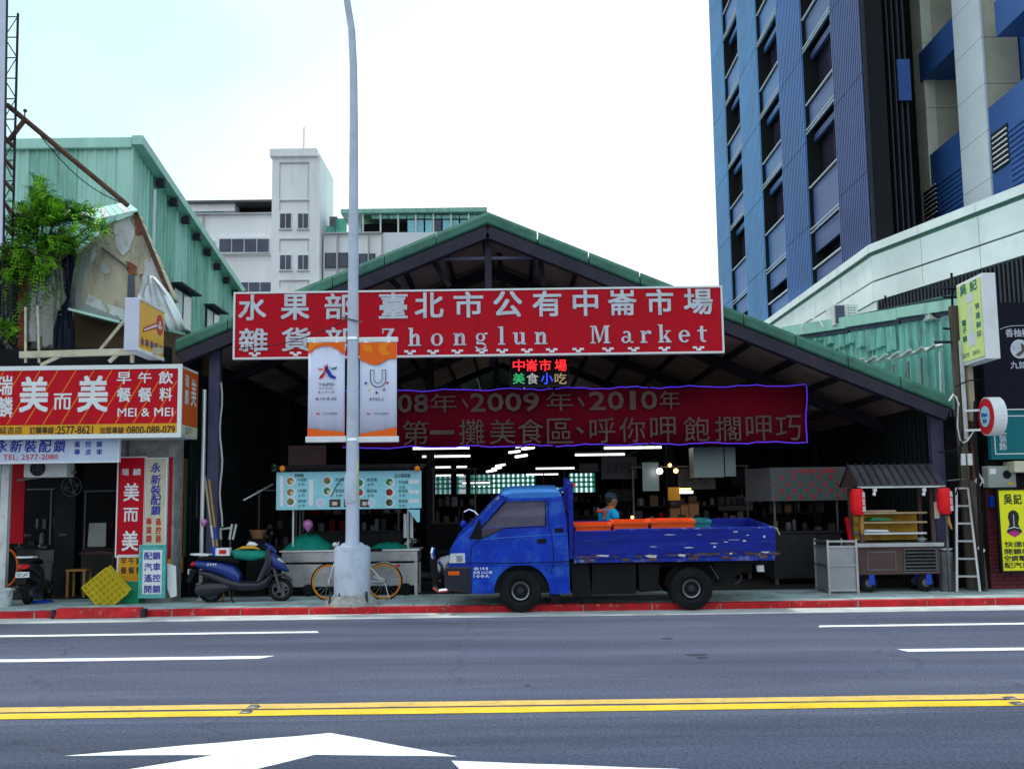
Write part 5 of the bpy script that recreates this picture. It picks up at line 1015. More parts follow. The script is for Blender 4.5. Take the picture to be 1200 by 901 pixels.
# slim poles and sticks at the market's left post
gp = thing('grey_pole', 'slim white grey pole beside the left market post', 'pole', (at(238, 690, 17.4).x, 17.4, PZ)); p = at(237, 600, 17.4); bld('alu', 'shaft', gp, lambda b: b.tube((p.x, 17.4, PZ), (p.x, 17.4, 3.5), .035, n=8)); bld('alu', 'foot', gp, lambda b: b.lathe([(.09, PZ), (.09, PZ+.02), (.04, PZ+.03)], (p.x, 17.4, 0), n=12))
for i, (a, b_, m, l) in enumerate([((240, 558), (252, 652), 'wood_pale', 'pale wooden broomstick leaning on the left market post, left of two'), ((245, 562), (256, 652), 'wood_stick', 'orange wooden stick with blue tape leaning on the left market post')]):
    t = thing('leaning_stick', l, 'stick', (at(*b_, 17.3).x, 17.3, PZ), None); pa, pb = at(*a, 17.45), at(*b_, 17.25); pb = pa+(pb-pa)*((pa.z-PZ)/(pa.z-pb.z)); b = MB(m); b.tube(pa, pb, .017, n=7); b.build('shaft', t)
    pm = pa+(pb-pa)*.4; b = MB('blue_plastic' if i else 'white_dirty'); b.tube(pm, pm+(pb-pa)*.1, .0185, n=7); b.build('tape', t)
def balloon(label, x, y, Y, r=.085):
    p = at(x, y, Y); t = thing('foil_balloon', label, 'balloon', tuple(p)); b = MB('pink'); b.loft([(-r*1.3, 0, 0, .004, .004), (-r*.8, 0, 0, r*.5, r*.5), (0, 0, 0, r, r*.9), (r*.7, 0, 0, r*.8, r*.7), (r*1.05, 0, 0, r*.2, r*.2)], ax='z', n=12, e=2); b.v = [(p.x+v[0], p.y+v[1], p.z+v[2]) for v in b.v]; b.build('body', t, smooth=True); b = MB('black'); b.tube((p.x, p.y, p.z-r*1.25), (p.x+.02, p.y+.02, p.z-r*1.25-.15), .004, n=4); b.build('string', t)
balloon('small shiny pink object hung at the left market post', 239, 612, 17.35, .055); balloon('shiny pink purple balloon in the blue menu stall', 361, 615, 17.9, .09)
rg = MB('white_dirty'); rg.pipe([at(259+1.5*sin(k*1.1), 448+k*13, 17.56) for k in range(14)], .014, 5); rg.build('hanging_rope', None, label='ragged pale rope hanging down the left market post', cat='rope')
# ============================================================ RIGHT: TEAL SHED, SHOPS, SIGNS
ts = thing('teal_shed', 'teal corrugated rooftop shed with a torn stepped skirt beside the market roof', 'shed', (10, 19.5, 3))
def P3(x, y, Y): return at(x, y, Y)
ta, tb_ = P3(925, 396, 22.5), P3(1135, 364, 18.4)
def tpt(x, y):                                    # a photo point on the shed's slanting front
    d = ray(x, y); k = (tb_.y-ta.y)/(tb_.x-ta.x); t = (ta.y-k*ta.x)/(d.y-k*d.x); return Vector((0, 0, EYE))+d*t
tn = Vector((-(tb_.y-ta.y), (tb_.x-ta.x), 0)).normalized(); tn = tn if tn.y < 0 else -tn
def tsheet(x0, x1, yt0, yt1, yb0, yb1, off=0, m='teal_sheet', name='wall_sheet', pitch=.19, amp=.07):
    a, b_ = tpt(x0, yt0), tpt(x1, yt1); c, d = tpt(x0, yb0), tpt(x1, yb1); b = MB(m); o = tn*off
    corr(b, ((a+o).x, (a+o).y), ((b_+o).x, (b_+o).y), c.z, d.z, a.z, b_.z, pitch, amp, tn); return b.build(name, ts, fix=False)
for i in range(11):
    x0, x1 = 925+i*19.2, 925+(i+1)*19.2-.3; tsheet(x0, x1, 397-i*2.6, 397-(i+1)*2.6, 480, 480)
for i in range(8):                                # torn stepped strips
    x0, x1 = 958+i*12, 958+(i+1)*12-.4; tsheet(x0, x1, 397-i*1.9, 396-i*1.9, 401+i*1.3+(i % 3)*3, 398+i*1.3+(i % 3)*3, .10, 'teal_sheet')
for x0, x1, y0, y1 in ((925, 1000, 384, 372), (1000.4, 1060, 372, 362), (1060.4, 1140, 361.5, 349)):
    h = 11; q = [tpt(x0, y0), tpt(x1, y1), tpt(x1, y1+h+2), tpt(x0, y0+h+1)]; o = tn*.22; b = MB('green_pale'); b.add([v+o for v in q]+[v+tn*.15 for v in q], [(0, 1, 2, 3), (7, 6, 5, 4), (0, 4, 5, 1), (1, 5, 6, 2), (2, 6, 7, 3), (3, 7, 4, 0)]); b.build('roof_edge', ts)
    q = [tpt(x0, y0+h+1), tpt(x1, y1+h+2), tpt(x1, y1+h+7), tpt(x0, y0+h+5)]; b = MB('lavender' if 0 else 'steel_post'); b.add([v+tn*.14 for v in q]+[v+tn*.08 for v in q], [(0, 1, 2, 3), (7, 6, 5, 4), (0, 4, 5, 1), (2, 6, 7, 3)]); b.build('gutter', ts)
b = MB('teal_sheet'); q = [ta+Vector((0, 0, .2)), tb_+Vector((0, 0, .35)), tb_+Vector((2.5, 3.5, .5)), ta+Vector((1, 4, .3))]; b.add(q, [(0, 1, 2, 3)]); b.build('roof', ts, fix=False)
for x, y0, y1 in ((1038, 430, 468), (1056, 428, 470), (1074, 424, 474), (1089, 420, 478), (1112, 412, 480)): b = MB('steel' if x != 1112 else 'edge_white'); b.tube(tpt(x, y0)+tn*.22, tpt(x+2, y1)+tn*.22, .028, n=6); b.build('rail_post', ts)
b = MB('alu'); b.pipe([tpt(1008, 428)+tn*.25, tpt(1060, 421)+tn*.27, tpt(1118, 405)+tn*.25], .04, 6); b.build('rail', ts)
for i in range(7): x = 1016+i*14; b = MB('white_dirty'); b.bar(tpt(x, 428-i*2.6)+tn*.3, tpt(x+9, 421-i*2.6)+tn*.3, .07, .03); b.build('rag', ts)
b = MB('rust'); b.bar(tpt(1003, 430)+tn*.3, tpt(1030, 428)+tn*.3, .1, .08); b.build('rusty_plate', ts)
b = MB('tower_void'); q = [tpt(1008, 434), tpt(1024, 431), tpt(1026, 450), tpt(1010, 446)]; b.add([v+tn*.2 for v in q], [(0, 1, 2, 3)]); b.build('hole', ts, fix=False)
for x, y in ((953, 392), (1052, 360)): b = MB('white' if x < 1000 else 'black'); b.tube(tpt(x, y)+tn*.3, tpt(x-1, y-12)+tn*.3, .02, n=5); b.build('vent_pipe', ts)
b = MB('white'); b.pipe([tpt(x, y)+tn*.3 for x, y in ((953, 388), (956, 379), (964, 374), (973, 376), (978, 384))], .012, 5); b.build('cable', ts)
def ac_box(label, x0, y0, x1, y1, Y, side):
    X0, X1, Z0, Z1 = rc(x0, y0, x1, y1, Y); r = thing('air_conditioner', label, 'air conditioner', ((X0+X1)/2, Y, Z0)); xm = X0+(X1-X0)*.48
    bld('ac_white', 'case', r, lambda b: b.box(X0, X1, Y, Y+.5, Z0, Z1), bevel=.01)
    bld('glass_blue', 'coil', r, lambda b: b.box(X0+.03, xm-.02, Y-.012, Y-.001, Z0+.03, Z1-.03)); 
    for i in range(6):
        for j in range(3): bld('black', 'grille_opening', r, lambda b: b.box(xm+.05+j*(X1-xm-.08)/3, xm+.02+(j+1)*(X1-xm-.08)/3, Y-.006, Y-.001, Z0+.07+i*(Z1-Z0-.1)/6, Z0+.03+(i+1)*(Z1-Z0-.1)/6))
ac_box('white air conditioner with blue coil side standing on the teal shed roof', 977, 356, 1006, 381, 20.9, 1)
ac_unit('air_conditioner', 'small white air conditioner half hidden behind the shed roof beside the lime sign', 1088, 357, 1120, 374, 18.9)
# back side block and dark gap behind the utility poles
rs = thing('corner_shop', 'dark shop building with black sign wall and wine red bricks at the right edge', 'shop', (9, 17.6, 0)); RY = 17.45
XB = at(1156, 600, RY).x
bld('night_sign', 'fascia', rs, lambda b: b.box(at(1151, 420, RY).x, 14, RY-.03, RY+.2, at(1175, 483, RY).z, at(1175, 355, RY).z)); bld('edge_white', 'fascia_trim', rs, lambda b: b.box(at(1151, 420, RY).x, 14, RY-.05, RY-.032, at(1175, 481, RY).z, at(1175, 479.5, RY).z))
bld('dark_wall', 'wall', rs, lambda b: b.box(XB-.5, XB-.2, RY+.21, RY+.5, PZ, 2.7)); bld('dark_wall', 'wall', rs, lambda b: b.box(XB-.19, 14, RY+.21, RY+.5, PZ, 4.6)); bld('mortar', 'brick_base', rs, lambda b: b.box(XB, 14, RY+.01, RY+.2, PZ, at(1175, 572, RY).z)); bld('black', 'shop_front', rs, lambda b: b.box(XB+.02, 14, RY+.0, RY+.19, at(1175, 571, RY).z, at(1175, 484, RY).z))
bz = .066; nb = int((at(1175, 572, RY).z-PZ)/bz)
for r_ in range(nb):
    for c in range(5):
        x0 = XB+c*.215-(r_ % 2)*.105; x1 = x0+.205; x0 = max(x0, XB)
        if x1-x0 < .05: continue
        d = random.uniform(-.004, .004); bld('brick_wine', 'brick', rs, lambda b: b.box(x0, x1, RY-.012+d, RY+.009, PZ+.006+r_*bz, PZ+r_*bz+bz-.008))
# teal sign, black wall sign lettering
r, f, q = board('teal_sign', 'dark teal sign board with vertical white characters under the black wall sign', 'sign', 'teal_sign', 1162, 483, 1260, 536, 17.2, .1, 'teal_sign', .02)
X0, X1, Z0, Z1 = q
for a in ((X0+.04, X1, Z0+.06, Z0+.075), (X0+.04, X1, Z1-.065, Z1-.05), (X0+.04, X0+.055, Z0+.076, Z1-.066)): bld('edge_white', 'line', r, lambda b: b.box(a[0], a[1], 17.19, 17.199, a[2], a[3]))
for ch, y in zip('手工裝飾', (494, 504, 514, 523)): put(r, f, 'letter_silver', ch, 1171, 1179.5, y-4.5, y+4.5, 17.2, h=.004)
f = Face((0, RY-.03, 0)); r = thing('wall_lettering', 'white lettering and round pale emblem on the black wall at the right edge', 'lettering', (at(1190, 400, RY).x, RY-.04, 4)); 
put(r, f, 'letter_silver', '香柚檸檬', 1178, 1216, 385, 395, RY-.03, h=.004); put(r, f, 'letter_silver', '九如商號', 1184, 1222, 423, 432, RY-.03, h=.004)
p = at(1195, 409, RY-.03); b = MB('letter_silver'); f.disc(b, p.x, p.z, .155, .004, 22, .16); b.build('emblem', r)
b = MB('letter_grey'); f.poly(b, [(p.x-.08, p.z-.1), (p.x-.02, p.z-.12), (p.x+.06, p.z-.06), (p.x+.09, p.z+.05), (p.x+.02, p.z+.1), (p.x+.03, p.z-.02)], .007); b.build('emblem_shade', r)
b = MB('letter_silver'); b.pipe([at(x, y, RY-.045) for x, y in ((1172, 386), (1178, 383.5), (1186, 382), (1200, 381.5), (1230, 381))], .006, 4); b.build('arc_line', r)
# lime light box
lx = thing('lime_sign', 'projecting lime light box sign with blue characters and a wide white edge', 'sign', (at(1161, 425, 16.3).x, 16.3, at(1161, 425, 16.3).z))
X0, X1, Z0, Z1 = rc(1153, 318.5, 1169.5, 421, 16.3); bld('white', 'cabinet', lx, lambda b: b.box(X0, X1, 16.3, 17.25, Z0, Z1), bevel=.008); H_ = Z1-Z0
bld('sign_lime', 'face', lx, lambda b: b.box(X0-.012, X0-.001, 16.35, 17.2, Z0+.05, Z1-.05)); f = Face((X0-.012, 17.2, 0), (0, -1, 0), (-1, 0, 0))
for ch, u, v, w_, h_ in (('吳', .24, .90, .26, .17), ('記', .62, .90, .26, .17), ('電', .20, .50, .16, .1), ('子', .20, .41, .16, .1), ('鎖', .20, .31, .16, .1), ('快', .72, .64, .15, .1), ('速', .72, .53, .15, .1), ('刻', .72, .42, .15, .1), ('印', .72, .31, .15, .1)):
    b = MB('teal_sign'); f.text(b, ch, u, Z0+H_*v, w_, h_, .004, .05); b.build('letter', lx, fix=False)
for st, u in (('2577', .2), ('2577-3', .58)): b = MB('teal_sign'); f.text(b, st, u, Z0+H_*.11, .26, .06, .004, .03); b.build('lettering', lx, fix=False)
b = MB('lavender'); f.rect(b, .32, .56, Z0+H_*.72, Z0+H_*.82); f.rect(b, .40, .50, Z0+H_*.36, Z0+H_*.68); b.use('blue_ink'); b.build('seal_picture', lx, kind='stuff'); b = MB('lavender'); f.rect(b, .34, .56, Z0+H_*.2, Z0+H_*.355); b.build('seal_picture', lx)
for y in (338, 402): z = at(1150, y, 17.3).z; bld('steel_dark', 'bracket', lx, lambda b: b.box(X0-.4, X0+.02, 17.26, 17.30, z, z+.04))
# round sign
rd = thing('round_sign', 'round red and white projecting sign on the utility pole', 'sign', (at(1160, 510, 16.6).x, 16.6, at(1160, 512, 16.6).z)); c = at(1157, 488, 16.75); c2 = Vector((c.x-.02, 16.75, c.z))
for m, rr, x0, x1, nm in (('white', .305, .0, .2, 'drum'), ('red_ink', .285, -.012, -.001, 'ring'), ('menu_blue', .165, -.022, -.013, 'disc')):
    b = MB(m); b.lathe([(rr, c2.x+x0), (rr, c2.x+x1)], (0, c2.y, c2.z), 'x', 28); b.build(nm, rd, smooth=False)
rd_rot = 0; f = Face((c2.x-.022, 16.75, 0), (0, -1, 0), (-1, 0, 0)); b = MB('blue_ink'); f.text(b, 'Mister', 0, c2.z+.03, .22, .07, .004, .04); b.build('lettering', rd, fix=False); b = MB('blue_ink'); f.text(b, '速印', 0, c2.z-.07, .14, .07, .004, .03); b.build('lettering', rd, fix=False)
for y in (481, 504): p = at(1140, y, 17.0); b = MB('alu'); b.bar((p.x-.1, 17.06, p.z), (c2.x+.1, 16.9, p.z), .035, .035); b.build('arm', rd)
# utility poles, leaning log, cables
up = thing('utility_pole', 'rusty brown utility pole with cables and boxes at the right of the market', 'utility pole', (at(1135, 690, 17.25).x, 17.25, PZ)); p = at(1131, 560, 17.3)
bld('wood_old', 'shaft', up, lambda b: b.tube((p.x, 17.3, PZ), (p.x-.02, 17.3, 4.7), .085, n=10)); p2 = at(1142, 560, 17.35); bld('rust', 'shaft', up, lambda b: b.tube((p2.x, 17.35, PZ), (p2.x, 17.35, 4.3), .05, n=8)); p3 = at(1130, 470, 17.15); bld('white_dirty', 'conduit', up, lambda b: b.tube((p3.x, 17.15, 2.5), (p3.x, 17.15, 4.1), .035, n=8)); p4 = at(1138, 470, 17.2); bld('wood_pale', 'shaft', up, lambda b: b.tube((p4.x, 17.2, 2.8), (p4.x, 17.2, 4.3), .06, n=8))
for x, y in ((1129, 538), (1137, 538)): X0, X1, Z0, Z1 = rc(x-2.6, y-6.5, x+2.8, y+7, 17.0); bld('ac_white', 'switch_box', up, lambda b: b.box(X0, X1, 17.0, 17.06, Z0, Z1), bevel=.005)
for pts, rr, m in (([(1123, 475), (1122, 500), (1125, 515), (1129, 519), (1134, 516), (1140, 507), (1143, 504)], .012, 'white_dirty'), ([(1100, 530), (1118, 528), (1130, 520)], .012, 'black'), ([(1112, 470), (1117, 462), (1121, 466), (1124, 475)], .016, 'white'), ([(1143, 470), (1143, 520), (1146, 560), (1152, 690)], .03, 'black'), ([(1120, 580), (1126, 560), (1124, 540), (1128, 505)], .014, 'black'), ([(1147, 555), (1152, 562), (1148, 570), (1143, 564), (1147, 556), (1153, 566)], .012, 'white_dirty'), ([(1110, 563), (1122, 562), (1130, 561)], .012, 'steel_dim'), ([(1119, 453), (1135, 446), (1149, 445)], .012, 'black'), ([(1150, 600), (1150, 640), (1153, 688)], .03, 'black')):
    b = MB(m); b.pipe([at(x, y, 17.0) for x, y in pts], rr, 5); b.build('cable', up)
for y in (385, 338, 348): b = MB('black'); b.bar(at(1105, y, 17.3), at(1127, y+1, 17.3), .02, .03); b.build('cross_bar', up)
b = MB('black'); b.bar(at(1115, 320, 17.35), at(1118, 430, 17.35), .03, .03); b.build('cross_bar', up)
lg = thing('leaning_log', 'weathered round log leaning against the utility pole behind the ladder', 'log', (at(1155, 690, 17.15).x, 17.15, PZ)); b = MB('wood_old'); a = at(1138, 563, 17.25); c = at(1152, 691, 17.1); c.z = PZ; b.pipe([a, (a+c)/2+Vector((.01, 0, 0)), c], [.06, .068, .08], 10); b.build('trunk', lg, smooth=True); b = MB('white'); pm = a+(c-a)*.62; b.bar(pm+Vector((-.04, -.075, .02)), pm+Vector((.06, -.07, -.04)), .02, .05); b.build('tag', lg)
# ladder
ld = thing('step_ladder', 'aluminium ladder standing against the dark corner beside the food cart', 'ladder', (at(1132, 690, 16.95).x, 16.95, PZ))
for p, q in (((1120, 572), (1120.5, 691)), ((1133.5, 572), (1147.5, 691))):
    a, c = at(*p, 17.2), at(*q, 16.95); c.z = PZ; b = MB('steel'); b.bar(a, c, .035, .06); b.build('rail', ld)
for i in range(6):
    y = 572+i*20.6; t = (y-572)/119; b = MB('steel'); b.bar(at(1120, y, 17.2-.25*t), at(1133.5+14*t, y, 17.2-.25*t), .045, .03); b.build('rung', ld)
p = at(1117, 690, 17.0); bld('steel_dim', 'side_plate', ld, lambda b: b.box(p.x-.06, p.x-.03, 17.0, 17.04, PZ, 1.75))
# meter box, yellow sign, second box
mb_ = thing('meter_box', 'grey electric meter box with a round window above the yellow sign', 'meter box', (at(1175, 571, 17.2).x, 17.2, at(1175, 571, 17.2).z)); X0, X1, Z0, Z1 = rc(1158, 546, 1190.5, 571, 17.2); bld('meter_grey', 'case', mb_, lambda b: b.box(X0, X1, 17.2, 17.42, Z0, Z1), bevel=.01)
f = Face((0, 17.2, 0)); b = MB('black'); f.disc(b, X0+(X1-X0)*.68, Z0+(Z1-Z0)*.6, .068, .006, 20); b.build('window', mb_); b = MB('white'); f.rect(b, X0+.03, X0+.13, Z1-.13, Z1-.04, .004); b.build('label', mb_); b = MB('key_yellow'); f.rect(b, X1-.13, X1-.05, Z0+.05, Z0+.08, .004); b.build('label', mb_)
X0, X1, Z0, Z1 = rc(1189, 540, 1230, 553, 17.0); bld('cream', 'case', thing('wall_lamp_box', 'cream box lamp fixed at the right edge beside the meter box', 'lamp box', ((X0+X1)/2, 17, Z0)), lambda b: b.box(X0, X1, 17.0, 17.4, Z0, Z1), bevel=.01)
r, f, q = board('yellow_sign', 'tall bright yellow sign with black characters and a seal stamp picture', 'sign', 'bright_yellow', 1173, 575, 1224, 667, 17.1, .06, 'black', .035)
put(r, f, 'dark_ink', '吳', 1176, 1186, 579, 590.5, 17.1, bold=.05, h=.004); put(r, f, 'dark_ink', '記', 1187.5, 1197, 579, 590.5, 17.1, bold=.05, h=.004)
ck = at(1188, 612, 17.1); k = 1/73.; b = MB('dark_ink'); f.poly(b, [(ck.x+u*k, ck.z-v*k) for u, v in ((-9, 11), (-5, 2), (-6.5, -6), (-5.5, -11), (-2, -14), (2, -14), (5.5, -11), (6.5, -6), (5, 2), (9, 11), (4, 15), (-4, 15))], .004); b.build('seal_picture', r)
b = MB('pink_ink'); f.poly(b, [(ck.x+u*k, ck.z-v*k) for u, v in ((-8, 12), (0, 9), (8, 12), (0, 17))], .007); b.build('seal_picture', r); b = MB('white'); f.poly(b, [(ck.x+u*k, ck.z-v*k) for u, v in ((-.3, -9), (.3, -9), (.3, 5), (8, 7), (8, 7.7), (0, 5.8), (-8, 7.7), (-8, 7), (-.3, 5))], .0075); b.build('seal_picture', r)
for st, y in (('快速印章', 637.5), ('開鎖裝鎖', 646), ('空調電子鎖', 654), ('配汽車鎖', 662)): put(r, f, 'dark_ink', st, 1177.5, 1218, y-3.5, y+3.2, 17.1, bold=.045, h=.004)
X0, X1, Z0, Z1 = rc(1161, 581, 1168, 594, 17.3); bld('blue_plastic', 'body', thing('blue_box', 'small blue box fixed on the brick strip beside the yellow sign', 'box', ((X0+X1)/2, 17.3, Z0)), lambda b: b.box(X0, X1, 17.3, 17.42, Z0, Z1), bevel=.01)
# ============================================================ RIGHT FOOD CART
FY = 17.05; fc = thing('food_cart', 'brown wooden street food cart with a little grey roof and shelves', 'food cart', (at(1053, 690, FY).x, FY, PZ))
xl, xr, zb, zt = rc(1006, 641, 1101, 672.5, FY); dp = .62
bld('cart_wood', 'body', fc, lambda b: b.box(xl, xr, FY, FY+dp, zb, zt), bevel=.01)
x0, x1, z0, z1 = rc(1003.5, 636, 1104, 640.5, FY); bld('steel', 'counter', fc, lambda b: b.box(x0, x1, FY-.06, FY+dp+.02, z0, z1), bevel=.008)
x0, x1, z0, z1 = rc(1016, 646, 1050, 668, FY)
for a in ((x0, x1, z0, z0+.025), (x0, x1, z1-.025, z1), (x0, x0+.025, z0+.026, z1-.026), (x1-.025, x1, z0+.026, z1-.026)): bld('steel_dim', 'door_frame', fc, lambda b: b.box(a[0], a[1], FY-.012, FY-.001, a[2], a[3]))
bld('cart_wood', 'door', fc, lambda b: b.box(x0+.03, x1-.03, FY-.008, FY-.001, z0+.03, z1-.03))
x0, x1, z0, z1 = rc(1061, 644, 1096, 669, FY); bld('black', 'vent_opening', fc, lambda b: b.box(x0, x1, FY-.006, FY-.001, z0, z1))
for a in ((x0-.02, x1+.02, z0-.02, z0), (x0-.02, x1+.02, z1, z1+.02), (x0-.02, x0, z0, z1), (x1, x1+.02, z0, z1)): bld('steel_dim', 'vent_frame', fc, lambda b: b.box(a[0], a[1], FY-.014, FY-.001, a[2], a[3]))
for i in range(6): z = z0+.03+i*(z1-z0-.02)/6; bld('steel', 'vent_slat', fc, lambda b: b.add([(x0+.01, FY-.012, z), (x1-.01, FY-.012, z), (x1-.01, FY-.03, z-.010), (x0+.01, FY-.03, z-.010), (x0+.01, FY-.012, z+.005), (x1-.01, FY-.012, z+.005)], [(0, 1, 2, 3), (4, 5, 2, 3)]))
def cart_wheel(x, y, parent=fc):
    w_ = bld('rubber', 'wheel', parent, lambda b: b.lathe([(.10, y), (.135, y+.01), (.14, y+.03), (.135, y+.06), (.10, y+.07)], (x, 0, PZ+.14), 'y', 20)); bld('steel_dim', 'hub', w_, lambda b: b.lathe([(.06, y-.004), (.03, y-.01)], (x, 0, PZ+.14), 'y', 12))
    bld('blue_plastic', 'fork', w_, lambda b: b.box(x-.0, x+.09, y-.02, y-.005, PZ+.12, PZ+.28))
for px_ in (1019, 1086):
    for dy in (.03, .5): cart_wheel(at(px_, 685, FY).x, FY+dy)
for px_ in (1010, 1094):
    for dy in (.03, dp-.06): x = at(px_, 600, FY).x; bld('cart_wood', 'post', fc, lambda b: b.box(x-.03, x+.03, FY+dy, FY+dy+.05, zt+.06, at(1050, 571, FY).z))
# shelves
bld('ochre_glow', 'back_board', fc, lambda b: b.box(at(1013, 600, FY).x, at(1090, 600, FY).x, FY+dp-.04, FY+dp-.02, at(1050, 634, FY).z, at(1050, 601, FY).z)); 
for y, m in ((600, 'ochre_glow'), (611, 'ochre_glow'), (624, 'alu')):
    x0, x1, z0, z1 = rc(1014, y, 1089, y+2.2, FY); bld(m, 'shelf', fc, lambda b: b.box(x0, x1, FY+.12, FY+dp-.05, z0, z1)); bld('wood_pale' if m != 'alu' else 'alu', 'shelf_edge', fc, lambda b: b.box(x0, x1-(.3 if m == 'alu' else 0), FY+.105, FY+.118, z0+.004, z1-.003))
for i, (x, y, w_, m, l) in enumerate(((1035, 600, 40, 'wood_pale', 'flat wicker tray on the top shelf of the food cart'), (1031, 623.5, 30, 'white', 'stack of white paper on the lowest shelf of the food cart'), (1036, 610, 26, 'crate_green', 'thin green cloth on the middle shelf of the food cart'))):
    x0, x1, z0, z1 = rc(x-w_/2, y-2.3, x+w_/2, y-.2, FY); b = MB(m); b.prism([(x0, z0), (x1, z0), (x1-.03, z1), (x0+.05, z1+.01*i)], FY+.15, FY+.42); b.build(['wicker_tray', 'paper_stack', 'folded_cloth'][i], None, label=l, cat=['tray', 'paper', 'cloth'][i])
p = at(1080, 633, FY+.2); b = MB('alu'); b.lathe([(.05, p.z-.02), (.09, p.z+.02), (.09, p.z+.025), (.03, p.z+.06)], (p.x, p.y, 0), n=14); b.build('steel_bowl', None, label='small covered steel bowl on the counter of the food cart', cat='bowl', smooth=True)
# roof
e0, e1, r0, r1 = at(1003, 570, FY-.12), at(1103, 568.5, FY-.12), at(993, 553, FY+.32), at(1089, 552.5, FY+.32); r0.z = r1.z = (r0.z+r1.z)/2; e0.z = e1.z = (e0.z+e1.z)/2
xa, xb = at(1001, 560, FY).x, at(1103, 560, FY).x
for i in range(11):
    u0, u1 = xa+(xb-xa)*i/11, xa+(xb-xa)*(i+1)/11-.006; b = MB('cart_roof'); zf, zr = e0.z, r0.z+.10
    b.prism([(FY-.14, zf), (FY+.34, zr), (FY+.34, zr+.018), (FY-.14, zf+.018)], u0, u1, 'x'); b.build('roof_slat', fc); b = MB('cart_roof'); b.prism([(FY+.345, zr), (FY+.84, zf), (FY+.84, zf+.018), (FY+.345, zr+.018)], u0, u1, 'x'); b.build('roof_slat', fc)
    bld('steel_dark', 'roof_batten', fc, lambda b: b.prism([(FY-.14, zf+.019), (FY+.34, zr+.019), (FY+.34, zr+.04), (FY-.14, zf+.04)], u0, u0+.022, 'x'))
b = MB('cart_wood'); b.prism([(FY-.08, zf-.005), (FY+.78, zf-.005), (FY+.34, zr-.005)], xa+.02, xa+.05, 'x'); b.build('gable', fc); b = MB('cart_wood'); b.prism([(FY-.08, zf-.005), (FY+.78, zf-.005), (FY+.34, zr-.005)], xb-.05, xb-.02, 'x'); b.build('gable', fc)
bld('white_dirty', 'eave_bar', fc, lambda b: b.box(xa, xb, FY-.15, FY-.12, zf-.03, zf-.003))
for x in (1025, 1083):
    p = at(x, 573, FY-.1); b = MB('white'); b.lathe([(.035, p.z+.02), (.035, p.z-.03), (.02, p.z-.05)], (p.x, FY-.1, 0), n=8); b.ball((p.x-.02, FY-.12, p.z-.08), .03); b.build('cart_lamp', fc)
p = at(1099, 600, FY); x0, x1, z0, z1 = rc(1094.5, 588, 1100, 607, FY); bld('cream', 'notice', fc, lambda b: b.box(x0, x1, FY-.02, FY-.005, z0, z1))
for i, (x, y) in enumerate(((1005, 588), (1107, 587))):
    Y = FY-.16; c = at(x, y, Y); t = thing('red_lantern', ['red paper lantern hanging at the left corner of the food cart roof', 'red paper lantern hanging at the right corner of the food cart roof'][i], 'lantern', tuple(c), 'red lanterns on the food cart'); b = MB('lantern_red'); prof = []
    for k in range(13): u = k/12*2-1; prof.append((.118*(1-abs(u)**4.5*.35)-(.004 if k % 2 else 0), c.z+u*.205))
    b.lathe(prof, (c.x, Y, 0), n=20); b.build('shade', t, smooth=True); bld('black', 'cap', t, lambda b: b.lathe([(.06, c.z+.206), (.06, c.z+.225)], (c.x, Y, 0), n=14)); bld('black', 'cap', t, lambda b: b.lathe([(.06, c.z-.225), (.06, c.z-.206)], (c.x, Y, 0), n=14)); bld('black', 'hook', t, lambda b: b.tube((c.x, Y, c.z+.22), (c.x, Y+.05, zf+.0), .004, n=4))
    for k, ch in enumerate('臭豆腐'): 
        a = radians(-30); f = Face((c.x+.118*sin(-a), Y-.118*cos(a), 0), (cos(a), -sin(a), 0), (sin(-a), -cos(a), 0)); b = MB('white'); f.text(b, ch, 0, c.z+.11-k*.11, .075, .09, .008, .03); b.build('letter', t, fix=False)
    if i: b = MB('wood_stick'); b.pipe([(c.x+.04, Y, c.z-.22), (c.x+.05, Y, c.z-.34), (c.x+.09, Y, c.z-.44)], [.02, .03, .012], 6); b.build('tassel', t)
b = MB('wood_stick'); p = at(1009, 612, FY-.02); b.lathe([(.02, p.z-.18), (.035, p.z-.1), (.03, p.z+.1), (.015, p.z+.15)], (p.x, FY-.05, 0), n=8); b.build('hanging_ornament', None, label='orange ornament hanging on the left post of the food cart', cat='ornament')
# steel cabinet, bin
cb = thing('steel_cabinet', 'low grey two tier metal cabinet trolley left of the food cart', 'cabinet', (at(980, 690, 17.1).x, 17.1, PZ)); x0, x1, z0, z1 = rc(971, 632, 1003, 688, 17.0); xs, ys = at(955.5, 660, 17.6).x, 17.6
def quad(name, m, P, th=.012, parent=cb): b = MB(m); P = [Vector(v) for v in P]; n = (P[1]-P[0]).cross(P[2]-P[0]).normalized()*th; b.add(P+[v+n for v in P], [(0, 1, 2, 3), (7, 6, 5, 4), (0, 4, 5, 1), (1, 5, 6, 2), (2, 6, 7, 3), (3, 7, 4, 0)]); return b.build(name, parent)
zm = at(985, 662, 17).z; top = at(985, 641, 17).z; zz = PZ+.06
for a, c in ((zz, zm-.015), (zm+.015, top)):
    quad('panel', 'cabinet_grey', [(x0, 17.0, a), (x1, 17.0, a), (x1, 17.0, c), (x0, 17.0, c)]); quad('panel', 'cabinet_grey', [(x0-.01, 17.0, a), (xs, ys, a), (xs, ys, c), (x0-.01, 17.0, c)]); quad('panel', 'cabinet_grey', [(xs, ys, a), (xs+x1-x0, ys, a), (xs+x1-x0, ys, c), (xs, ys, c)])
for z in (zz-.01, zm, top+.01, at(985, 634, 17).z): b = MB('steel'); b.bar((x0, 16.98, z), (x1, 16.98, z), .03, .03); b.build('rail', cb); b = MB('steel'); b.bar((x0-.015, 17.0, z), (xs, ys, z), .03, .03); b.build('rail', cb)
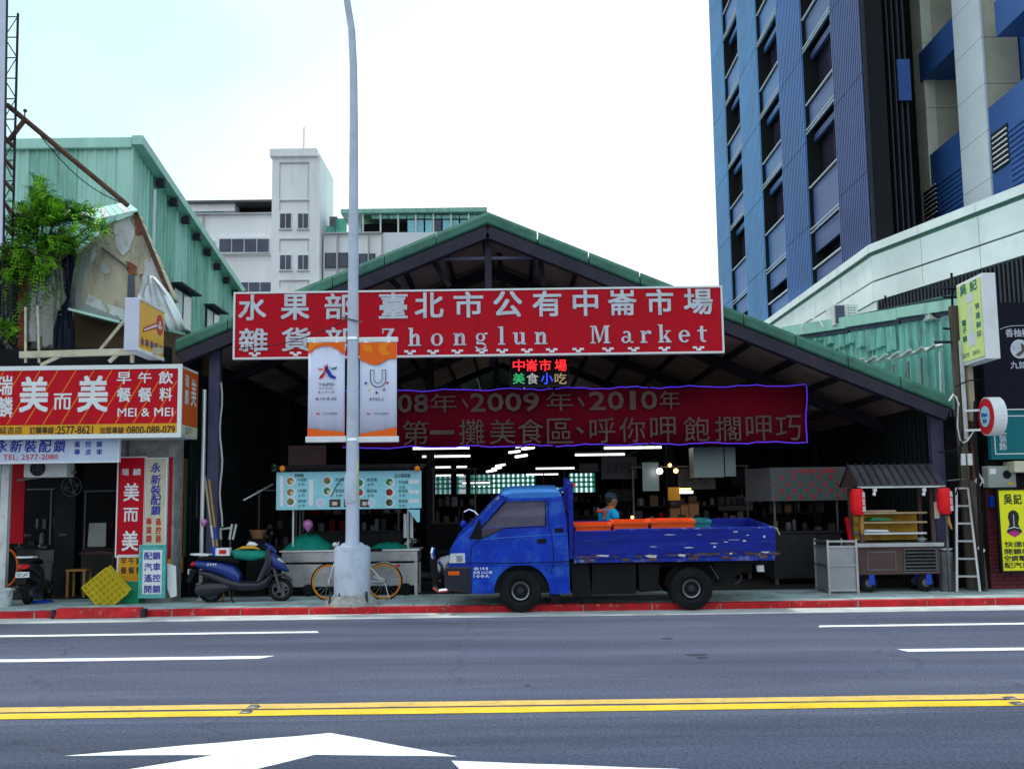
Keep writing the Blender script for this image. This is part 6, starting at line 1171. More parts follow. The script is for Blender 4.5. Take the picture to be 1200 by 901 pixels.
for x, y in ((x0-.01, 16.97), (x1, 16.97), (xs, ys), (xs+x1-x0, ys)): b = MB('steel'); b.bar((x, y, PZ), (x, y, at(985, 632, 17).z), .035, .035); b.build('post', cb)
b = MB('sign_red'); b.bar(at(997, 636, 17.2), at(992, 606, 17.3), .06, .03); b.build('red_board', None, label='narrow red board standing behind the metal cabinet trolley', cat='board')
bn2 = thing('waste_bin', 'dim grey waste bin with a pale plate on top between cart and ladder', 'bin', (at(1108, 690, 17.15).x, 17.15, PZ)); p = at(1108, 660, 17.15); b = MB('steel_dim'); b.lathe([(.11, PZ), (.13, at(1108, 646, 17.15).z)], (p.x, 17.15, 0), n=14); b.build('body', bn2, smooth=True); z = at(1108, 643, 17.15).z; b = MB('lavender'); b.lathe([(.05, z-.03), (.10, z), (.10, z+.012)], (p.x, 17.1, 0), n=14); b.build('plate', bn2)
# ============================================================ STALLS INSIDE THE HALL
mnb = thing('menu_board', 'white menu board with red and green characters above a dark counter', 'menu board', (at(945, 587, 19).x, 19, at(945, 587, 19).z)); x0, x1, z0, z1 = rc(904, 547.5, 998, 586, 18.8)
defm('menu_dim', (.11, .11, .125), .6, var=.12, scale=3, spec=.1)  # menu board's white darkened: shade in the hall put into its colour
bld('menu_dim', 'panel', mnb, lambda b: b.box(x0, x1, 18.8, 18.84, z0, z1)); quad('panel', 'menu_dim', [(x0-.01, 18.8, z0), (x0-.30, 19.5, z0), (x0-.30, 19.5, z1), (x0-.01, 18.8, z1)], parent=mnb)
f = Face((0, 18.8, 0)); rnd = random.Random(3); W = '麵飯湯粥羹餃鍋肉魚蛋菜滷炒乾大小米粉'
for i in range(12):
    for j in range(4):
        if rnd.random() < .12: continue
        u = x0+.08+i*(x1-x0-.12)/12; b = MB('red_ink' if (i+j) % 2 else 'green_ink'); f.text(b, rnd.choice(W), u, z1-.18-j*.115, .055, .075, .004, .03); b.build('letter', mnb, fix=False)
b = MB('red_ink'); f.text(b, '小吃部 炒飯', x0+.75, z1-.07, .8, .08, .004, .03); b.build('letter', mnb, fix=False)
defm('stall_dark', (.022, .022, .026), .6, var=.3, scale=4, spec=.3)  # stalls nearly black: dimness of the hall put into the colour
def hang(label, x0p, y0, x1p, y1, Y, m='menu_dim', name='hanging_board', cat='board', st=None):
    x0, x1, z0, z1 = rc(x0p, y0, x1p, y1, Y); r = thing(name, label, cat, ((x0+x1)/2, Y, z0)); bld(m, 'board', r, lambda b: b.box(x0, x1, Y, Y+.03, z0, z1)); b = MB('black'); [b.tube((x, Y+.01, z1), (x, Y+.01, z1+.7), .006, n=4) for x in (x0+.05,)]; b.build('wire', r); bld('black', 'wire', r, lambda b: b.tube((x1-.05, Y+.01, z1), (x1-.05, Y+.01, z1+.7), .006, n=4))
    if st: b = MB('dark_ink'); Face((0, Y, 0)).text(b, st, (x0+x1)/2, (z0+z1)/2, (x1-x0)*.7, (z1-z0)*.5, .004, .01); b.build('lettering', r, fix=False)
GR = random.Random(21)
def goods(r, x0, x1, Y, dep, zt):
    for lev, (ya, yb) in ((zt+.001, (Y+.1, Y+dep*.5)), (zt+.321, (Y+dep*.6, Y+dep-.08))):
        x = x0+.08
        while x < x1-.12:
            w_ = GR.uniform(.05, .16); h = GR.uniform(.06, .24); y = GR.uniform(ya, yb); m = GR.choice(['steel_dim', 'cart_wood', 'stall_dark', 'steel_dim', 'banner_red', 'menu_dim', 'steel_dim', 'brown_wall', 'stall_dark', 'stall_dark']); b = MB(m)
            if GR.random() < .5: b.lathe([(w_*.4, lev), (w_*.5, lev+h*.1), (w_*.5, lev+h*.8), (w_*.3, lev+h)], (x+w_/2, y, 0), n=10); b.build(GR.choice(['pot', 'jar', 'bowl']), r)
            else: b.box(x, x+w_, y-.05, y+.05, lev, lev+h); b.build(GR.choice(['food_box', 'tray']), r)
            x += w_+GR.uniform(.02, .14)
def counter(label, x0p, x1p, ytop, Y, dep=.8, m='stall_dark', hood=None):
    x0, x1 = at(x0p, 600, Y).x, at(x1p, 600, Y).x; zt = at((x0p+x1p)/2, ytop, Y).z; r = thing('stall_counter', label, 'counter', ((x0+x1)/2, Y, PZ)); bld(m, 'cabinet', r, lambda b: b.box(x0, x1, Y+.03, Y+dep, PZ+.1, zt-.04), bevel=.01); bld('stall_dark', 'counter_top', r, lambda b: b.box(x0-.03, x1+.03, Y, Y+dep+.03, zt-.037, zt))
    for x in (x0+.05, x1-.05): bld('steel_dim', 'leg', r, lambda b: b.box(x-.03, x+.03, Y+.05, Y+.11, PZ, PZ+.098)); bld('steel_dim', 'upright', r, lambda b: b.box(x-.015, x+.015, Y+.02, Y+.05, zt+.002, zt+1.05))
    bld('steel_dim', 'top_rail', r, lambda b: b.box(x0, x1, Y+.02, Y+.05, zt+1.052, zt+1.08)); bld('black', 'shelf', r, lambda b: b.box(x0, x1, Y+dep*.55, Y+dep, zt+.3, zt+.32)); goods(r, x0, x1, Y, dep, zt); return x0, x1, zt
counter('dim steel counter under the white menu board', 905, 985, 622, 18.9); counter('dark counter with boxes behind the truck bed', 740, 880, 612, 20.5); counter('dark counter at the middle of the hall behind the cab', 505, 560, 612, 21.5, m='dark_wall'); counter('dark counter far back in the left part of the hall', 300, 350, 640, 20.5, m='dark_wall')
for a_ in (('dark stall counter with pots deep in the right of the hall', 868, 935, 606, 24.5), ('dark stall counter with pots deep behind the man in blue', 660, 745, 604, 25), ('dark stall counter with jars behind the blue menu stall', 352, 470, 622, 20.2), ('dark stall counter with boxes behind the cab roof', 575, 640, 602, 28)): counter(*a_)
for i, (x, y, w__, h__, Y, m) in enumerate(((690, 548, 22, 10, 27, 'steel_dim'), (640, 553, 0, 0, 30, ''), (727, 580, 30, 14, 22, 'stall_dark'), (870, 560, 24, 20, 23, 'stall_dark'), (862, 590, 40, 16, 22.5, 'steel_dim'))):
    if w__: hang(['small dim board hanging deep in the hall above the cab rear', '', 'near black board low behind the man in blue', 'near black board hanging between range hood and menu board', 'dim grey board low between range hood and menu board'][i], x-w__/2, y-h__/2, x+w__/2, y+h__/2, Y, m)
counter('narrow dark shelf of jars in the gap between the column and the left market post', 206, 238, 648, 18.8); counter('dark shelf counter at the back of the breakfast shop', 20, 62, 640, 20.2); counter('dark shelf counter behind the hanging sheet in the breakfast shop', 96, 140, 642, 20.2)
for i, (x, y, w__, h__, m) in enumerate(((212, 575, 14, 44, 'tarp_dark'), (226, 580, 12, 50, 'grey_plastic'), (222, 610, 10, 22, 'blue_ink'))):
    cl_ = MB(m); P_ = [(at(x-w__/2+w__*k/6, y+(-h__/2 if j == 0 else h__/2), 18.3).x, 18.3+.05*sin(k*1.9+j), at(x, y+(-h__/2 if j == 0 else h__/2)+(3*sin(k*1.3) if j else 0), 18.3).z) for j in range(2) for k in range(7)]
    cl_.add(P_, [(k, k+1, k+8, k+7) for k in range(6)]); cl_.build('hanging_coat', None, label=['dark navy coat hanging in the gap left of the market post', 'grey coat hanging close to the left market post', 'short blue garment hanging low left of the market post'][i], cat='coat', fix=False)
hang('dim brown board hanging in the dark above the blue menu stall', 338, 522, 382, 545, 19.5, 'cart_wood')
hd = thing('range_hood', 'grey steel range hood hanging above the stall right of the warm bulbs', 'range hood', (at(833, 558, 20).x, 20, at(833, 558, 20).z)); x0, x1, z0, z1 = rc(813, 524, 848, 559, 20); bld('range_steel', 'hood', hd, lambda b: b.prism([(x0, z0), (x1, z0), (x1, z1), (x0, z1)], 20, 20.5)); x0, x1, z0, z1 = rc(849.5, 524, 862, 558, 20); bld('range_steel', 'side_sheet', hd, lambda b: b.box(x0, x1, 20, 20.03, z0, z1))
hang('dim grey board hanging above the man in blue', 705, 535, 746, 561, 21, st='滷肉飯 切仔麵'); hang('dim framed glass board left of the white round bulb', 753, 542, 772, 575, 20.5, 'range_steel'); hang('orange lit board below the warm bulbs', 783, 571, 797, 586, 20.6, 'ochre_glow'); hang('dim board with red marks right of the warm bulbs', 795, 549, 838, 573, 21.2, 'steel_dim', st='小吃 熱炒')
def bulb(label, x, y, Y, m, r_=.05):
    p = at(x, y, Y); t = thing('light_bulb', label, 'bulb', tuple(p)); b = MB(m); b.ball(p, r_); b.build('glass', t, smooth=True); bld('black', 'socket', t, lambda b: b.tube((p.x, p.y, p.z+r_*.9), (p.x, p.y, p.z+r_+.08), .02, n=6)); bld('black', 'cord', t, lambda b: b.tube((p.x, p.y, p.z+r_+.08), (p.x, p.y, p.z+.9), .005, n=4))
bulb('bright white round bulb hanging in the stall behind the truck', 773, 552, 20.1, 'bulb_white', .06); bulb('warm orange bulb to the right of the bright white bulb', 792, 551.5, 20.2, 'bulb_warm', .045); bulb('dimmer orange bulb just above the warm one', 785, 545, 20.4, 'bulb_warm', .035); bulb('tiny warm bulb low in the dark stall behind the truck bed', 741, 606, 20.3, 'bulb_warm', .03); bulb('tiny orange bulb at the left side of the white menu board', 892, 574, 19.2, 'bulb_warm', .028)
x0, x1, z0, z1 = rc(797, 572, 812, 578, 20.2); t = thing('stall_lamp', 'small white lamp with an orange top in the stall behind the truck', 'lamp', ((x0+x1)/2, 20.2, z0)); bld('tube_lamp', 'tube', t, lambda b: b.box(x0, x1, 20.2, 20.26, z0, z0+.05)); bld('bulb_warm', 'shade', t, lambda b: b.box(x0, x1-.04, 20.2, 20.26, z1-.03, z1))
for i, (x0p, x1p, y0, y1) in enumerate(((798, 807, 592, 611), (808, 819, 590, 611), (786, 797, 596, 611))):
    x0, x1, z0, z1 = rc(x0p, y0, x1p, y1, 20.7); t = thing('cardboard_box', ['brown cardboard box in the middle of three on the stall counter', 'tallest brown cardboard box at the right of three on the stall counter', 'low brown cardboard box at the left of three on the stall counter'][i], 'box', ((x0+x1)/2, 20.7, z0), 'cardboard boxes on the counter behind the truck'); bld('brown_card', 'body', t, lambda b: b.box(x0, x1, 20.7, 20.95, z0, z1)); bld('brown_card', 'flap', t, lambda b: b.add([(x0, 20.69, z1), (x1, 20.69, z1), (x1+.02, 20.6, z1+.04), (x0-.02, 20.6, z1+.04)], [(0, 1, 2, 3)]))
# ============================================================ BLUE MENU STALL on the left
MY = 17.75; st = thing('menu_stall', 'steel food stall with a long pale blue picture menu banner', 'food stall', (at(410, 697, MY).x, MY, PZ))
xl, xr, z0, zt = rc(331, 645, 488, 692, MY)
zt = at(410, 646, MY).z; zm = at(410, 657, MY).z
bld('steel', 'counter_front', st, lambda b: b.box(xl, xr, MY+.02, MY+.7, zm-.02, zt), bevel=.01); bld('steel', 'counter_front', st, lambda b: b.box(xl+.03, xr-.03, MY+.06, MY+.66, PZ+.15, zm-.05), bevel=.01); bld('alu', 'counter_top', st, lambda b: b.box(xl-.03, xr+.03, MY-.02, MY+.72, zt+.002, zt+.03))
for x in (xl+.03, xr-.03): bld('steel', 'leg', st, lambda b: b.box(x-.025, x+.025, MY+.0, MY+.05, PZ, zm-.022)); bld('steel', 'leg', st, lambda b: b.box(x-.025, x+.025, MY+.62, MY+.67, PZ, zm-.06))
for px_ in (343, 478): x = at(px_, 610, MY).x; bld('alu', 'post', st, lambda b: b.tube((x, MY+.05, zt+.03), (x, MY+.05, at(410, 550, MY).z), .018, n=8)); bld('steel_dim', 'post', st, lambda b: b.tube((x, MY+.62, zt+.03), (x, MY+.62, at(410, 550, MY).z), .018, n=8))
bld('rubber', 'wheel', st, lambda b: b.lathe([(.08, MY-.02), (.1, MY), (.1, MY+.03), (.08, MY+.05)], (at(361, 690, MY).x, 0, PZ+.1), 'y', 16)); bld('rubber', 'wheel', st, lambda b: b.lathe([(.08, MY-.02), (.1, MY), (.1, MY+.03), (.08, MY+.05)], (at(475, 690, MY).x, 0, PZ+.1), 'y', 16))
x0, x1, zz0, zz1 = rc(325, 552.5, 493, 596, MY-.1); bld('menu_blue', 'menu_panel', st, lambda b: b.box(x0, x1, MY-.12, MY-.10, zz0, zz1)); f = Face((0, MY-.12, 0)); YF = MY-.12
b = MB('cart_roof'); xa_, xb_ = at(322, 545, MY).x, at(494, 545, MY).x; za, zb_ = zz1+.015, at(410, 546.5, MY-.1).z
b.prism([(MY-.16, za), (MY+.9, za+.10), (MY+.9, za+.14), (MY-.16, zb_-.01)], xa_, xb_, 'x'); b.build('awning', st); b = MB('rubber'); b.tube((xa_, MY-.17, za+.045), (xb_, MY-.17, za+.045), .045, n=10); b.build('awning_roll', st, smooth=True)
def pd_(m, x, y, r_): p = at(x, y, YF); b = MB(m); f.disc(b, p.x, p.z, r_, .003, 16); b.build('food_picture', st)
rn = random.Random(5)
for x, ys_ in ((341, (564, 577, 588)), (384, (563.5, 575.5)), (422, (566, 577)), (457, (565, 577, 589))):
    for y in ys_:
        pd_('white', x, y, .08); p = at(x, y, YF); b = MB(rn.choice(['green_ink', 'rust', 'brown_card'])); f.disc(b, p.x-.01, p.z+.005, .058, .006, 12); b.build('food_picture', st); b = MB(rn.choice(['red_ink', 'cream', 'crate_green'])); f.disc(b, p.x+.015, p.z-.01, .03, .009, 8); b.build('food_picture', st)
def mt(stg, x0p, x1p, y0, y1, m='dark_ink', bo=.02): put(st, f, m, stg, x0p, x1p, y0, y1, YF, 'lettering', bo, .004)
mt('招牌飯', 345, 356, 555, 559); mt('日式蔬菜飯', 463, 481, 555, 559.5)
for x, ys_, n_ in ((349, (560, 573, 585), 10), (393, (560, 573), 12), (430, (560, 573), 12), (467, (563, 573, 585), 11)):
    for y in ys_: mt(rn.choice(['牛肉湯麵', '蔬菜飯', '蛋炒飯', '燒肉飯']), x, x+n_, y, y+4, bo=.01); mt(rn.choice(['$ 80', '$ 95', '$ 70', '$ 75']), x+1, x+8, y+6, y+9.5, bo=.01)
for x in (375.5, 434.5): pd_('white', x, 589, .072); p = at(x, 589, YF); b = MB('board_blue'); f.disc(b, p.x, p.z, .055, .006, 14); b.build('food_picture', st)
for x0p, x1p in ((386, 399), (403, 408), (422, 433)): x0, x1, z0_, z1_ = rc(x0p, 585, x1p, 594, YF); b = MB('cart_wood'); f.rect(b, x0, x1, z0_, z1_); b.build('food_photo', st); b = MB('cream'); f.rect(b, x0+(x1-x0)*.25, x1-(x1-x0)*.3, z0_+.03, z1_-.04, .006); b.build('food_photo', st)
for x0p, x1p, y0, y1 in ((362, 367, 562, 592), (328, 332, 558, 593), (479, 491, 562, 566.5), (479, 491, 574, 578), (479, 491, 585, 589)): x0, x1, z0_, z1_ = rc(x0p, y0, x1p, y1, YF); b = MB('white'); f.rect(b, x0, x1, z0_, z1_); b.build('blank_patch', st)
for x, y in ((331, 549), (489, 549)):
    p = at(x, y, YF-.08); b = MB('orange_b'); b.ball(p, .05); b.build('pineapple_ornament' if x < 400 else 'orange_ornament', None, label='small orange ornament with green leaves at the left end of the stall awning' if x < 400 else 'small round orange ornament at the right end of the stall awning', cat='ornament', smooth=True)
p = at(325, 548, YF-.08); b = MB('green_ink')
for k in range(7): a = k*.9; b.add([p, p+Vector((-.04+.02*cos(a), .02*sin(a), .05*sin(a))), p+Vector((-.09+.03*cos(a), .03*sin(a), .07*sin(a)))], [(0, 1, 2)])
b.build('leaf_tuft', None, label='green leaves of the ornament at the left end of the awning', cat='leaves', kind='stuff')
b = MB('menu_blue'); q = [at(x, y, YF-.02) for x, y in ((478, 597), (492, 597), (492, 611), (489, 612))]; b.add(q, [(0, 1, 2, 3)]); b.build('banner_corner', st, fix=False)
for x0, x1, h in ((332, 388, .26), (432, 478, .10)):
    pa, pb = at(x0, 645, MY+.1), at(x1, 645, MY+.1); n = 14; rows = []; b = MB('tarp_teal'); 
    for j, (yy, hh) in enumerate(((MY-.02, 0), (MY+.12, .7), (MY+.3, 1), (MY+.5, .9), (MY+.66, .1))):
        for i in range(n+1): u = i/n; env = min(1, u*3.2, (1-u)*2.6)**.7; rows.append((pa.x+(pb.x-pa.x)*u, yy+.01*sin(i*2), zt+.035+h*hh*env+.012*sin(i*1.9+j)))
    b.add(rows, [(j*(n+1)+i, j*(n+1)+i+1, (j+1)*(n+1)+i+1, (j+1)*(n+1)+i) for j in range(4) for i in range(n)]); b.build('teal_cover', None, label='crumpled teal plastic cover heaped on the left part of the stall counter' if x0 < 400 else 'flat teal plastic cover on the right part of the stall counter', cat='plastic cover', smooth=True, fix=False)
for i, x in enumerate((474.5, 482)): cl_ = MB('white_dirty'); cl_.add([(at(x+dx, y, MY-.02+.01*sin(dx+y)).x, MY-.02+.02*sin(dx*1.3), at(x, y, MY).z) for y in (602, 615, 630) for dx in (-1.5, .5, 2)], [(0, 1, 4, 3), (1, 2, 5, 4), (3, 4, 7, 6), (4, 5, 8, 7)]); cl_.build('hanging_towel', None, label=['white towel hanging left of the right stall post', 'white towel hanging right of the right stall post'][i], cat='towel', fix=False)
b = MB('alu'); b.bar(at(285, 586, MY-.2), at(320, 567, MY+.2), .03, .02); b.build('awning_arm', None, label='thin pale awning arm slanting in the dark left of the blue menu', cat='arm')
wb = thing('wicker_basket', 'brown wicker basket standing on a box in the dark behind the blue scooter', 'basket', (at(301, 632, 18.3).x, 18.3, PZ)); x0, x1, z0, z1 = rc(290, 621, 312, 631, 18.3); bld('brown_card', 'basket', wb, lambda b: b.lathe([(.10, z0), (.16, z1), (.15, z1)], ((x0+x1)/2, 18.4, 0), n=14)); bld('black', 'stand', wb, lambda b: b.box(x0, x1, 18.25, 18.6, PZ, z0-.003))
ch = thing('white_chair', 'folded white metal chair frame in the dark beside the left market post', 'chair', (at(267, 640, 17.8).x, 17.8, PZ))
for p, q in (((258, 618), (259, 632)), ((258, 620), (272, 618)), ((272, 614), (269, 632)), ((277, 614), (273, 632))): b = MB('white_dirty'); b.bar(at(*p, 17.8), at(*q, 17.8), .035, .03); b.build('frame_bar', ch)
for px_ in (259, 270): p = at(px_, 632, 17.8); b = MB('steel_dim'); b.bar(p, (p.x, 17.8, PZ), .02, .02); b.build('leg', ch)
# ============================================================ BLUE TRUCK (side view, nose to the left)
TY = 15.55; K = F_/TY; tk = thing('pickup_truck', 'battered blue flatbed light truck parked against the kerb with orange crates in its bed', 'truck', (0, 0, 0))
_P0 = at(610.4, 719.2, TY)
def T(px, py): q_ = at(px, py, TY); return (q_.x-_P0.x, q_.z)   # photo point on the near side -> truck X, Z
W2 = 1.60                                           # truck width; near side at local y=0
def tp(name, m, pts, y0, y1, parent=tk, **k): b = MB(m); b.prism([T(x, y) for x, y in pts], y0, y1, 'y'); return b.build(name, parent, **k)
def wheel(cx, y, r=.305, w_=.17, rad=0, face=-1, name='wheel'):
    o = MB('rubber'); o.lathe([(r*.62, y), (r*.80, y-.006), (r*.93, y+.008), (r, y+.03), (r, y+w_-.03), (r*.93, y+w_-.008), (r*.62, y+w_)], (cx, 0, r), 'y', 36, caps=False); wh = o.build(name, tk, smooth=True)
    for k in range(3): b = MB('black'); rr = r+.001; b.lathe([(rr, y+.045+k*.035), (rr, y+.053+k*.035)], (cx, 0, r), 'y', 30); b.build('tread', wh)
    s0 = y+.01 if face < 0 else y+w_-.01; d = 1 if face < 0 else -1
    b = MB('steel_dark'); b.lathe([(r*.62, s0), (r*.60, s0+d*.03), (r*.48, s0+d*.055), (r*.40, s0+d*.03), (r*.36, s0+d*.028), (r*.2, s0+d*.05), (r*.19, s0+d*.02), (r*.14, s0+d*.0), (r*.10, s0-d*.006), (.001, s0-d*.006)], (cx, 0, r), 'y', 28, caps=False); b.build('rim', wh, smooth=True)
    b = MB('steel'); b.lathe([(r*.44, s0+d*.022), (r*.41, s0+d*.012), (r*.37, s0+d*.022)], (cx, 0, r), 'y', 28, caps=False); b.build('rim_ring', wh)
    for k in range(6): a = k*pi/3; b = MB('black'); b.tube((cx+r*.3*cos(a), s0+d*.028, r+r*.3*sin(a)), (cx+r*.3*cos(a), s0+d*.024, r+r*.3*sin(a)), .013, n=6); b.build('hub_nut', wh)
    return wh
wfx, wrx = 0.0, T(811, 694)[0]
wheel(wfx, .02); wheel(wrx, .03); wheel(wfx, W2-.19, face=1); wheel(wrx, W2-.20, face=1)
wheel(wrx-.02, .22, face=1)
# cab: lower body with wheel arch
def archpts(cx, cy, r, a0, a1, n=14): return [(cx+r*cos(radians(a0+(a1-a0)*i/n)), cy-r*sin(radians(a0+(a1-a0)*i/n))) for i in range(n+1)]
low = [(525.5, 662), (525.5, 659), (528, 644), (531, 639), (536, 633), (543, 626.5), (551, 619.5), (590, 617.8), (640, 615.3), (664, 614.5), (667, 658), (668, 696), (646.5, 696.5)]+archpts(611.5, 694, 32.5, -4, 184, 16)+[(578, 696), (552, 696), (526, 680)]
tp('cab_body', 'truck_blue', low, 0, .06, bevel=.012); tp('cab_body', 'truck_blue', low, W2-.06, W2, bevel=.012)
tp('cab_core', 'black', [(532, 660), (545, 634), (664, 622), (664, 662), (532, 662)], .065, W2-.065)
tp('cab_front', 'truck_blue', [(525.5, 662), (528, 644), (537, 633.5), (551, 620), (553, 622), (539, 636), (531, 646), (528.5, 662)], .0605, W2-.0605)
tp('wheel_well', 'black', archpts(611.5, 694, 33.5, 0, 180, 12)+[(575, 660), (648, 660)][::-1], .062, .5)
# skirt, bumper
bump = [(520.5, 668), (523, 664), (552.5, 663.5), (553, 696), (524.5, 691.5), (521, 685)]
tp('bumper', 'scooter_dark', bump, -.02, W2+.02, bevel=.02)
tp('indicator', 'lens_amber', [(525.5, 669), (538.5, 669), (538.5, 673.5), (525.5, 673.5)], -.028, -.019)
tp('headlight', 'lens_clear', [(526, 658.5), (528.5, 648.5), (545, 648), (545.5, 659.5), (527, 659.8)], -.012, .07, bevel=.006); tp('headlight', 'lens_clear', [(526, 658.5), (528.5, 648.5), (545, 648), (545.5, 659.5), (527, 659.8)], W2-.07, W2+.012, bevel=.006)
tp('lamp_reflector', 'chrome', [(535, 651), (542, 650.5), (542.5, 657.5), (535.5, 658)], -.016, -.013)
# window frame, pillars and roof
tp('window_pillar', 'truck_blue', [(551, 620), (588, 581.5), (596, 581.5), (563.5, 619.3)], 0, .05, bevel=.008); tp('window_pillar', 'truck_blue', [(638.5, 583), (657, 581.5), (664.5, 614.6), (640, 615.4)], 0, .05, bevel=.008)
tp('window_pillar', 'truck_blue', [(551, 620), (588, 581.5), (596, 581.5), (563.5, 619.3)], W2-.05, W2, bevel=.008); tp('window_pillar', 'truck_blue', [(638.5, 583), (657, 581.5), (664.5, 614.6), (640, 615.4)], W2-.05, W2, bevel=.008)
tp('roof', 'truck_blue_lit', [(586, 583.5), (589, 579), (600, 576.8), (640, 575.4), (655, 575.8), (658, 580), (658, 584), (640, 586.5), (594, 588)], .02, W2-.02, bevel=.02)
tp('drip_rail', 'truck_blue', [(560, 613), (589, 582.5), (594, 587.5), (640, 586.5), (657, 585), (657, 583), (594, 584), (589, 579.5), (557, 611)], -.012, .03)
tp('windshield', 'glass_cab', [(553, 620.5), (587.5, 583.5), (589, 584.5), (555, 621.5)], .06, W2-.06)
tp('side_window', 'glass_cab', [(563.5, 619.5), (594, 586.8), (638.6, 586), (638.6, 616), (590, 618.5), (580, 623.5), (565, 630.5), (562, 624)], .018, .024); tp('side_window', 'glass_cab', [(563.5, 619.5), (594, 586.8), (638.6, 586), (638.6, 616), (590, 618.5)], W2-.024, W2-.018)
tp('door_glass_low', 'glass_dark', [(562.5, 619.8), (592, 618), (580, 623.5), (565, 630.5)], -.006, -.001)
tp('rear_window', 'glass_cab', [(658.5, 587), (661, 587), (664, 612), (661.5, 612)], .2, W2-.2); tp('cab_back', 'truck_blue', [(657, 583), (660, 583), (668, 696), (664, 696)], .052, .198); tp('cab_back', 'truck_blue', [(657, 583), (660, 583), (668, 696), (664, 696)], W2-.198, W2-.052); tp('cab_back', 'truck_blue', [(661.5, 613), (665, 613), (668, 696), (664.5, 696)], .199, W2-.199)
for x0, x1, m in ((625, 640, 'cart_wood'),): tp('seat', 'seat_cloth', [(612, 640), (632, 640), (640, 600), (646, 600), (642, 645), (612, 645)], .2, W2-.2)
b = MB('black'); cx_, cz_ = T(590, 622); b.pipe([(cx_+.1*cos(a)*.5, .5+.18*sin(a), cz_+.14*cos(a)) for a in [2*pi*i/16 for i in range(16)]], .014, 6, True); b.build('steering_wheel', tk)
# trim lines
def tl(name, m, pts, r_=.005, y=-.003): b = MB(m); b.pipe([(T(x, q)[0], y, T(x, q)[1]) for x, q in pts], r_, 4); return b.build(name, tk)
tl('door_gap', 'black', [(564, 631), (553, 640), (551.5, 658), (552, 692)]); tl('door_gap', 'black', [(641.5, 587), (643.5, 616), (648, 640), (648.5, 660), (645, 672)]); tl('door_gap', 'black', [(527, 660), (600, 659.8), (650, 658.5), (667.5, 657.5)], .006)
tl('crease', 'truck_blue_lit', [(553, 633), (590, 630), (640, 627), (665, 625.5)], .005); tl('crease', 'truck_blue', [(553, 661), (600, 662), (650, 661), (667, 660)], .010); tl('window_seal', 'black', [(563, 620), (593.5, 587), (639, 586.5), (639.5, 616.2), (591, 618.8), (580, 624), (564.5, 631)], .008, -.002)
tp('door_handle', 'black', [(629.5, 631.5), (640, 631), (640, 636), (629.5, 636.5)], -.02, -.001, bevel=.004); tp('vent_grille', 'black', [(650, 619), (659.5, 618.5), (659.5, 623.5), (650, 624)], -.006, -.001)
tp('quarter_cover', 'black', [(550, 631), (562.5, 607), (565, 621), (564, 632)], -.02, -.006, bevel=.004)
b = MB('truck_blue'); p = T(540, 620.5); b.ball((p[0], .9, p[1]), (.05, .05, .06), 12, 8); b.build('round_mirror', tk, smooth=True)  # truck blue stands in for the blue reflection in the mirror
tl('mirror_arm', 'chrome', [(541, 606), (547, 603), (553, 605), (558, 610)], .014, .9); tl('mirror_arm', 'black', [(535, 600), (535, 628), (542, 634)], .01, .9)
# chrome front guard
tl('front_guard', 'chrome', [(507, 644), (505.5, 650), (506.5, 657)], .028, .25); tl('front_guard', 'chrome', [(513, 661), (516.5, 666), (517, 676), (514, 683), (509, 685)], .022, .3); tl('front_guard', 'chrome', [(507, 690), (513, 695), (523, 694), (531, 688)], .028, .2)
b = MB('black'); b.bar((T(506, 655)[0], .28, T(506, 655)[1]), (T(510, 692)[0], .28, T(510, 692)[1]), .1, .08); b.build('front_guard_post', tk, bevel=.02)
f = Face((0, 0, 0))
for i, st_ in enumerate(('40·14·8', '自用 3.2小貨', '1·0·8·A')):
    (x0, z1), (x1, z0) = T(555, 664.5+i*4.4), T([572, 577, 573][i], 667.8+i*4.4); b = MB('white'); f.text(b, st_, (x0+x1)/2, (z0+z1)/2, x1-x0, z1-z0, .002, .05); b.build('lettering', tk, fix=False)
tp('marker_lamp', 'lens_amber', [(671.2, 566.5), (674, 566.5), (674, 571), (671.2, 571)], .0, .05)
# bed
bx0, bx1 = 671.5, 907
tp('headboard', 'bed_blue', [(665.5, 567), (671, 566.5), (672, 655), (667, 655)], .0, .07, bevel=.006); tp('headboard', 'bed_blue', [(665.5, 567), (671, 566.5), (672, 655), (667, 655)], W2-.07, W2, bevel=.006)
tp('headboard_rail', 'bed_blue', [(665.5, 567), (670.5, 567), (670.5, 572), (665.5, 572)], .075, W2-.075); tp('headboard_rail', 'bed_blue', [(666, 600), (670, 600), (670, 604), (666, 604)], .075, W2-.075); tp('headboard_panel', 'bed_blue', [(667, 621), (671, 621), (672, 655), (668, 655)], .075, W2-.075)
for yy in (.4, .8, 1.2): tp('headboard_bar', 'bed_blue', [(666, 572.3), (669, 572.3), (669, 620.6), (666, 620.6)], yy-.015, yy+.015)
b = MB('bed_blue'); b.bar((T(666, 569)[0], .04, T(666, 569)[1]), (T(655, 577)[0], .1, T(655, 577)[1]), .04, .05); b.build('headboard_brace', tk)
sidep = [(672.5, 622), (906, 618.2), (907, 650), (672.5, 655.5)]
for y0, y1 in ((-.035, -.005), (W2+.005, W2+.035)): tp('side_panel', 'bed_blue', sidep, y0, y1, bevel=.006)
for (xa_, ya, xb_, yb_, h, yy, m) in ((673, 622.4, 905.5, 618.6, 2.2, -.045, 'bed_blue'), (673, 647.5, 906, 642.6, 2.6, -.045, 'bed_blue'), (673, 633.6, 905, 629.4, 1.4, -.042, 'bed_blue')): tp('side_rib', m, [(xa_, ya), (xb_, yb_), (xb_, yb_+h), (xa_, ya+h)], yy, -.0355)
tp('top_edge', 'chipped', [(720, 619.6), (906, 616.8), (906, 618.4), (720, 621.3)], -.046, -.0)
rn = random.Random(11)
